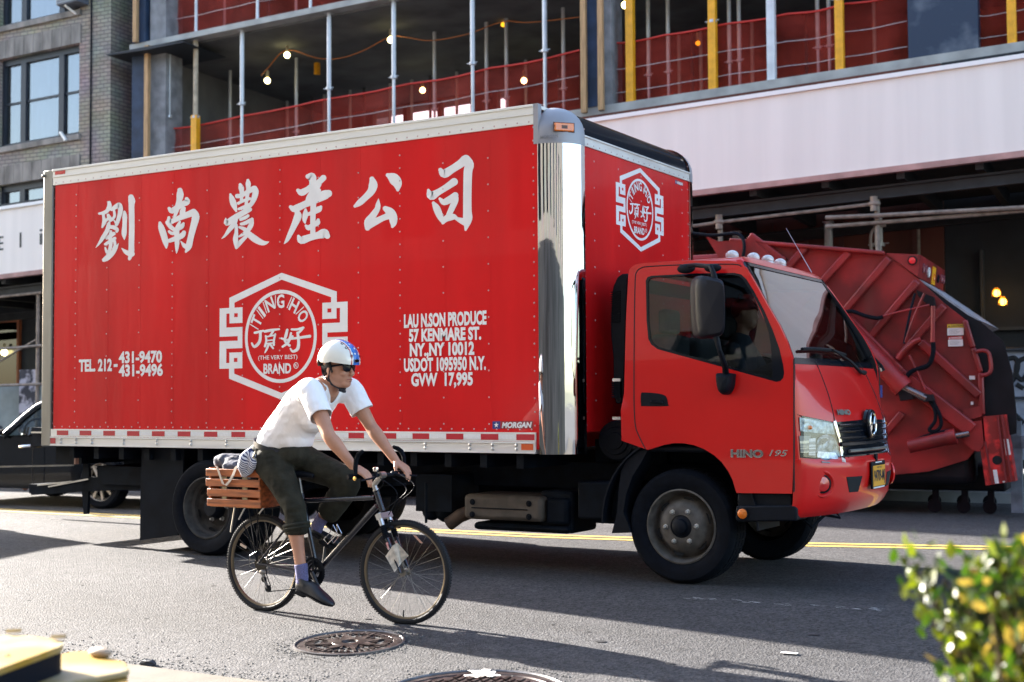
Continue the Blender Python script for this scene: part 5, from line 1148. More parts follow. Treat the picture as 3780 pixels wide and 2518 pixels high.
p = r4(1340, 1378, BY-.07); mb = MB(); mb.lathe(p-V((0,0,.015)), (0,0,1), [(0,0),(.018,0),(.02,.012),(.018,.024),(0,.028)], 18); BL = mb.build('bell', CHR, HB_)
mb = MB(); mb.frame(p+V((0,0,-.035)), V((1,0,0)), V((0,1,0)), V((0,0,1)), (-.008,-.008,-.02), (.008,.008,.02)); mb.build('bell_clamp', BLK, BL)
mb = MB()
for a, b, sag in ((barc+V((.06,-.1,-.01)), ht1+V((.06,-.02,-.02)), .10), (barc+V((.07,.1,0)), ht1+V((.1,.02,.05)), .12), (barc+V((.05,-.06,-.02)), r3(830, 900), .06), (barc+V((.05,.05,-.02)), ht1+V((.03,0,.02)), .13)):
    mid = a.lerp(b, .5)+V((sag,0,.02)); mb.tube(smooth2([tuple(a), tuple(mid), tuple(b)], 6, closed=False), .0028, 6)
mb.build('cable', BLK, BK)
# drivetrain
mb = MB(); cy = V((0,-.045,0))
for r_, o in ((.095,0),(.075,.008),(.055,.016)):
    n_ = 40; P = [bb+cy+V((cos(2*pi*k/(2*n_))*(r_+(.003 if k % 2 else -.003)), o, sin(2*pi*k/(2*n_))*(r_+(.003 if k % 2 else -.003)))) for k in range(2*n_)]; Q = [bb+cy+V((cos(2*pi*k/(2*n_))*(r_-.016), o, sin(2*pi*k/(2*n_))*(r_-.016))) for k in range(2*n_)]
    mb.rows([P, Q, [q+V((0,.003,0)) for q in Q], [q+V((0,.003,0)) for q in P], P], closed=True)
for k in range(5): a = 2*pi*k/5+.3; mb.beam(bb+cy, bb+cy+V((cos(a)*.085,.003,sin(a)*.085)), .014, .006, (0,1,0))
mb.build('chainring', DARKG, BK)
pedN = heelN.lerp(toeN, .60)+V((0,.03,-.02)); pedF = heelF.lerp(toeF, .60)+V((0,-.03,-.02))
for s_, pd in ((-1, pedN), (1, pedF)):
    e = V((pd.x, bb.y+s_*.075, pd.z)); d = (e-(bb+V((0,s_*.06,0)))).normalized(); e = bb+V((0,s_*.06,0))+d*.172; mb = MB(); mb.tube([bb+V((0,s_*.055,0)), e], [(.016,.010),(.011,.008)], 8); mb.build('crank', mat('crank_grey', (.06,.06,.065), .35, .7), BK)
    mb = MB(); mb.tube([e, V((e.x, pd.y, e.z))], .007, 6); mb.frame(V((pd.x, pd.y, e.z)), V((1,0,-.4)).normalized(), V((0,1,0)), V((.4,0,1)).normalized(), (-.045,-.04,-.010), (.045,.04,.010)); mb.build('pedal', BLK, BK)
mb = MB()
for k in range(7): r_ = .052-.0052*k; o = -.036+.0045*k; mb.lathe(rh+V((0,o,0)), (0,1,0), [(.012,0),(r_,0),(r_,.002),(.012,.002)], 24)
mb.build('cassette', mat('cassette_dark', (.05,.045,.04), .4, .8), BK)
j0 = r3(322, 1362, BY-.04); mb = MB(); mb.tube([bb+cy+V((.0,0,.095)), rh+V((0,-.03,.045))], .0038, 6); mb.tube([j0+V((0,0,-.02)), bb+cy+V((-.02,0,-.095))], .0038, 6); mb.tube([rh+V((.04,-.03,-.01)), rh+V((.05,-.035,-.07)), j0+V((.02,0,.02)), j0+V((0,0,-.02))], .0035, 6); mb.build('chain', DARKG, BK)
mb = MB(); q = rh+V((.03,-.05,-.055)); mb.ball(q, (.028,.016,.018)); mb.tube([q, j0+V((-.005,0,.0))], [(.016,.008),(.012,.006)], 8); mb.tube([q+V((-.02,0,0)), rh+V((-.075,-.06,-.02)), rh+V((-.07,-.06,.05)), rh+V((-.01,-.06,.08))], .003, 6); DR = mb.build('derailleur', mat('derailleur_grey', (.28,.26,.24), .35, .7), BK)
mb = MB(); mb.lathe(j0-V((0,.006,0)), (0,1,0), [(0,0),(.022,0),(.024,.006),(.022,.012),(0,.012)], 16); mb.lathe(q+V((.012,-.004,-.045)), (0,1,0), [(0,0),(.02,0),(.02,.01),(0,.01)], 16); mb.build('jockey_wheel', BLK, DR)
mb = MB(); mb.tube([stp, stp+V((-.02,0,.10))], .0135, 10); mb.build('seat_post', SPK, BK)
sd0 = stp+V((-.05,0,.115)); mb = MB(); chain(mb, [(sd0+V((-.13,0,.01)), .07, .03), (sd0+V((-.08,0,.012)), .075, .03), (sd0+V((0,0,.01)), .04, .026), (sd0+V((.09,0,.005)), .02, .02), (sd0+V((.14,0,0)), .014, .016)]); mb.build('saddle', BLK, BK)
mb = MB(); q0 = r3(700, 1090, BY); dn = (bb-r3(885,935)).normalized(); bn = V((dn.z,0,-dn.x)); bn = bn if bn.x < 0 else -bn
for s_ in (-1, 1): mb.tube([q0+bn*.02+V((0,s_*.02,0)), q0+bn*.02+dn*.10+V((0,s_*.03,0)), q0+bn*.06+dn*.10+V((0,s_*.036,0)), q0+bn*.06+dn*.03+V((0,s_*.036,0)), q0+bn*.085+dn*(-.01)+V((0,s_*.02,0)), q0+bn*.02+V((0,s_*.02,0))], .0032, 6)
mb.build('bottle_cage', CHR, BK)
# rack
zt = r3(150, 930).z; mb = MB()
for s_ in (-1, 1):
    for dx in (-.12, -.02, .06): mb.tube([rh+V((0,s_*.07,.02)), V((rh.x-.05+dx, BY+s_*.075, zt-.006))], .0045, 6)
    mb.tube([V((-1.05,BY+s_*.06,zt-.006)), V((-.60,BY+s_*.06,zt-.006)), st1+V((-.02,s_*.02,.05))], .005, 6)
for k in range(4): mb.tube([V((-1.05+k*.14,BY-.06,zt-.006)), V((-1.05+k*.14,BY+.06,zt-.006))], .004, 6)
mb.build('rack', BLK, BK)
mb = MB()
for a, b in (((207,935),(170,1005)), ((150,935),(128,1070)), ((310,930),(275,975))): mb.tube([r3(*a, BY-.08), r3(*b, BY-.08)], .006, 6)
mb.build('rack_stay', BOLT, BK)
# paper card caught on the fork
mb = MB(); pc_ = [r3(928, 1195, BY-.075), r3(965, 1140, BY-.075), r3(990, 1125, BY-.06), r3(1048, 1192, BY-.03), r3(1012, 1228, BY-.03), r3(1000, 1245, BY-.06), r3(975, 1278, BY-.075)]
mb.add(pc_, [(0,1,5,6),(1,2,5),(2,3,4),(2,4,5)]); mb.solid(.001); mb.build('paper_card', mat('dirty_paper', (.55,.49,.42), .8, var=.35, vs=25), label='dirty white paper card folded around the front fork of the bicycle', cat='card', smooth=False)
# crate with its load
WOOD = mat('stained_wood', (.36,.095,.022), .5, var=.45, vs=9, stretch=(.5,3,6), bump=.15, bs=30, coat=.15); WOODE = mat('worn_wood_edge', (.50,.25,.09), .6, var=.3, vs=12)
CR = thing('wooden_crate', 'stained wooden slatted crate carried on the rear rack of the bicycle', 'crate', (-.95, BY, zt))
y0, y1 = BY-.16, BY+.16; x0, x1, zb2, zt2 = r3(6,840,y0).x, r3(282,835,y0).x, zt, zt+.262
for yy in (y0, y1-.012):
    for k in range(4):
        z = zb2+.002+k*.066; mb = MB(); mb.box((x0-.012*(k > 1), yy, z), (x1-.004*k, yy+.012, z+.05)); o = mb.build('slat', WOOD, CR, bevel=.003)
for xx in (x0+.004, x1-.03):
    mb = MB(); mb.box((xx, y0+.013, zb2), (xx+.018, y1-.013, zt2-.005)); mb.build('end_board', WOOD, CR, bevel=.002)
mb = MB()
for k in range(4): mb.box((x0+.02, y0+.012+k*.075, zb2-.002), (x1-.03, y0+.068+k*.075, zb2+.008))
mb.build('bottom_board', WOODE, CR)
for xx in (x0+.12, x0+.30):
    mb = MB(); mb.box((xx, y0+.0125, zb2+.01), (xx+.04, y0+.02, zt2-.01)); mb.build('inner_batten', mat('pale_batten', (.42,.36,.22), .7), CR)
def lump(c, r, seed, mat_, name, label, cat, amp=.3, vox=.012, parts=()):
    mb = MB(); rr = random.Random(seed)
    for k in range(9): mb.ball(V(c)+V((rr.uniform(-.6,.6)*r[0], rr.uniform(-.5,.5)*r[1], rr.uniform(-.2,.3)*r[2])), (r[0]*.55, r[1]*.6, r[2]*.65))
    m = remesh(mb, vox, 4)
    for i, p in enumerate(m.v):
        q = V((p.x*9+p.z*6, p.y*10, p.z*14)); m.v[i] = p+(p-V(c)).normalized()*(abs(NZ.noise(q))*-.035*amp*3+NZ.noise(q*2.2)*.01)
    return m.build(name, mat_, label=label, cat=cat, angle=180)
lump((-.92, BY, zt2+.0), (.20, .15, .10), 5, mat('navy_fabric', (.055,.06,.085), .85, var=.4, vs=10, bump=.5, bs=16, bdist=.03), 'folded_jacket', 'dark navy bundled jacket stuffed into the wooden crate', 'jacket')
lump((-.90, BY, zt2-.11), (.17, .13, .11), 9, mat('dark_print_bag', (.02,.02,.022), .8, var=.8, vs=14, col2=(.25,.25,.24), vlo=.58, vhi=.62), 'cloth_bag', 'black cloth bag with white print inside the slatted crate', 'bag', .2)
STR_ = bpy.data.materials.new('striped_cloth'); STR_.use_nodes = True; n = STR_.node_tree; b = n.nodes['Principled BSDF']; b.inputs['Roughness'].default_value = .85
tc = n.nodes.new('ShaderNodeTexCoord'); wv = n.nodes.new('ShaderNodeTexWave'); wv.inputs['Scale'].default_value = 26; wv.inputs['Distortion'].default_value = 3.5; wv.inputs['Detail'].default_value = 1; wv.inputs['Detail Scale'].default_value = .6; mpg = n.nodes.new('ShaderNodeMapping'); mpg.inputs['Rotation'].default_value = (0, .9, .3)
rp = n.nodes.new('ShaderNodeValToRGB'); rp.color_ramp.interpolation = 'CONSTANT'; rp.color_ramp.elements[0].color = (.03,.035,.10,1); rp.color_ramp.elements[1].color = (.6,.6,.64,1); rp.color_ramp.elements[1].position = .45
n.links.new(tc.outputs['Object'], mpg.inputs[0]); n.links.new(mpg.outputs[0], wv.inputs[0]); n.links.new(wv.outputs[0], rp.inputs[0]); n.links.new(rp.outputs[0], b.inputs['Base Color'])
mb = MB(); W3 = [hit('rw', x, y, 1, yy) for x, y, yy in ((1400,235,BY-.10),(1340,260,BY-.15),(1270,340,BY-.18),(1235,430,BY-.185),(1250,480,BY-.185))]; chain(mb, [(W3[0],.04,.03),(W3[1],.055,.04),(W3[2],.05,.05),(W3[3],.025,.045),(W3[4],.014,.03)]); chain(mb, [(W3[1],.05,.04),(hit('rw',1370,330,1,BY-.185),.03,.04),(hit('rw',1310,440,1,BY-.185),.018,.03),(hit('rw',1255,485,1,BY-.185),.012,.02)])
m = remesh(mb, .008, 3)
for i, p in enumerate(m.v): m.v[i] = p+V((0,-1,.2))*NZ.noise(V((p.x*22+p.z*18, p.y*10, p.z*8)))*.012
m.build('striped_cloth', STR_, label='navy and white striped cloth draped over the front edge of the crate', cat='cloth', angle=180)
mb = MB(); P = [hit('rw', x, y, 1, BY-.17) for x, y in ((940,385),(955,420),(985,510),(1015,590),(1050,605),(1090,560),(1140,470),(1165,400),(1185,380))]
g = [[p+V((-.011,0,.003)) for p in P], [p+V((.011,-.004,-.002)) for p in P]]; mb.rows(g).solid(.003); mb.build('bag_strap', mat('cream_webbing', (.58,.50,.42), .85, bump=.3, bs=120), label='cream webbing bag strap looping over the side of the crate', cat='strap')
# ================================================================ unfinished building across the street
NE = -E2
def su(u, v, z): return uv(u, v, z + TILT*u)            # in the sloping street frame
def uof(P): return P.dot(E1)
def ux_(z_, x, y, v): return uof(hv(z_, x, y, v))
FV = 13.5
L1, L2 = 6.82, 9.71
UB = thing('unfinished_building', 'unfinished concrete building frame with open floors held up by shoring posts', 'building', uv(-4, FV+6, 0))
def slab(z0, z1, u0=-15.2, u1=12, v0=FV, v1=22):
    mb = MB(); street_box(mb, u0, u1, v0, v1, z0, z1); return mb
slab(L1-.19, L1).build('floor_slab', CONC, UB); slab(L2-.12, L2).build('floor_slab', CONC, UB); slab(12.5, 12.7).build('floor_slab', CONC, UB)
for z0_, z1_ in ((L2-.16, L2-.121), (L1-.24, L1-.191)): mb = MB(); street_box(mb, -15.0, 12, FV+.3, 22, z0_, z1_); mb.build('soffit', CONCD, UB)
for z_, a, b, yy, m in (('z1',1032,1140,700,CONC), ('z2',1795,1862,400,CONC)):
    u0, u1 = ux_(z_, a, yy, FV+.05), ux_(z_, b, yy, FV+.05)
    mb = MB(); street_box(mb, u0, u1, FV+.05, FV+.6, L1, L2-.12); street_box(mb, u0, u1, FV+.05, FV+.6, L2, 12.5); mb.build('column', mat('grey_concrete', (.20,.20,.21), .85, var=.25, vs=4, bump=.2, bs=25), UB)
BWALL = mat('brown_board', (.15,.058,.038), .85, var=.3, vs=1.5, stretch=(1,1,.3))
o1a, o1b, o2a, o2b = (hv('z2', 215, 800, 21), hv('z2', 888, 735, 21), hv('z2', 1075, 690, 21), hv('z2', 1212, 690, 21))
zo = hv('z2', 560, 765, 21).z - TILT*uof(hv('z2', 560, 765, 21))
segs_ = [(-15.0, uof(o1a)), (uof(o1b), uof(o2a)), (uof(o2b), 12)]
mb = MB(); street_box(mb, -15.0, 12, 21, 21.2, zo+.22, L2-.17)
for a, b in segs_: street_box(mb, a, b, 21, 21.2, L1, zo+.22)
street_box(mb, (uof(o2a)+uof(o2b))/2+.1, (uof(o2a)+uof(o2b))/2+.35, 21.01, 21.19, L1, zo+.22)
for k in range(5): uu = uof(o1a)+.9+k*1.0; street_box(mb, uu, uu+.12, 21.01, 21.19, L1, zo+.22)
mb.build('back_wall', BWALL, UB)
mb = MB(); street_box(mb, -15.0, 12, 21, 21.2, L2+.001, 12.5); mb.build('back_wall', BWALL, UB)
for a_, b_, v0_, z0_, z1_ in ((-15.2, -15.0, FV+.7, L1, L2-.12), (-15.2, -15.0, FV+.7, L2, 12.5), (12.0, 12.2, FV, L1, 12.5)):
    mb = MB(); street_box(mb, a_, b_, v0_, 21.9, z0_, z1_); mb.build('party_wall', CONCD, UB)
# formwork strips beside the columns
for z_, a, b, yy in (('z1',908,1000,700), ('z2',1690,1765,400)):
    u0, u1 = ux_(z_, a, yy, FV-.02), ux_(z_, b, yy, FV-.02); mb = MB(); street_box(mb, u0, u1, FV-.02, FV+.25, L1+.0, L2-.125); street_box(mb, u0, u1, FV-.02, FV+.25, L2, 12.5)
    mb.build('formwork_panel', PLY, label='blue-black formwork panel between timber studs at the %s column' % ('left-hand' if z_ == 'z1' else 'middle'), cat='formwork', smooth=False)
u0, u1 = ux_('z3', 1552, 200, FV+.05), ux_('z3', 2035, 200, FV+.05); mb = MB(); street_box(mb, u0, u1, FV+.05, FV+.5, L1, L2-.125)
mb.build('formwork_panel', mat('scuffed_blue', (.016,.030,.062), .6, var=.9, vs=2.2, col2=(.13,.15,.19), vlo=.5, vhi=.78, detail=9), label='wide scuffed dark blue formwork panel beside the netting', cat='formwork', smooth=False)
for z_, a, b, y0, lb in (('z1',918,942,150,'short timber stud left of the blue formwork panel, upper floor'), ('z1',996,1022,700,'long timber stud between the blue formwork and the left column'), ('z2',1650,1685,400,'timber stud on the left side of the middle blue formwork'), ('z2',1768,1802,400,'timber stud on the right side of the middle blue formwork')):
    u0, u1 = ux_(z_, a, y0, FV-.1), ux_(z_, b, y0, FV-.1); mb = MB()
    if y0 == 150: street_box(mb, u0, u1, FV-.12, FV-.03, L2, 12.5); street_box(mb, u0+.42, u1+.42, FV-.12, FV-.03, L2, 12.5)
    else: street_box(mb, u0, u1, FV-.12, FV-.03, L1-.1, L2-.125)
    if y0 == 150: mb.v = mb.v[:8]; mb.f = mb.f[:6]; mb.m = mb.m[:6]
    mb.build('timber_stud', TIMB, label=lb, cat='timber', group='timber studs at the columns', smooth=False)
mb = MB(); mb.prism([hv('z1', x, y, FV-.35) for x, y in ((722,375),(1000,322),(1262,284),(1270,290),(1000,345),(740,383))], E2*1.4); mb.build('plywood_sheet', mat('black_ply', (.012,.016,.024), .7), label='black plywood sheet sticking out below the upper slab edge', cat='plywood', smooth=False)
# red safety netting
def net(name, top, bot, v, label, sag=.03):
    g = []; n = 24
    for r_ in range(9):
        row = []
        for i in range(n+1):
            t = i/n; a, b = top; c, d = bot
            T_ = a.lerp(b, t); B_ = c.lerp(d, t); q = T_.lerp(B_, r_/8); q = q + E2*(.05*sin(t*37+r_*.9)*sin(r_*.8+.4)+.03*sin(t*11)); q.z += -sag*(1-r_/8)*abs(sin(t*pi*4)); row.append(q)
        g.append(row)
    mb = MB(); mb.rows(g); o = mb.build(name, NET, label=label, cat='netting')
    mb = MB(); mb.tube(g[0], .022, 6); mb.tube([p+V((0,0,-.02)) for p in g[4]], .008, 5); return o
def onslab(P, L): u_ = uof(P); return su(u_, P.dot(E2), L)
def netting(name, z_a, z_b, v, L, label):
    a, b = hv(*z_a, v), hv(*z_b, v); c, d = onslab(a, L), onslab(b, L); mb = MB()
    n = 26; g = []
    for r_ in range(9):
        row = []
        for i in range(n+1):
            t = i/n; q = a.lerp(b, t).lerp(c.lerp(d, t), r_/8) + E2*(.05*sin(t*37+r_*.9)*sin(r_*.8+.4)+.03*sin(t*11)); q.z -= .035*(1-r_/8)*abs(sin(t*pi*5)); row.append(q)
        g.append(row)
    mb.rows(g); t_ = thing(name, label, 'netting', (c+d)/2); mb.build('net', NET, t_)
    mb = MB(); mb.tube([p-E2*.02 for p in g[0]], .02, 6); mb.build('edge_band', mat('red_band', (.55,.03,.02), .6), t_)
    for k in (.42, .78):
        mb = MB(); mb.tube([g[0][i].lerp(g[8][i], k)-E2*.09 for i in range(n+1)], .008, 5); mb.build('guard_wire', GALV, t_)
netting('safety_netting', ('z1',1178,890), ('z2',1650,352), FV+.35, L1, 'red safety netting strung across the open floor above the truck box')
netting('safety_netting', ('z2',1866,300), ('z3',1548,-45), FV+.35, L1, 'red safety netting to the right of the middle column above the white hoarding')
mb = MB(); a = hv('z1', 1135, -500, FV+.5); b = hv('z2', 400, -700, FV+.5)
netting('safety_netting', ('z1',1135,-400), ('z2',300,-700), FV+.45, L2, 'red safety netting closing off the uppermost floor')
netting('safety_netting', ('z3',2040,-60), ('z3',2900,-190), FV+.35, L1, 'dim red netting behind the rightmost yellow post')
# shoring posts ------------------------------------------------------------------------------
def post(kind, label, group, u_, v_, L, H, k=1.0, split=.55):
    r = thing('shoring_post', label, 'post', (0,0,0), group)
    hi, lo = (GALV, GALV); 
    if kind == 'yellow': hi = lo = YEL
    if kind == 'dark': hi = lo = mat('dark_steel_post', (.06,.065,.075), .6, .3)
    if kind == 'timber_yellow': hi, lo = mat('pale_timber', (.45,.36,.26), .7, var=.2, vs=8), YEL
    if kind == 'silver_yellow': hi, lo = GALV, YEL
    if kind == 'yellow_silver': hi, lo = YEL, mat('white_post', (.62,.63,.66), .5, var=.1, vs=5)
    if kind in ('yellow', 'yellow_silver', 'silver_yellow', 'timber_yellow'):
        mb = MB(); mb.box((-.055*k,-.055*k,.012), (.055*k,.055*k,H*split)); mb.box((-.012,-.058*k,.02),(.012,-.0553*k,H*split-.02)); mb.build('outer_tube', lo, r, bevel=.01)
        mb = MB(); 
        if kind == 'yellow': mb.box((-.052*k,-.052*k,H*split+.001), (.052*k,.052*k,H-.012))
        else: mb.tube([(0,0,H*split), (0,0,H-.012)], .042*k, 10)
        mb.build('inner_tube', hi, r)
    else:
        mb = MB(); mb.tube([(0,0,.012), (0,0,H*split)], .030*k, 10); mb.build('inner_tube', lo, r)
        mb = MB(); mb.tube([(0,0,H*split-.02), (0,0,H-.012)], .042*k, 10); mb.build('outer_tube', hi, r)
    mb = MB(); mb.lathe((0,0,H*split-.06), (0,0,1), [(.03*k,0),(.062*k,0),(.062*k,.05),(.03*k,.05)], 12); mb.tube([(-.10*k,-.02,H*split-.035),(.10*k,-.02,H*split-.02)], .010, 6); mb.build('collar', GALV, r)
    mb = MB(); mb.box((-.075,-.075,0), (.075,.075,.012)); mb.build('foot_plate', GALV, r); mb = MB(); mb.box((-.075,-.075,H-.012), (.075,.075,H)); mb.build('head_plate', GALV, r)
    r.location = su(u_, v_, L); r.rotation_euler = (0, 0, TH); return r
H1 = L2-.12-L1
ORD = ['first','second','third','fourth','fifth','sixth','seventh','eighth','ninth','tenth','eleventh','twelfth']
front = [('z1',1162,700,'silver'),('z1',1348,700,'timber_yellow'),('z1',1668,700,'silver'),('z1',2268,500,'silver'),('z2',362,400,'silver'),('z2',905,400,'silver'),('z2',1403,400,'silver'),('z2',1992,350,'silver_yellow'),('z3',207,300,'yellow'),('z3',612,300,'yellow_silver'),('z3',1082,250,'yellow'),('z3',2268,150,'yellow')]
names = {'silver':'galvanised shoring post', 'timber_yellow':'shoring post, timber top and yellow foot', 'silver_yellow':'shoring post with silver top and yellow lower tube', 'yellow':'all-yellow shoring post', 'yellow_silver':'shoring post with yellow top and white lower tube'}
where = ['at the left column','second from the left, at the netting\'s start','just right of the timber and yellow post','under the left bulbs, third silver one','beside the brightest bulb','left of the lit opening, above the lettering','nearest the middle column','just right of the middle column','left of two silver posts','between two yellow posts','left of the scuffed blue panel','at the right edge of the photo']
for i, (z_, x, y, k) in enumerate(front):
    post(k, ('%s, %s' % (names[k], where[i])), 'shoring posts along the open floor edge', ux_(z_, x, y, FV+.2), FV+.2, L1, H1, 1.12 if k == 'silver' else 1.25, {'timber_yellow':.42,'silver_yellow':.82,'yellow_silver':.93}.get(k, .46))
mid = [('z1',1585,600),('z1',2042,600),('z2',642,500),('z2',1000,400),('z2',1137,350),('z2',1530,400),('z2',2117,350),('z2',2252,300),('z3',322,300),('z3',390,300),('z3',930,200),('z3',1008,200)]
wm = ['left of the third front post','right of the upper left bulb','behind the lit back opening','right of the sixth front post','carrying the small yellow lamp','left of the middle column','right of the silver and yellow post','second right of the middle column','first of the pair left of the white tube post','second of the pair left of the white tube post','first of the pair before the last full yellow post','second of the pair before the last full yellow post']
for (z_, x, y), wh in zip(mid, wm): post('silver', 'slim post behind the netting, '+wh, 'slim shoring posts in the second row', ux_(z_, x, y, FV+2.4), FV+2.4, L1, H1, .95, .40)
back = [('z1',1390,700),('z1',1800,700),('z1',1978,700),('z1',2150,600),('z1',2235,500),('z2',60,600),('z2',157,500),('z2',335,500),('z2',485,500),('z2',612,500),('z2',795,400),('z2',1270,300),('z2',1500,400),('z2',1885,300),('z2',2325,250),('z3',65,400),('z3',125,400),('z3',478,300),('z3',850,200),('z3',1320,200)]
for i, (z_, x, y) in enumerate(back): post('dark' if i % 3 == 0 else 'silver', 'thin shoring post standing deep inside the open floor', 'shoring posts deep inside the open floor', ux_(z_, x, y, FV+5.5), FV+5.5, L1, H1, .9, .5)
upp = [('z1',1352,100,'silver',.2,'silver shoring post on the uppermost floor, leftmost in front of the red net'),('z1',1547,80,'silver',2,'pinkish shoring post seen through the red net of the uppermost floor'),('z1',1775,50,'silver',.2,'silver shoring post on the uppermost floor, middle one in front of the net'),('z1',1855,40,'dark',1.2,'dark shoring post on the uppermost floor beside the middle silver one'),('z1',2040,10,'silver',1.2,'shoring post on the uppermost floor, second from the right'),('z1',2140,10,'silver',.2,'shoring post on the uppermost floor, nearest the bend of the slab')]
for z_, x, y, k, dv, lb in upp: post(k, lb, 'shoring posts on the uppermost floor', ux_(z_, x, y, FV+dv), FV+dv, L2, 2.78, 1.1)
u0 = ux_('z1', 2185, 400, FV+3); r = hv('z1', 2185, 345, FV+3); q = hv('z1', 2185, 515, FV+3); mb = MB(); mb.box((r.x-.05, r.y-.05, q.z), (r.x+.05, r.y+.05, r.z)); mb.tube([r, r+V((0,0,.35))], .03, 6); mb.build('hanging_tube', YEL, label='short yellow tube hanging from the dark soffit', cat='tube', smooth=False)
# bulbs on their cable
EMB = mat('lit_bulb', (.9,.8,.4), .4, emit='#fff2a8', est=2.2); SOCKT = mat('lamp_socket', (.35,.30,.2), .6)
for z_, x, y, v, lb, on in (('z1',1978,380,15,'lit work bulb on the soffit, upper of the left pair',1),('z1',1842,556,15.4,'lit work bulb, lower of the left pair',1),('z2',340,275,15,'lit work bulb directly beside a silver post above the lettering',1),('z2',560,622,18,'lit work bulb low behind the netting above the white opening',1),('z2',1258,556,18,'lit work bulb low behind the netting, left of the middle column',1),('z2',1955,35,14.6,'lit work bulb beside the silver and yellow post',1),('z2',1115,170,16,'small yellow work lamp on a slim post',.2),('z3',105,298,17,'dim orange work lamp behind the red netting on the right',.12)):
    P = hv(z_, x, y, v); t_ = thing('work_bulb', lb, 'bulb', P, 'work bulbs strung under the slab')
    mb = MB(); mb.ball(P, .066 if on == 1 else .05, 14, 10); mb.build('bulb', EMB if on == 1 else mat('dim_bulb', (.8,.45,.08), .4, emit='#ffb020', est=.3), t_); mb = MB(); mb.tube([P+V((0,0,.07)), P+V((0,0,.22))], .035, 8); mb.build('socket', SOCKT, t_)
pts = [hv(z_, x, y, 15.2) for z_, x, y in (('z1',1800,520),('z1',1845,470),('z1',1975,345),('z1',2180,400),('z1',2340,402),('z2',150,350),('z2',335,255),('z2',450,258),('z2',620,280),('z2',870,235),('z2',1110,150),('z2',1300,155),('z2',1640,118))]
mb = MB(); mb.tube([V(q) for q in smooth2([tuple(p) for p in pts], 4, closed=False)], .012, 5); mb.build('lamp_cable', mat('orange_cable', (.4,.12,.02), .6), label='orange lamp cable looping along the soffit between the bulbs', cat='cable')
# ================================================================ old brick building on the left
BR_ = brick('grey_brick', (.42,.37,.31), (.32,.28,.235), (.17,.155,.14), 1.9)
STONE = mat('sooty_stone', (.20,.18,.165), .85, var=.35, vs=3, bump=.2, bs=15, stretch=(1.5,1.5,.5))
BB = thing('brick_building', 'old grey brick building with triple sash windows at the left', 'building', uv(-22, FV+4, 0))
u1b = -15.72; rows_ = [(5.05, 7.1), (7.96, 9.98), (10.72, 12.8)]; wus = [(-18.98, -16.6), (-22.6, -20.2), (-26.2, -23.8)]
fnb = lambda u, z: su(u, FV, z)
holes = [[(a, z0), (b, z0), (b, z1), (a, z1)] for a, b in wus for z0, z1 in rows_]
mb = MB(); sheet(mb, [[(-30, .1), (u1b, .1), (u1b, 15), (-30, 15)]]+holes, fnb, NE, .3, 0)
WL = mb.build('wall', BR_, BB, smooth=False)
mb = MB(); street_box(mb, u1b-.25, u1b, FV+.31, FV+12, .1, 15); mb.build('wall', BR_, BB, smooth=False)
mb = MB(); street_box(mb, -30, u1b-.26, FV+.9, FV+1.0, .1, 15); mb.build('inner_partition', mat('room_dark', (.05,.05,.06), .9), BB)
PANE = glass('sash_glass', (.55,.6,.65), mirror=.16); SKYREFL = mat('painted_sky_reflection', (.42,.46,.56), .8, var=.2, vs=2, stretch=(2,2,.4)); SASH = mat('black_sash', (.012,.016,.026), .45)
for a, b in wus:
    for z0, z1 in rows_:
        mb = MB(); w0, w1 = a+(b-a)*.27, a+(b-a)*.73
        street_box(mb, a, b, FV+.12, FV+.26, z0, z0+.09); street_box(mb, a, b, FV+.12, FV+.26, z1-.14, z1)
        for c, d in ((a, a+.07), (w0-.09, w0+.06), (w1-.06, w1+.09), (b-.07, b)): street_box(mb, c, d, FV+.12, FV+.26, z0+.09, z1-.14)
        zm = (z0+z1)/2-.03
        for c, d in ((a+.07, w0-.09), (w0+.06, w1-.06), (w1+.09, b-.07)): street_box(mb, c, d, FV+.16, FV+.22, zm, zm+.05)
        W = mb.build('window', SASH, BB, smooth=False)
        for c, d in ((a+.07, w0-.09), (w0+.06, w1-.06), (w1+.09, b-.07)):
            mb = MB(); street_box(mb, c+.001, d-.001, FV+.185, FV+.19, z0+.091, z1-.141); mb.build('pane', PANE, W, smooth=False)
            if c != a+.07 or z0 < 7: mb = MB(); street_box(mb, c+.01, d-.01, FV+.27, FV+.28, z0+.1, z1-.15); mb.build('reflection_sheet', SKYREFL, W, smooth=False)  # blue-white sheet behind the pane imitates the sky's reflection
        mb = MB(); street_box(mb, a-.06, b+.06, FV-.07, FV+.12, z0-.13, z0-.001); mb.build('sill', STONE, W, smooth=False, bevel=.01)
        mb = MB(); n_ = 9
        for k in range(n_): street_box(mb, a-.05+(b-a+.1)*k/n_+.006, a-.05+(b-a+.1)*(k+1)/n_-.004, FV-.025, FV+.1, z1+.002, z1+.42)
        mb.build('lintel', STONE, W, smooth=False)
P = hv('z1', 480, 20, FV-.2); mb = MB(); uu = uof(P); t_ = thing('air_conditioner', 'window air conditioner with a small support bracket in the top left window', 'air conditioner', su(uu, FV-.1, 10.75))
street_box(mb, uu-.25, uu+.36, FV-.35, FV+.15, 10.78, 11.2); mb.build('casing', mat('ac_casing', (.09,.10,.13), .5, var=.2, vs=10), t_, bevel=.02); mb = MB()
for k in range(7): street_box(mb, uu-.22, uu+.33, FV-.358, FV-.351, 10.82+k*.05, 10.845+k*.05)
mb.build('grille', mat('ac_grille', (.25,.27,.3), .5), t_); mb = MB(); mb.beam(su(uu-.05, FV-.3, 10.77), su(uu+.06, FV-.02, 10.6), .05, .03); mb.build('bracket', WHITEV, t_)
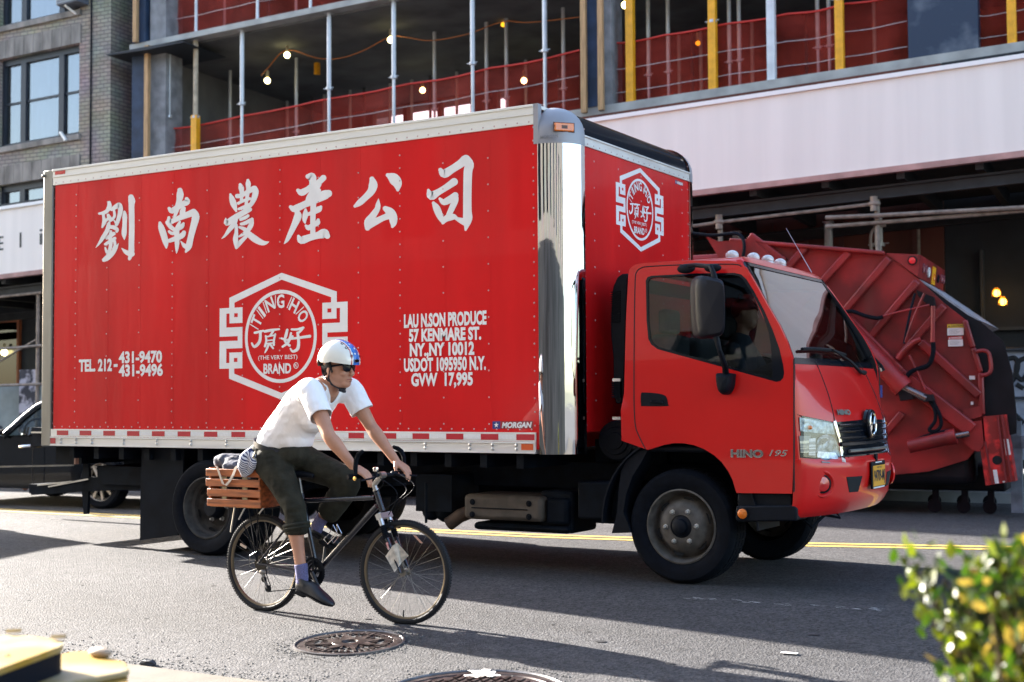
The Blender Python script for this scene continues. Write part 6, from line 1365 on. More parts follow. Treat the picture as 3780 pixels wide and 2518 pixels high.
P = hv('z1', 437, 945, FV-.1); mb = MB(); mb.beam(P+V((-.1,0,.12)), P+V((.08,0,-.08)), .05, .05); mb.build('window_bracket', WHITEV, label='small white bracket on the sill of the lower brick window', cat='bracket')
mb = MB(); a = ux_('z1', 623, 600, FV-.03); mb.tube([su(a, FV-.02, 4), su(a, FV-.02, 15)], .018, 6); mb.build('wall_cable', DARK, label='dark cable running down the grey brick wall', cat='cable')
# ================================================================ sidewalk shed with its white hoarding
SV = 9.2
for u0, u1, lb in ((-32, -9.0, 'white hoarding of the sidewalk shed with black shop letters at the left'), (-8.98, 14, 'long white hoarding panel with rain streaks along the sidewalk shed at right')):
    t_ = thing('hoarding', lb, 'hoarding', su((u0+u1)/2, SV, 4.3))
    mb = MB(); street_box(mb, u0, u1, SV, SV+.06, 4.32, 5.5); o = mb.build('panel', WPAN, t_, smooth=False)
    mb = MB(); street_box(mb, u0, u1, SV-.04, SV+.08, 5.501, 5.56); mb.build('top_rail', mat('white_rail_paint', (.82,.81,.82), .5), t_, smooth=False)
    mb = MB(); street_box(mb, u0, u1, SV-.03, SV+.09, 4.24, 4.319); mb.build('bottom_rail', mat('pinkish_timber', (.42,.24,.22), .7, var=.2, vs=4), t_, smooth=False)
    if u0 < -20:
        mb = MB()
        for s, x0, x1, yb, yt in (('e', -8, 24, 158, 62), ('l', 135, 147, 138, 35), ('i', 274, 290, 118, 12)):
            A = hv('z4', x0, yb, SV-.002); B = hv('z4', x1, yb, SV-.002); Tt = hv('z4', x0, yt, SV-.002)
            if s == 'e': text_on(mb, 'E', A, E1, V((0,0,1)), (B-A).length, (Tt-A).z, NE, .003, .0)
            elif s == 'l': mb.frame(A, E1, V((0,0,1)), NE, (0,0,0), ((B-A).length, (Tt-A).z, .004))
            else: mb.frame(A, E1, V((0,0,1)), NE, (0,0,0), ((B-A).length, (Tt-A).z*.72, .004)); mb.frame(A, E1, V((0,0,1)), NE, (0,(Tt-A).z*.86,0), ((B-A).length, (Tt-A).z, .004))
        mb.build('shop_letters', mat('sign_ink', (.015,.017,.022), .5), t_, smooth=False)
SHD = thing('sidewalk_shed', 'dark sidewalk shed deck on pale pipe posts over the far pavement', 'shed', su(-4, 11, 0))
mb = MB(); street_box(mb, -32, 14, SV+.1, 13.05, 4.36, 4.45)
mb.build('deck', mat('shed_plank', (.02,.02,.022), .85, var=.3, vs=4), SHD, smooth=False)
mb = MB()
for k in range(46): street_box(mb, -31.5+k*1.0, -31.4+k*1.0, SV+.1, 13.05, 4.16, 4.36)
mb.build('joist', mat('shed_steel', (.018,.02,.024), .7, var=.3, vs=5), SHD, smooth=False)
PIPE = mat('pale_pipe', (.24,.19,.16), .55, .15, var=.3, vs=10)
mb = MB(); w_ = ux_('z3', 135, 1400, SV+.2); 
for v_ in (SV+.25, 12.9): street_box(mb, -32, 14, v_, v_+.12, 4.1, 4.13); street_box(mb, -32, 14, v_+.05, v_+.07, 3.98, 4.1); street_box(mb, -32, 14, v_, v_+.12, 3.95, 3.98)
mb.build('girder', mat('shed_steel', (.018,.02,.024), .7), SHD, smooth=False)
for z_, x, y in (('z3',258,1500),('z3',1340,1400),('z4',262,700),('z3',3300,1400)):
    uu = ux_(z_, x, y, SV+.3)
    for v_ in (SV+.3, FV-.4): mb = MB(); mb.tube([su(uu, v_, .13-TILT*uu*1.0), su(uu, v_, 3.95)], .034, 10); mb.build('leg', PIPE, SHD)
def pipe(pts, v, r=.026, nm='brace'): mb = MB(); mb.tube([hv(z_, x, y, v) for z_, x, y in pts], r, 8); return mb.build(nm, PIPE, SHD)
pipe([('z3',-300,1590),('z3',60,1560),('z3',250,1532),('z3',1320,1405)], SV+.24); pipe([('z3',985,1500),('z3',1400,1482),('z3',2352,1430),('z3',2900,1400)], SV+.2, .03); pipe([('z3',985,1562),('z3',1400,1530),('z3',2352,1452),('z3',2900,1410)], SV+.26, .03)
pipe([('z4',-200,500),('z4',0,478),('z4',290,448)], SV+.24); pipe([('z4',-200,850),('z4',0,838),('z4',290,812)], SV+.24); pipe([('z4',-200,1105),('z4',0,1088),('z4',290,1078)], SV+.24)
pipe([('z4',-20,935),('z4',270,760)], SV+.5, .02)
for z_, x, y in (('z3',250,1530),('z3',1318,1405)):
    P = hv(z_, x, y, SV+.24); mb = MB(); mb.ball(P, (.09,.06,.045), 12, 8); mb.tube([P-V((0,0,.10)), P+V((0,0,.10))], .052, 8); mb.build('coupler', PIPE, SHD)
# street front below the deck
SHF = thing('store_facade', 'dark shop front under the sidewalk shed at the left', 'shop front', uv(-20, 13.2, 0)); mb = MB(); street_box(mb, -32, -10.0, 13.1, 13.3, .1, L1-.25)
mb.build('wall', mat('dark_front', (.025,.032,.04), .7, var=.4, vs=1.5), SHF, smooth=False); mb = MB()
a, b = hv('z4', -60, 640, 13.08), hv('z4', 145, 640, 13.08); 
for x0, x1, z0, z1 in ((uof(a), uof(b), -.06, .0), (uof(b)-.06, uof(b), -3.0, -.06)): street_box(mb, x0, x1, 13.02, 13.098, a.z+z0, a.z+z1, False)
mb.build('door_frame', mat('orange_frame', (.32,.09,.03), .6), SHF, smooth=False); mb = MB(); street_box(mb, uof(a), uof(b)-.061, 13.09, 13.098, a.z-3.0, a.z-.061, False); mb.build('pane', glass('dim_glass', (.1,.12,.13), mirror=.03), SHF, smooth=False)
mb = MB(); P = hv('z4', 30, 862, 13.0); t_ = thing('work_bulb', 'small warm lamp glowing under the shed at the left edge', 'bulb', P); mb.ball(P, .07); mb.build('bulb', EMB, t_); mb = MB(); mb.tube([P+V((0,0,.06)),P+V((0,0,.2))],.03,8); mb.build('socket', SOCKT, t_)
BW = thing('board_wall', 'brown board wall with studs behind the refuse truck', 'wall', uv(-2, 13.1, 0)); mb = MB(); street_box(mb, -9.99, 1.6, 13.1, 13.2, .1, L1-.25); mb.build('boards', mat('red_brown_board', (.10,.028,.018), .8, var=.3, vs=1.2, stretch=(1,1,.2)), BW, smooth=False)
mb = MB()
for k in range(20): street_box(mb, -9.9+k*.58, -9.83+k*.58, 13.06, 13.099, .1, 4.3)
mb.build('batten', mat('batten', (.10,.035,.03), .8), BW, smooth=False)
for z_, x, y, k, lb in (('z6',1005,60,'silver','bluish galvanised post in front of the brown boards above the refuse truck'),('z6',1350,80,'silver','white post with a hose beside it above the refuse hopper'),('z6',370,40,'silver','grey post above the refuse truck behind the cab roof')):
    P = hv(z_, x, y, 11.5); post(k, lb, 'posts under the sidewalk shed', uof(P), 11.5, .1-0*TILT, 3.9, 1.5, .9)
mb = MB(); mb.tube([V(q) for q in smooth2([tuple(hv('z6', x, y, 11.3)) for x, y in ((1302,165),(1295,110),(1298,50),(1315,15),(1345,-5),(1400,-15))], 4, closed=False)], .022, 8); mb.build('hose', mat('pale_hose', (.45,.40,.38), .6), label='pale hose arching over a white post above the refuse hopper', cat='hose')
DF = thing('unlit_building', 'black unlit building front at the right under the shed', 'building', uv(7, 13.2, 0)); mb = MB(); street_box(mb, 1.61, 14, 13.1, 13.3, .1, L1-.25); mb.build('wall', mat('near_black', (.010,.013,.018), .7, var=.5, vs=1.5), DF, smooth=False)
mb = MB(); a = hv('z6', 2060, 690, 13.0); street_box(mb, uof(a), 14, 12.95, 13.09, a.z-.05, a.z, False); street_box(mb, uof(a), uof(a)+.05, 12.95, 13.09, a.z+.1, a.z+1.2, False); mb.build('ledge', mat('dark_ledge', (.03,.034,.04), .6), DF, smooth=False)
AMB = mat('amber_lamp', (.9,.5,.1), .4, emit='#ffb63a', est=2.4)
for x, y, lb in ((2163,452,'glowing amber site lamp, upper of the two in the dark at right'), (2207,512,'glowing amber site lamp, lower of the two in the dark at right')):
    P = hv('z6', x, y, 12.6); t_ = thing('site_lamp', lb, 'lamp', P, 'amber lamps in the dark at right'); mb = MB(); mb.ball(P, .052, 14, 10); mb.build('bulb', AMB, t_)
    mb = MB()
    for k in range(6): a = 2*pi*k/6; mb.tube([P+V((cos(a)*.062,sin(a)*.062,-.05)), P+V((cos(a)*.065,sin(a)*.065,.02)), P+V((cos(a)*.02,sin(a)*.02,.085))], .004, 4)
    mb.build('guard', mat('amber_guard', (.5,.25,.02), .5), t_)
# pale fence panel with graffiti and chain link at the far right
FP = thing('chain_link_fence', 'chain link fence with pale sheeting and black graffiti at the right edge', 'fence', uv(4, 12, 0)); a, b, c = hv('z6', 2225, 842, 11.8), hv('z6', 2700, 842, 11.8), hv('z6', 2225, 1600, 11.8)
mb = MB(); street_box(mb, uof(a), uof(b), 11.8, 11.82, c.z, a.z, False); mb.build('sheeting', mat('pale_sheeting', (.27,.29,.36), .7, var=.3, vs=2.5), FP, smooth=False); mb = MB()
for pts in ([(2245,905),(2290,900),(2310,960),(2270,1060),(2240,1040)], [(2360,900),(2310,930),(2300,1010),(2340,1050),(2375,1010)], [(2290,1290),(2352,1350)], [(2300,1080),(2350,1110)]):
    mb.tube([V(q)-E2*.004 for q in smooth2([tuple(hv('z6', x, y, 11.8)) for x, y in pts], 5, closed=False)], .035, 6)
mb.build('graffiti', mat('spray_black', (.008,.009,.012), .7), FP); mb = MB(); hh = a.z-c.z; L_ = uof(b)-uof(a)
for k in range(34):
    for s_ in (1, -1):
        u_ = uof(a)+k*.13-1.0; p0 = uv(u_ if s_ > 0 else u_+hh*.8, 11.74, c.z); p1 = uv(u_+hh*.8 if s_ > 0 else u_, 11.74, a.z)
        if min(uof(p0), uof(p1)) > uof(a)-.05 and max(uof(p0), uof(p1)) < uof(b): mb.tube([p0, p1], .007, 4)
mb.build('wire_mesh', mat('fence_wire', (.06,.065,.08), .5, .5), FP); mb = MB(); mb.tube([uv(uof(a), 11.74, c.z+hh*.56), uv(uof(b), 11.74, c.z+hh*.56)], .02, 6); mb.tube([uv(uof(a), 11.74, a.z), uv(uof(b), 11.74, a.z)], .03, 6); mb.build('rail', mat('fence_wire', (.06,.065,.08), .5, .5), FP)
# left board with poster behind the black car
t_ = thing('site_board', 'grey painted site board under the shed behind the black car', 'board', uv(-15, 9.7, .1)); mb = MB(); a, b = hv('z4', -300, 1095, 9.7), hv('z4', 700, 1075, 9.7); street_box(mb, uof(a), uof(b), 9.7, 9.75, .1, a.z, False); mb.build('panel', mat('grey_board', (.20,.23,.23), .75, var=.25, vs=2.5), t_, smooth=False)
P = hv('z4', 200, 1185, 9.69); mb = MB(); ww = (hv('z4', 268, 1185, 9.69)-hv('z4', 132, 1185, 9.69)).length; mb.frame(P, E1, V((0,0,1)), NE, (-ww/2,-1.0,0), (ww/2,.55,.004)); PO = mb.build('poster', mat('poster_pale', (.42,.40,.47), .7, var=.9, vs=3.2, col2=(.02,.022,.04), vlo=.46, vhi=.54), label='torn black and pale poster pasted on the grey site board', cat='poster', smooth=False)
# ================================================================ facade behind the camera, unseen, added for bounce light and reflections
NB = thing('brick_building', 'unseen pale brick facade behind the viewer, added for bounce light and reflections', 'building', (0, -14, 0)); mb = MB(); nf = lambda x, z: V((x, -13.6, z))
hs = [[(x, z), (x+1.3, z), (x+1.3, z+2), (x, z+2)] for x in range(-26, 20, 3) for z in (1.0, 4.6, 8.2, 11.8)]
sheet(mb, [[(-28, -.3), (22, -.3), (22, 15.5), (-28, 15.5)]]+hs, nf, (0,1,0), .3, 0); mb.build('wall', brick('bounce_brick', (.44,.41,.36), (.38,.35,.31), (.33,.31,.29), 1.9), NB, smooth=False); mb = MB()
for h in hs: mb.box((h[0][0]+.001, -13.86, h[0][1]+.001), (h[1][0]-.001, -13.82, h[2][1]-.001))
mb.build('window', mat('dark_window', (.02,.025,.03), .08, spec=.8), NB, smooth=False)
mb = MB(); mb.box((-28.2, -13.59, -.2), (22.2, -13.3, 4.1)); mb.build('unseen_shop_front', mat('dark_shop', (.03,.032,.036), .4, var=.5, vs=.8), NB, smooth=False)  # dark lower band of the added facade, for reflections
# ================================================================ refuse truck parked at the far kerb
GV = 6.5
GRED = mat('refuse_red', (.20,.007,.008), .52, var=.42, vs=2.6, coat=.06, bump=.06, bs=6); GDARK = mat('hopper_dark', (.007,.007,.010), .6, var=.4, vs=4, spec=.2)
def g(z_, x, y, d=0.): return hv(z_, x, y, GV+d)
GT = thing('refuse_truck', 'red rear-loading refuse truck parked at the far kerb behind the cab', 'truck', uv(0, GV+1.2, 0)); W_ = 2.35
def gpoly(name, pts, d0, d1, m, parent=GT, **k): mb = MB(); mb.prism([g(*p, d0) for p in pts], E2*(d1-d0)); return mb.build(name, m, parent, smooth=False, **k)
z6 = lambda *ps: [('z6', x, y) for x, y in ps]
HOP = gpoly('tailgate', z6((330,82),(500,95),(1000,135),(1400,175),(1500,255),(1620,350),(1800,520),(1945,632),(2000,830),(2055,1000),(2066,1300),(2060,1480),(1960,1600),(1700,1680),(1300,1720),(900,1700),(600,1400),(330,800)), .02, W_, GRED)
gpoly('hopper_cheek', z6((1640,372),(1960,600),(2055,650),(2210,785),(2270,1000),(2300,1300),(2298,1420),(2060,1480),(2066,1300),(2055,1000),(2000,830),(1945,632),(1800,520)), .06, .12, GDARK)
gpoly('hopper_cheek', z6((1640,372),(1960,600),(2055,650),(2210,785),(2270,1000),(2300,1300),(2298,1420),(2060,1480)), W_-.1, W_-.04, GDARK)
gpoly('rear_flap', z6((1632,355),(2050,640),(1985,668),(1870,590),(1640,385)), .13, W_-.15, mat('worn_flap', (.30,.28,.31), .5, var=.3, vs=5))
a, b = g('z6',1635,185), g('z6',1620,342)
gpoly('lamp_housing', z6((1398,176),(1635,186),(1620,342),(1500,252)), -.01, W_-.3, GRED)
LH = [o for o in GT.children if o.name.startswith('lamp_housing')][0]
p = g('z6',1583,228,-.01); mb = MB(); mb.lathe(p, NE, [(.052,0),(.052,.012),(.042,.014)], 20); mb.build('lamp_ring', GDARK, LH); mb = MB(); mb.lathe(p, NE, [(.04,0),(.036,.016),(0,.022)], 20); mb.build('side_lamp', mat('bright_red_lens', (.75,.03,.04), .2, coat=.6), LH)
r0, r1 = g('z6',1635,186,-.01), g('z6',1620,342,-.01); nr = ((r0-r1).cross(E2)).normalized(); nr = nr if nr.dot(E1) > 0 else -nr; up = (r0-r1).normalized(); H_ = (r0-r1).length
for k, (t, y, r_, m) in enumerate(((.30,.5,.055,'g'),(.50,.5,.055,'g'),(.72,.45,.06,'w'),(1.12,.35,.05,'o'),(1.5,.4,.05,'d'),(1.78,.5,.055,'g'),(1.96,.5,.055,'g'))):
    c = r1+up*H_*y+E2*t+nr*.002; mb = MB(); mb.lathe(c, nr, [(r_,0),(r_,.014),(r_*.8,.018),(r_*.6,.008),(0,.010)], 16, ref=up); mb.build('lamp', {'g': mat('dull_lens', (.20,.05,.06), .35), 'w': mat('lamp_white', (.6,.58,.56), .3), 'o': ORG, 'd': GDARK}[m], LH)
mb = MB(); c = r1+up*H_*.2+E2*1.0+nr*.002; mb.frame(c, E2, up, nr, (0,-.05,0), (.24,.16,.01)); mb.build('warning_plate', YEL, LH)
def rib(pts, w=.085, d=.07, name='rib'): 
    P = [g(*p) for p in pts]; mb = MB()
    for i in range(len(P)-1): mb.beam(P[i]+NE*d*.5, P[i+1]+NE*d*.5, w, d, NE)
    return mb.build(name, GRED, GT, bevel=.018)
for a_, b_ in (((855,135),(500,520)), ((1150,170),(800,560)), ((1425,215),(1105,595)), ((1620,372),(1290,760)), ((1805,540),(1480,910))): rib(z6(a_, b_), .085, .06)
rib(z6((1640,790),(2045,1160)), .10, .06); rib(z6((1520,1275),(1390,1430)), .085, .06); rib(z6((1945,640),(2003,830),(2055,1000),(2066,1290)), .06, .05)
rib(z6((330,90),(1395,180)), .05, .08, 'top_edge'); rib(z6((460,70),(700,250)), .14, .08, 'lift_arm')
gpoly('lift_bracket', z6((160,60),(240,95),(430,88),(450,70),(480,80),(660,235),(560,260),(420,210),(250,210)), -.10, .0, GRED)
rib(z6((1100,610),(1500,1010),(2000,1400)), .17, .12, 'slide_rail')
def cyl(a, b, c, r): 
    A, B, C_ = g(*a, -.16), g(*b, -.16), g(*c, -.16); mb = MB(); mb.tube([A, B], r, 14); mb.lathe(B, (B-A), [(0,.02),(r*1.12,.02),(r*1.12,-.08),(r,-.08)], 14); o = mb.build('hydraulic_cylinder', GRED, GT); mb = MB(); mb.tube([B, C_], r*.45, 12); mb.build('rod', mat('cylinder_rod', (.25,.2,.2), .25, .9), o); return o
cyl(('z6',1100,660), ('z6',1515,1100), ('z6',1680,1180), .105); cyl(('z6',1560,1510), ('z6',1870,1440), ('z6',1975,1420), .075)
gpoly('pivot_plate', z6((1975,1340),(2060,1330),(2075,1500),(2040,1545),(1990,1530),(1940,1480)), -.08, .02, GRED); gpoly('latch', z6((1935,1255),(2060,1225),(2060,1300),(2000,1320),(1920,1320)), -.05, .02, GRED)
mb = MB(); mb.tube([V(q) for q in smooth2([tuple(g('z6', x, y, -.06)) for x, y in ((2020,855),(2075,848),(2110,870),(2125,960),(2110,1005),(2060,1020))], 4, closed=False)], .022, 8); mb.build('grab_handle', GRED, GT)
for pts, r_, m in (([(1110,585),(1170,578),(1260,610),(1340,625),(1380,615)], .022, RUB), ([(1380,612),(1500,580),(1700,535)], .014, GRED), ([(1725,790),(1725,870),(1690,950),(1590,985),(1540,1030),(1520,1070)], .026, RUB), ([(1725,540),(1722,790)], .024, GRED), ([(1600,455),(1560,620),(1525,800)], .014, DARK), ([(1665,455),(1600,600),(1530,790)], .014, GRED), ([(1690,1180),(1735,1250),(1740,1330),(1700,1390),(1720,1410)], .02, RUB), ([(1720,1190),(1770,1290),(1780,1360),(1750,1400),(1720,1405)], .02, RUB), ([(65,40),(200,55),(300,45),(370,42),(410,70),(425,130),(415,205)], .02, DARK), ([(1560,880),(1620,1000),(1670,1120)], .016, GRED), ([(1480,905),(1520,850),(1590,790),(1640,770)], .03, GRED), ([(1590,1465),(1720,1420),(1840,1395)], .014, DARK)):
    mb = MB(); mb.tube([V(q) for q in smooth2([tuple(g('z6', x, y, -.14)) for x, y in pts], 4, closed=False)], r_, 8); mb.build('hydraulic_hose' if m is RUB or m is DARK else 'hydraulic_pipe', m, GT)
gpoly('valve_block', z6((1610,430),(1730,480),(1740,540),(1700,545),(1620,470)), -.08, .0, GDARK); gpoly('valve_block', z6((1480,1130),(1560,1110),(1590,1180),(1500,1195)), -.2, -.02, GDARK); gpoly('valve_block', z6((1660,1150),(1720,1150),(1735,1190),(1670,1200)), -.2, -.08, GDARK)
def decal(x0, y0, x1, y1, m, s=None, ink=None, parent=HOP):
    A, B, C_ = g('z6', x0, y1), g('z6', x1, y1), g('z6', x0, y0); mb = MB(); w, h = (B-A).length, C_.z-A.z; mb.frame(A, E1, V((0,0,1)), NE, (0,0,-.003), (w,h,.003)); o = mb.build('warning_label', m, parent, smooth=False)
    if s:
        mb = MB(); text_on(mb, s, A+E1*w*.22+V((0,0,h*.2)), E1, V((0,0,1)), w*.72, h*.62, NE, .006, .02); mb.add([A+E1*w*.04+V((0,0,h*.2))+NE*.005, A+E1*w*.17+V((0,0,h*.2))+NE*.005, A+E1*w*.105+V((0,0,h*.82))+NE*.005], [(0,1,2)]); mb.build('label_writing', ink, parent, smooth=False)
    return A, w, h
INK = mat('label_ink', (.02,.02,.02), .6); LW = mat('label_white', (.62,.60,.60), .5); 
decal(1824,668,1937,692, mat('label_yellow', (.62,.42,.03), .5), 'CAUTION', INK); A, w, h = decal(1824,694,1937,744, LW); mb = MB()
for k in range(5): mb.frame(A+E1*w*.12+V((0,0,h*(.16+.15*k))), E1, V((0,0,1)), NE, (0,0,.003), (w*(.5+.08*(k % 3)), h*.05, .0045))
decal(1830,752,1932,771, mat('label_red', (.5,.03,.03), .5), 'DANGER', LW); A, w, h = decal(1830,773,1932,820, LW)
for k in range(4): mb.frame(A+E1*w*.12+V((0,0,h*(.25+.17*k))), E1, V((0,0,1)), NE, (0,0,.003), (w*(.55+.07*(k % 3)), h*.05, .0045))
mb.build('label_lines', mat('label_grey', (.25,.25,.26), .6), HOP, smooth=False); decal(1975,1022,2015,1048, LW); decal(1985,1200,2003,1222, LW)
gpoly('rear_step', [('g5',935,735),('g5',1120,720),('g5',1140,900),('g5',1195,1255),('g5',955,1290),('g5',905,960),('g5',950,930)], -.06, .35, mat('scuffed_red', (.42,.016,.016), .5, var=.5, vs=9, vlo=.45, vhi=.6))
RS = [o for o in GT.children if o.name.startswith('rear_step')][0]
for pts in ([(1100,918),(1138,915),(1158,1042),(1118,1048)], [(1012,1165),(1045,1162),(1062,1272),(1030,1275)], [(1090,1255),(1128,1250),(1125,1262),(1095,1268)]): mb = MB(); mb.prism([g('g5', x, y, -.0605) for x, y in pts], NE*.003); mb.build('reflector_strip', TAPEW, RS, smooth=False)
for a_, b_ in (((1052,735),(1120,1265)), ((950,935),(1010,1280)), ((1085,725),(1165,1258))): mb = MB(); mb.beam(g('g5',*a_,-.07), g('g5',*b_,-.07), .02, .03, NE); mb.build('step_ridge', mat('ridge_red', (.16,.01,.012), .6), RS)
mb = MB(); p = g('g5',1047,1086,-.061); mb.lathe(p, NE, [(.05,0),(.05,.002),(0,.003)], 18); mb.build('step_hole', mat('hole_black', (.004,.005,.007), .9), RS)
mb = MB(); P0 = uv(-4.2, GV+.02, .95); mb.frame(P0, E1, E2, V((0,0,1)), (0,0,0), (4.6, W_, 2.1)); mb.build('hopper_body', GRED, GT, smooth=False, bevel=.05)
mb = MB(); mb.frame(uv(-6.2, GV+.1, .6), E1, E2, V((0,0,1)), (0,0,0), (7.5, W_-.2, .32)); mb.build('chassis', DARK, GT)
mb = MB(); mb.prism([uv(-4.5, GV+.05, .6), uv(-6.4, GV+.05, .6), uv(-6.5, GV+.05, 1.5), uv(-6.2, GV+.05, 2.4), uv(-4.5, GV+.05, 2.5)], E2*(W_-.1)); CBG = mb.build('cab', GRED, GT, bevel=.06, smooth=False)
mb = MB(); mb.prism([uv(-4.9, GV+.045, 1.5), uv(-6.2, GV+.045, 1.5), uv(-5.95, GV+.045, 2.25), uv(-4.9, GV+.045, 2.3)], E2*.01); mb.build('window', BLKG, CBG)
for u_ in (-5.5, -1.4, -.2, .9):
    for v_, s_ in ((GV+.25, 1), (GV+W_-.2, -1)):
        mb = MB(); mb.lathe(uv(u_, v_, .5), E2*s_, [(.22,0),(.30,-.02),(.45,-.03),(.49,-.01),(.50,.02),(.50,.2),(.45,.24),(.22,.2)], 28, closed=True); w_o = mb.build('wheel', RUB, GT); mb = MB(); mb.lathe(uv(u_, v_, .5), E2*s_, [(.25,.02),(.2,.03),(.12,.0),(0,0)], 20); mb.build('rim', DARKG, w_o)
mb = MB(); mb.frame(uv(1.2, GV+.1, .34), E1, E2, V((0,0,1)), (0,0,0), (1.5, W_-.2, .5)); mb.build('hopper_floor', GDARK, GT, bevel=.1)
# a wheeled bin standing behind the hopper: only its castors show
BN = thing('wheeled_bin', 'dark wheeled bin with black castors under the refuse hopper', 'bin', uv(2.3, GV+1.0, 0)); mb = MB(); mb.frame(uv(1.65, GV+.5, .26), E1, E2, V((0,0,1)), (0,0,0), (1.35, 1.0, .3)); mb.build('tub', GDARK, BN, bevel=.03)
for z_, x, y in (('z8',1735,285),('z8',1935,280),('z8',2115,280)):
    for dv in (.55, 1.4):
        p = hv(z_, x, y, GV+dv); c = uv(uof(p), GV+dv, .08); mb = MB(); mb.lathe(c-E2*.02, E2, [(0,0),(.075,0),(.08,.02),(.075,.04),(0,.04)], 16); mb.frame(c, E1, E2, V((0,0,1)), (-.02,-.03,.05), (.05,.03,.18)); mb.build('castor', BLK, BN)
mb = MB(); a_ = hv('g5', 1160, 1140, GV+.3); mb.frame(uv(uof(a_), GV+.2, .05), E1, E2, V((0,0,1)), (0,0,0), (.12, .12, 1.0)); mb.frame(uv(uof(a_)-.02, GV+.2, .75), E1, E2, V((0,0,1)), (0,0,0), (1.2, .12, .14)); mb.build('barricade', mat('barricade_grey', (.10,.12,.15), .6, var=.3, vs=8), label='grey barricade rail on a dark post at the right edge', cat='barricade', smooth=False)
# ================================================================ black car in the far lane
CV = 3.95; PA = mat('black_car_paint', (.004,.006,.010), .16, coat=.6, spec=.3)
rw_ = hv('l6', 1092, 1290, CV); ur = uof(rw_)
ab = uof(hv('l6', 40, 640, CV)); 
BC = thing('black_car', 'black saloon car heading left in the far lane behind the truck\'s tail', 'car', uv(ur-1.4, CV+.9, 0))
f_ = lambda s, z, d=0.: uv(ur - s, CV+d, z)
sa = ur-ab
PROF = [(-1.15,.35),(-1.18,.6),(-1.12,.86),(-.95,.95),(-.4,.98),(sa-.1,.90),(sa+.25,.88),(sa+1.35,.76),(sa+1.5,.62),(sa+1.52,.36),(sa+1.2,.24),(-.8,.24)]
wf = sa+.72
mb = MB(); P = smooth2(PROF, 3); rows = []
for d, k, dz in ((.06,.96,0),(.0,1,0),(.0,1,0),(1.8,1,0),(1.74,.96,0)):
    pass
c0 = (sa/2, .55)
for d, k in ((.10,.97),(.03,.993),(.0,1),(1.80,1),(1.77,.993),(1.70,.97)): rows.append([f_(c0[0]+(s-c0[0])*k, c0[1]+(z-c0[1])*k, d) for s, z in P])
mb.rows(rows, closed=True); n = len(P); mb.f.append(list(range(n))); mb.m.append(0); mb.f.append([5*n+i for i in range(n)]); mb.m.append(0); CB = mb.build('body', PA, BC, angle=40)
rt = hv('l6', 465, 322, CV+.28); srt = ur-uof(rt)
GH = [(sa+.05,.88),(srt,rt.z+.01),(srt-.35,rt.z+.10),(.55,rt.z+.12),(.0,1.24),(-.45,.97)]
mb = MB(); G2 = smooth2(GH, 3, closed=False); rows = []
for d, k in ((.04,0),(.28,1)):
    rows.append([f_(s, z, .05+(z-.88)*.42) for s, z in G2])
R1 = [f_(s, z, .05+(z-.88)*.42) for s, z in G2]; R2 = [f_(s, z, 1.75-(z-.88)*.42) for s, z in G2]; k = len(mb.v)
fi = [i for i, (s, z) in enumerate(G2) if s >= srt-.05]; bi = [i for i, (s, z) in enumerate(G2) if s <= .35]; mb.rows([[R1[i] for i in fi], [R2[i] for i in fi]]); mb.rows([[R1[i] for i in bi], [R2[i] for i in bi]]); mb.build('windscreen', glass('car_glass', (.35,.42,.42), mirror=-.02), CB)
mb = MB(); mb.tube(R1, .035, 6); mb.tube(R2, .035, 6); mid = [i for i, (s, z) in enumerate(G2) if .3 < s < srt-.2]; mb.rows([[R1[i]+V((0,0,.02)) for i in mid], [R2[i]+V((0,0,.02)) for i in mid]]); mb.build('roof', mat('roof_black', (.012,.014,.018), .1, coat=1.), CB)
mb = MB(); mb.tube([R1[i]+NE*.03+V((0,0,.02)) for i in range(0, 9)], .022, 6); mb.build('pillar_trim', CHR, CB)
pl = [p_ for p_ in R1] ; mb = MB(); mb.add(pl, [list(range(len(pl)))]); mb.add(list(R2), [list(range(len(R2)))]); mb.build('side_window', glass('car_side_glass', (.5,.56,.55), mirror=-.03), CB)
mb = MB(); mb.tube([f_(sa-.4, .90, .02), f_(sa-.4, 1.0, .05)], .03); mb.ball(f_(sa+.02, .97, -.10), (.11,.07,.075)); mb.build('mirror', PA, CB)
for (x0, y0), (x1, y1), r_ in (((-200,978),(810,958),.02),):
    mb = MB(); a_, b_ = hv('l6', x0, y0, CV-.012), hv('l6', x1, y1, CV-.012); mb.beam(a_, b_, .02, .04, NE); mb.build('chrome_strip', STEEL, CB)
mb = MB(); a_, b_ = hv('l6', 225, 752, CV-.03), hv('l6', 345, 740, CV-.03); mb.tube([a_, a_.lerp(b_,.5)+NE*.03, b_], .022, 8); mb.build('door_handle', CHR, CB)
mb = MB(); mb.beam(f_(ur-ux_('l6',365,800,CV), .86, -.001), f_(ur-ux_('l6',365,800,CV), .3, -.001), .012, .006, NE); mb.build('door_seam', mat('seam_black', (.006,.006,.008), .7), CB)
mb = MB(); mb.frame(f_(-1.05,.80,-.0), E1, E2, V((0,0,1)), (-.08,-.004,-.12), (.1,.1,.1)); mb.build('tail_lamp', REDL, CB)
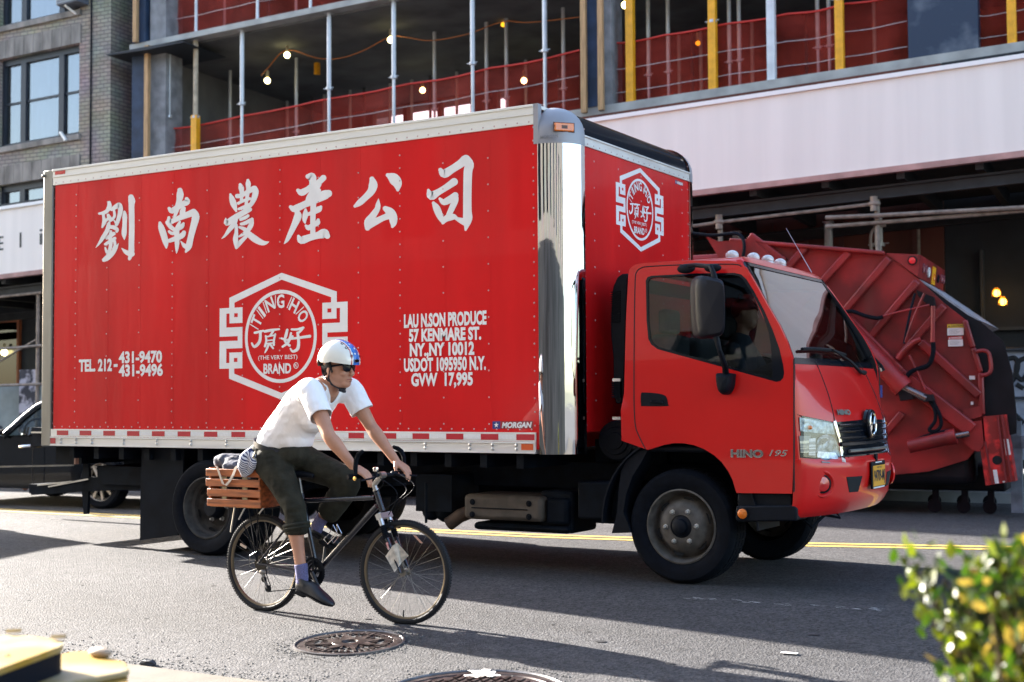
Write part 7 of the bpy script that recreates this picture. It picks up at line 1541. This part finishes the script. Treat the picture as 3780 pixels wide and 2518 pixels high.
for s in (0, wf):
    for d, sg in ((.03, 1), (1.77, -1)):
        c = f_(s, .33, d); mb = MB(); mb.lathe(c, E2*sg, [(.22,.02),(.24,-.005),(.30,-.01),(.325,.01),(.33,.05),(.33,.17),(.30,.2),(.22,.18)], 32, closed=True); wo = mb.build('wheel', RUB, BC); mb = MB(); mb.lathe(c, E2*sg, [(.235,.0),(.225,.012),(.215,.05),(.20,.10)], 32)
        for k in range(9): a_ = 2*pi*k/9; mb.beam(c+E2*sg*.012, c+E2*sg*.012+E1*cos(a_)*.222+V((0,0,sin(a_)*.222)), .035, .02, NE)
        mb.lathe(c, E2*sg, [(0,-.004),(.05,0),(.05,.03)], 16); mb.build('rim', mat('alloy', (.58,.54,.50), .3, .7), wo); mb = MB(); mb.lathe(c, E2*sg, [(0,.09),(.22,.09)], 20); mb.build('brake_disc', DARK, wo)
mb = MB(); cs = f_(sa-.28, .93, 1.1*.42); p = hv('l6', 410, 585, CV+.45); mb.tube([p+E2*cos(t*pi/10)*.0+E1*cos(t*pi/10)*.05+E2*cos(t*pi/10)*.17+V((0,0,sin(t*pi/10)*.17)) for t in range(21)], .016, 6, cap=False); mb.build('steering_wheel', BLK, CB)
# ================================================================ unseen van behind the truck, added to cast the shadow at left
VN = thing('shadow_van', 'unseen dark van added behind the box truck to cast the shadow at left', 'van', (-11, .3, 0)); mb = MB(); PV = [(-9.0,.35),(-8.7,.5),(-8.75,1.0),(-9.15,1.25),(-9.75,2.0),(-10.1,2.1),(-13.6,2.1),(-13.8,.4)]
mb.rows([[V((x, y, z)) for x, z in smooth2(PV, 3)] for y in (-.75, -.7, 1.15, 1.2)], closed=True); n = len(smooth2(PV, 3)); mb.f += [list(range(n)), [3*n+i for i in range(n)]]; mb.m += [0, 0]; VB = mb.build('body', mat('van_paint', (.06,.07,.09), .3, coat=.8), VN)
mb = MB(); mb.prism([V((x, -.765, z)) for x, z in ((-9.35,1.25),(-9.8,1.92),(-10.6,1.95),(-10.6,1.25))], (0,.01,0)); mb.build('window', BLKG, VB)
for x in (-9.5, -13.0):
    for y, s_ in ((-.74, 1), (1.19, -1)): mb = MB(); mb.lathe((x, y, .33), (0,s_,0), [(0,-.01),(.2,-.01),(.22,-.02),(.31,-.01),(.33,.02),(.33,.18),(0,.18)], 24); mb.build('wheel', RUB, VN)
# ================================================================ people inside the vehicles
def sitter(name, label, hips, face, dark=.6):
    f = V(face).normalized(); s = V((-f.y, f.x, 0)); t_ = thing(name, label, 'person', hips); mb = MB(); h = V(hips); U = V((0,0,1))
    chain(mb, [(h, .15, .12), (h+U*.2, .14, .11), (h+U*.42, .17, .11), (h+U*.52, .10, .08), (h+U*.58+f*.02, .055, .055), (h+U*.64+f*.03, .052, .052)], ref=s)
    H = h+U*.74+f*.05; mb.ball(H, (.095,.075,.11), 16, 12, (f, s, U)); mb.ball(H+f*.03-U*.07, (.065,.055,.06), 14, 10, (f, s, U)); chain(mb, [(H+f*.085, .010,.010), (H+f*.11-U*.03, .014,.012)], ref=s)
    for q in (-1, 1):
        sh, el, wr = h+U*.45+s*q*.19, h+U*.22+s*q*.25+f*.14, h+U*.34+s*q*.14+f*.44
        chain(mb, [(sh,.055,.055),(sh.lerp(el,.5),.048,.048),(el,.042,.042),(wr,.028,.03)], ref=s); mb.ball(wr+f*.04,(.045,.035,.035)); mb.ball(H+s*q*.078,(.02,.012,.03))
        for k in range(4): mb.tube([wr+f*.05+U*(.03-.018*k), wr+f*.10+U*(.03-.018*k)-s*q*.01, wr+f*.105+U*(.02-.018*k)-s*q*.03], .009, 6)
        mb.tube([wr+f*.03-s*q*.02+U*.02, wr+f*.07-s*q*.03+U*.04], .01, 6)
        kn = h+f*.42+s*q*.12+U*.04; chain(mb, [(h+s*q*.09,.08,.08),(kn,.055,.055),(kn-U*.38+f*.05,.04,.04)], ref=s)
    remesh(mb, .012, 3).build('body', SKIN, t_, angle=180)
    mb = MB(); chain(mb, [(h-U*.02, .16,.13), (h+U*.2, .155,.125), (h+U*.42, .185,.125), (h+U*.53, .11,.09)], ref=s)
    for q in (-1, 1):
        sh, el, wr = h+U*.45+s*q*.19, h+U*.22+s*q*.25+f*.14, h+U*.34+s*q*.14+f*.44; chain(mb, [(sh,.07,.07),(sh.lerp(el,.5),.062,.062),(el,.056,.056),(el.lerp(wr,.7),.046,.046)], ref=s)
    remesh(mb, .014, 5).build('jacket', mat('dark_jacket', (.018,.022,.035), .8, bump=.5, bs=10), t_, angle=180)
    mb = MB(); mb.ball(H+U*.035-f*.02, (.105,.085,.095), 16, 12, (f, s, U)); mb.frame(H+f*.09+U*.045, f, s, U, (-.02,-.07,-.006), (.075,.07,.006)); remesh(mb, .010, 3, cut=lambda c: (c-H).dot(U) < .025 and (c-H).dot(f) > -.02).build('cap', mat('red_cap', (.22,.02,.02), .8), t_, angle=180); return t_
sitter('person', 'truck driver in a dark jacket and cap seated behind the side window', V((1.32, 1.72, 1.25)), (1,0,0))
pd_ = hv('l6', 520, 640, CV+.45); sitter('person', 'driver of the black car, mostly hidden, hands on the wheel', V((pd_.x+.25, pd_.y, .55)), tuple(-E1))
# ================================================================ street ironwork and small things on the ground
IRON = mat('rusty_iron', (.050,.036,.034), .42, .55, var=.3, vs=14, rvar=.12); IRONR = mat('worn_iron_rim', (.15,.145,.15), .4, .7, var=.2, vs=20)
def disc_frame(c, n): n = n.normalized(); a = V((1,0,0))-n*n.x; a.normalize(); return a, n.cross(a)
def cover(label, zc, r, kind):
    c = zc; n = V((0,-.05,1)).normalized(); a, b = disc_frame(c, n); t_ = thing('manhole_cover', label, 'manhole cover', c)
    mb = MB(); mb.lathe(c, n, [(r+.007,-.05),(r+.006,.007),(r-.003,.009),(r-.010,.003),(r-.012,-.03)], 72); mb.build('rim', IRONR, t_)
    mb = MB(); mb.lathe(c, n, [(r-.0145,-.03),(r-.0145,.000),(r-.06,.002),(r-.065,-.003),(0,-.003)], 72); mb.build('lid', IRON, t_); mb = MB()
    P = lambda ang, rad: c+a*cos(ang)*rad+b*sin(ang)*rad
    if kind == 1:
        mb.lathe(c, n, [(.11,-.002),(.10,.009),(.05,.010),(.045,-.002)], 40)
        for k in range(8):
            t = 2*pi*k/8; mb.prism([P(t-.45,.10)+n*-.002, P(t,.20)+n*-.002, P(t+.45,.10)+n*-.002], n*.010)
            mb.prism([P(t-.05,.18), P(t+.05,.18), P(t+.03,.255), P(t-.03,.255)], n*.008)
        for k in range(40):
            t = 2*pi*k/40
            if k % 5: mb.prism([P(t-.045,.205), P(t+.045,.205), P(t+.035,.25), P(t-.035,.25)], n*.007)
        for k in range(24): t = 2*pi*k/24+.1; mb.prism([P(t-.06,.135), P(t+.02,.135), P(t+.03,.17), P(t-.03,.17)], n*.008)
    else:
        for i in range(-9, 10):
            for j in range(-5, 6):
                x, y = i*.042, j*.075+(.0 if i % 2 else .03)
                if x*x+y*y < (r-.11)**2: mb.frame(c+a*x+b*y, a, b, n, (-.010,-.028,0), (.010,.028,.008))
    mb.build('raised_pattern', IRON, t_, smooth=False); return t_, a, b, n
cover('rusty manhole cover with star pattern below the bicycle\'s front wheel', hg('D', 803, 1479)+V((0,0,.003)), .318, 1)
c2_ = hg('D', 1092, 1568)+V((.13,-.23,-.006)); t2_, a2, b2, n2 = cover('large rusty vented manhole cover cut off by the bottom edge', c2_, .47, 2)
mb = MB(); rr = random.Random(4); p0 = hg('mh', 1640, 445)
for k in range(26):
    q = p0+a2*rr.gauss(0,.05)+b2*rr.gauss(0,.035)+n2*.012; mb.add([q+a2*cos(t*pi/3)*rr.uniform(.01,.03)+b2*sin(t*pi/3)*rr.uniform(.008,.022)+n2*rr.uniform(0,.004) for t in range(6)], [list(range(6))])
mb.build('bird_dropping', mat('chalky_white', (.6,.58,.55), .8), label='splashed white patch on the large manhole cover', cat='litter', smooth=False)
p = hg('D', 341, 1530); mb = MB(); rr = random.Random(8); mb.ball(p+V((0,0,.012)), (.055,.035,.022), 9, 7)
mb.v = [q+V((rr.uniform(-.008,.008), rr.uniform(-.008,.008), rr.uniform(-.004,.006))) for q in mb.v]; mb.build('stone', mat('dark_stone', (.03,.032,.04), .7), label='dark lump of asphalt lying at the gutter edge', cat='stone', smooth=False)
p = hg('z8', 735, 1377); mb = MB(); mb.frame(p+V((0,0,.006)), V((1,.1,0)).normalized(), V((-.1,1,0)).normalized(), V((0,0,1)), (-.045,-.02,0), (.045,.02,.003)); mb.build('paper_scrap', mat('scrap_white', (.6,.56,.52), .8), label='small white scrap of paper on the road near the shrub', cat='litter', smooth=False)
mb = MB(); rr = random.Random(12)
def chip(p, s): 
    mb.ball(p, (s*rr.uniform(.7,1.3), s*rr.uniform(.7,1.2), s*rr.uniform(.5,.8)), 5, 4)
for k in range(1500):
    m_ = rr.random()
    if m_ < .42: x = rr.uniform(-2.2, 3.2); y = -3.17+abs(rr.gauss(0,.10))
    elif m_ < .66: t = rr.uniform(0, 2*pi); q = rr.gauss(.36,.05); c = hg('D',803,1479) if k < 2 else c1_; x, y = c.x+cos(t)*q, c.y+sin(t)*q
    elif m_ < .86: t = rr.uniform(0, pi*2); q = rr.gauss(.53,.05); x, y = c2_.x+cos(t)*q, c2_.y+sin(t)*q
    else: x, y = rr.uniform(-2, 3.5), -3.15+abs(rr.gauss(0,.3))
    if k == 0: c1_ = hg('D',803,1479)
    if y < -3.19: continue
    chip(V((x, y, gz(y)+.002)), rr.uniform(.003,.0075))
mb.build('gravel', mat('asphalt_chips', (.10,.097,.095), .85, var=.6, vs=40), kind='stuff', label='loose asphalt chips along the gutter and manholes', cat='gravel', smooth=False)
# ================================================================ yellow barrier at lower left
YB = mat('sunbleached_yellow', (.30,.175,.010), .5, var=.25, vs=4, vlo=.40, vhi=.66, col2=(.30,.25,.15)); YT = thing('yellow_barrier', 'yellow barrier planks with worn tops in the lower left corner', 'barrier', (2.2,-6.1,-.03))
def yp(x, y, z): return hit('y1', x, y, 2, z)
for nm, z, pts in (('plank', .60, [(-500,420),(0,270),(180,245),(430,262),(760,310),(900,350),(890,405),(700,480),(0,735),(-500,930)]), ('plank', .52, [(-500,1040),(0,825),(700,590),(1000,500),(1280,490),(1500,560),(1800,635),(1840,700),(1840,770),(1400,860),(900,950),(0,1300),(-500,1500)])):
    mb = MB(); mb.prism([yp(x, y, z) for x, y in smooth2(pts, 3)], (0,0,-.018)); mb.build(nm, YB, YT, bevel=.005, smooth=False)
    c = sum((yp(x, y, z) for x, y in pts), V((0,0,0)))/len(pts); mb = MB(); mb.prism([c+(yp(x, y, z)-c)*.96-V((0,0,.0181)) for x, y in smooth2(pts, 3)], (0,0,-.16)); mb.build('dark_gap_block', mat('barrier_black', (.004,.006,.012), .7, spec=.1), YT, smooth=False)  # black block fills in the dark gap below the plank
mb = MB(); mb.prism([yp(x, y, .5) for x, y in ((1405,880),(1500,850),(1850,775),(1840,1000),(1400,1100))], (0,0,-.03)); mb.build('end_cap', mat('yellow_end', (.34,.18,.004), .5), YT, smooth=False); mb = MB(); a_, b_ = yp(0, 860, .43), yp(1500, 760, .43); mb.frame(V((min(a_.x,b_.x)-.3, min(a_.y,b_.y)-.15, -.03)), V((1,0,0)), V((0,1,0)), V((0,0,1)), (0,0,0), (.5,.35,.42)); mb.build('stand', mat('barrier_black', (.01,.012,.02), .6), YT)
for x, y, z in ((105,550,.60),(735,748,.52)): mb = MB(); mb.lathe(yp(x,y,z), (0,0,1), [(.009,0),(.008,.003),(0,.004)], 12); mb.build('bolt', mat('rust_bolt', (.28,.10,.03), .6), YT)
for x, y in ((200,215),(850,300)): p = yp(x, y, .605); mb = MB(); mb.frame(p, V((.7,.7,0)), V((-.7,.7,0)), V((0,0,1)), (-.022,-.005,0), (.022,.005,.012)); mb.build('bracket', BOLT, YT)
p = yp(1450, 545, .525); mb = MB(); mb.ball(p+V((0,0,.008)), (.045,.025,.016), 14, 10); mb.build('rubber_pad', mat('beige_pad', (.34,.26,.19), .7), YT)
# ================================================================ shrub at lower right
SB = thing('shrub', 'leafy green and yellowing shrub in the lower right corner', 'shrub', (4.95,-5.75,-.03)); rr = random.Random(21)
LEAFS = []
for nm, c_, sp_ in (('leaf_green', (.022,.050,.004), 0), ('leaf_lime', (.075,.095,.006), 0), ('leaf_yellow', (.20,.145,.04), 0), ('leaf_deep', (.007,.019,.004), 0)):
    m = mat(nm, c_, .38, var=.25, vs=30, spec=.5); b = m.node_tree.nodes['Principled BSDF']; b.inputs['Subsurface Weight'].default_value = 0
    n = m.node_tree; tl = n.nodes.new('ShaderNodeBsdfTranslucent'); tl.inputs[0].default_value = (min(1,c_[0]*1.8), min(1,c_[1]*1.8), c_[2], 1); mx = n.nodes.new('ShaderNodeMixShader'); mx.inputs[0].default_value = .35
    n.links.new(b.outputs[0], mx.inputs[1]); n.links.new(tl.outputs[0], mx.inputs[2]); n.links.new(mx.outputs[0], n.nodes['Material Output'].inputs[0]); LEAFS.append(m)
def bp(x, y, yy): return hit('D', x, y, 1, yy)
base = V((4.98,-5.7,-.03)); ST_ = MB(); LF = MB()
def leaf(p, d, s, k):
    d = d.normalized(); r = V((rr.uniform(-1,1), rr.uniform(-1,1), rr.uniform(-.4,1))); r = (r-d*r.dot(d)).normalized(); n_ = d.cross(r); LF.cur = k
    L_, w = s, s*.29
    LF.add([p, p+d*L_*.3+r*w*.85-n_*.002, p+d*L_*.65+r*w*.8, p+d*L_, p+d*L_*.65-r*w*.8, p+d*L_*.3-r*w*.85-n_*.002, p+d*L_*.5-n_*w*.22], [(0,1,6),(1,2,6),(2,3,6),(3,4,6),(4,5,6),(5,0,6)])
twigs = [((2095,1292),-5.72),((2105,1345),-5.75),((2130,1300),-5.72),((2170,1330),-5.75),((2190,1310),-5.6),((2150,1385),-5.8),((2215,1345),-5.62),((2240,1250),-5.8),((2255,1240),-5.8),((2300,1235),-5.7),((2320,1225),-5.75),((2345,1210),-5.7),((2360,1215),-5.6),((2265,1300),-5.7),((2290,1280),-5.8),((2200,1400),-5.7),((2170,1440),-5.85),((2215,1450),-5.75),((2195,1500),-5.8),((2225,1540),-5.8),((2205,1570),-5.8),((2240,1500),-5.7)]
for k in range(95): twigs.append(((rr.uniform(2235, 2600), rr.uniform(1240, 1600)), rr.uniform(-5.95,-5.45)))
for (x, y), yy in twigs:
    if x > 2230 and y < 1300 - (x-2230)*.35: y += 70
    tip = bp(x, y, yy); m_ = base.lerp(tip, .55)+V((rr.uniform(-.06,.06), rr.uniform(-.06,.06), .06)); pts = [V(q) for q in smooth2([tuple(base+V((rr.uniform(-.05,.05),rr.uniform(-.05,.05),0))), tuple(m_), tuple(tip)], 8, closed=False)]
    ST_.tube(pts, [.006*(1-i/len(pts))+.0018 for i in range(len(pts))], 5); L_ = (tip-base).length; tone = rr.random()
    for i in range(30 if x > 2230 else 24):
        t = 1-abs(rr.gauss(0,.20)) if i > 3 else 1
        if t < .30: continue
        q = pts[min(len(pts)-1, int(t*(len(pts)-1)))] + V((rr.gauss(0,.022), rr.gauss(0,.022), rr.gauss(0,.020)))
        d = (tip-base).normalized()+V((rr.gauss(0,.8), rr.gauss(0,.8), rr.gauss(.2,.6))); z_ = rr.random()
        kk = 2 if (tone > .86 and z_ < .5) or z_ < .025 else (1 if z_ < .5 else (0 if z_ < .84 else 3)); leaf(q, d, rr.uniform(.026,.044), kk)
ST_.build('stem', mat('twig', (.10,.07,.035), .8), SB); LF.build('foliage', LEAFS, SB, smooth=False)

mb = MB(); rg = random.Random(77)
for k in range(30):
    x, y = rg.uniform(-3.5, 4.0), rg.uniform(-3.1, -1.0); s_ = rg.uniform(.006, .028); a0 = rg.uniform(0, 6)
    mb.add([V((x+cos(a0+t*pi/5)*s_*rg.uniform(.7,1.2)*1.4, y+sin(a0+t*pi/5)*s_*rg.uniform(.7,1.2), 0)) for t in range(10)], [list(range(10))])
for q in mb.v: q.z = gz(q.y)+.004
mb.build('road_surface', mat('oil_stain', (.012,.012,.014), .6), kind='structure', smooth=False)
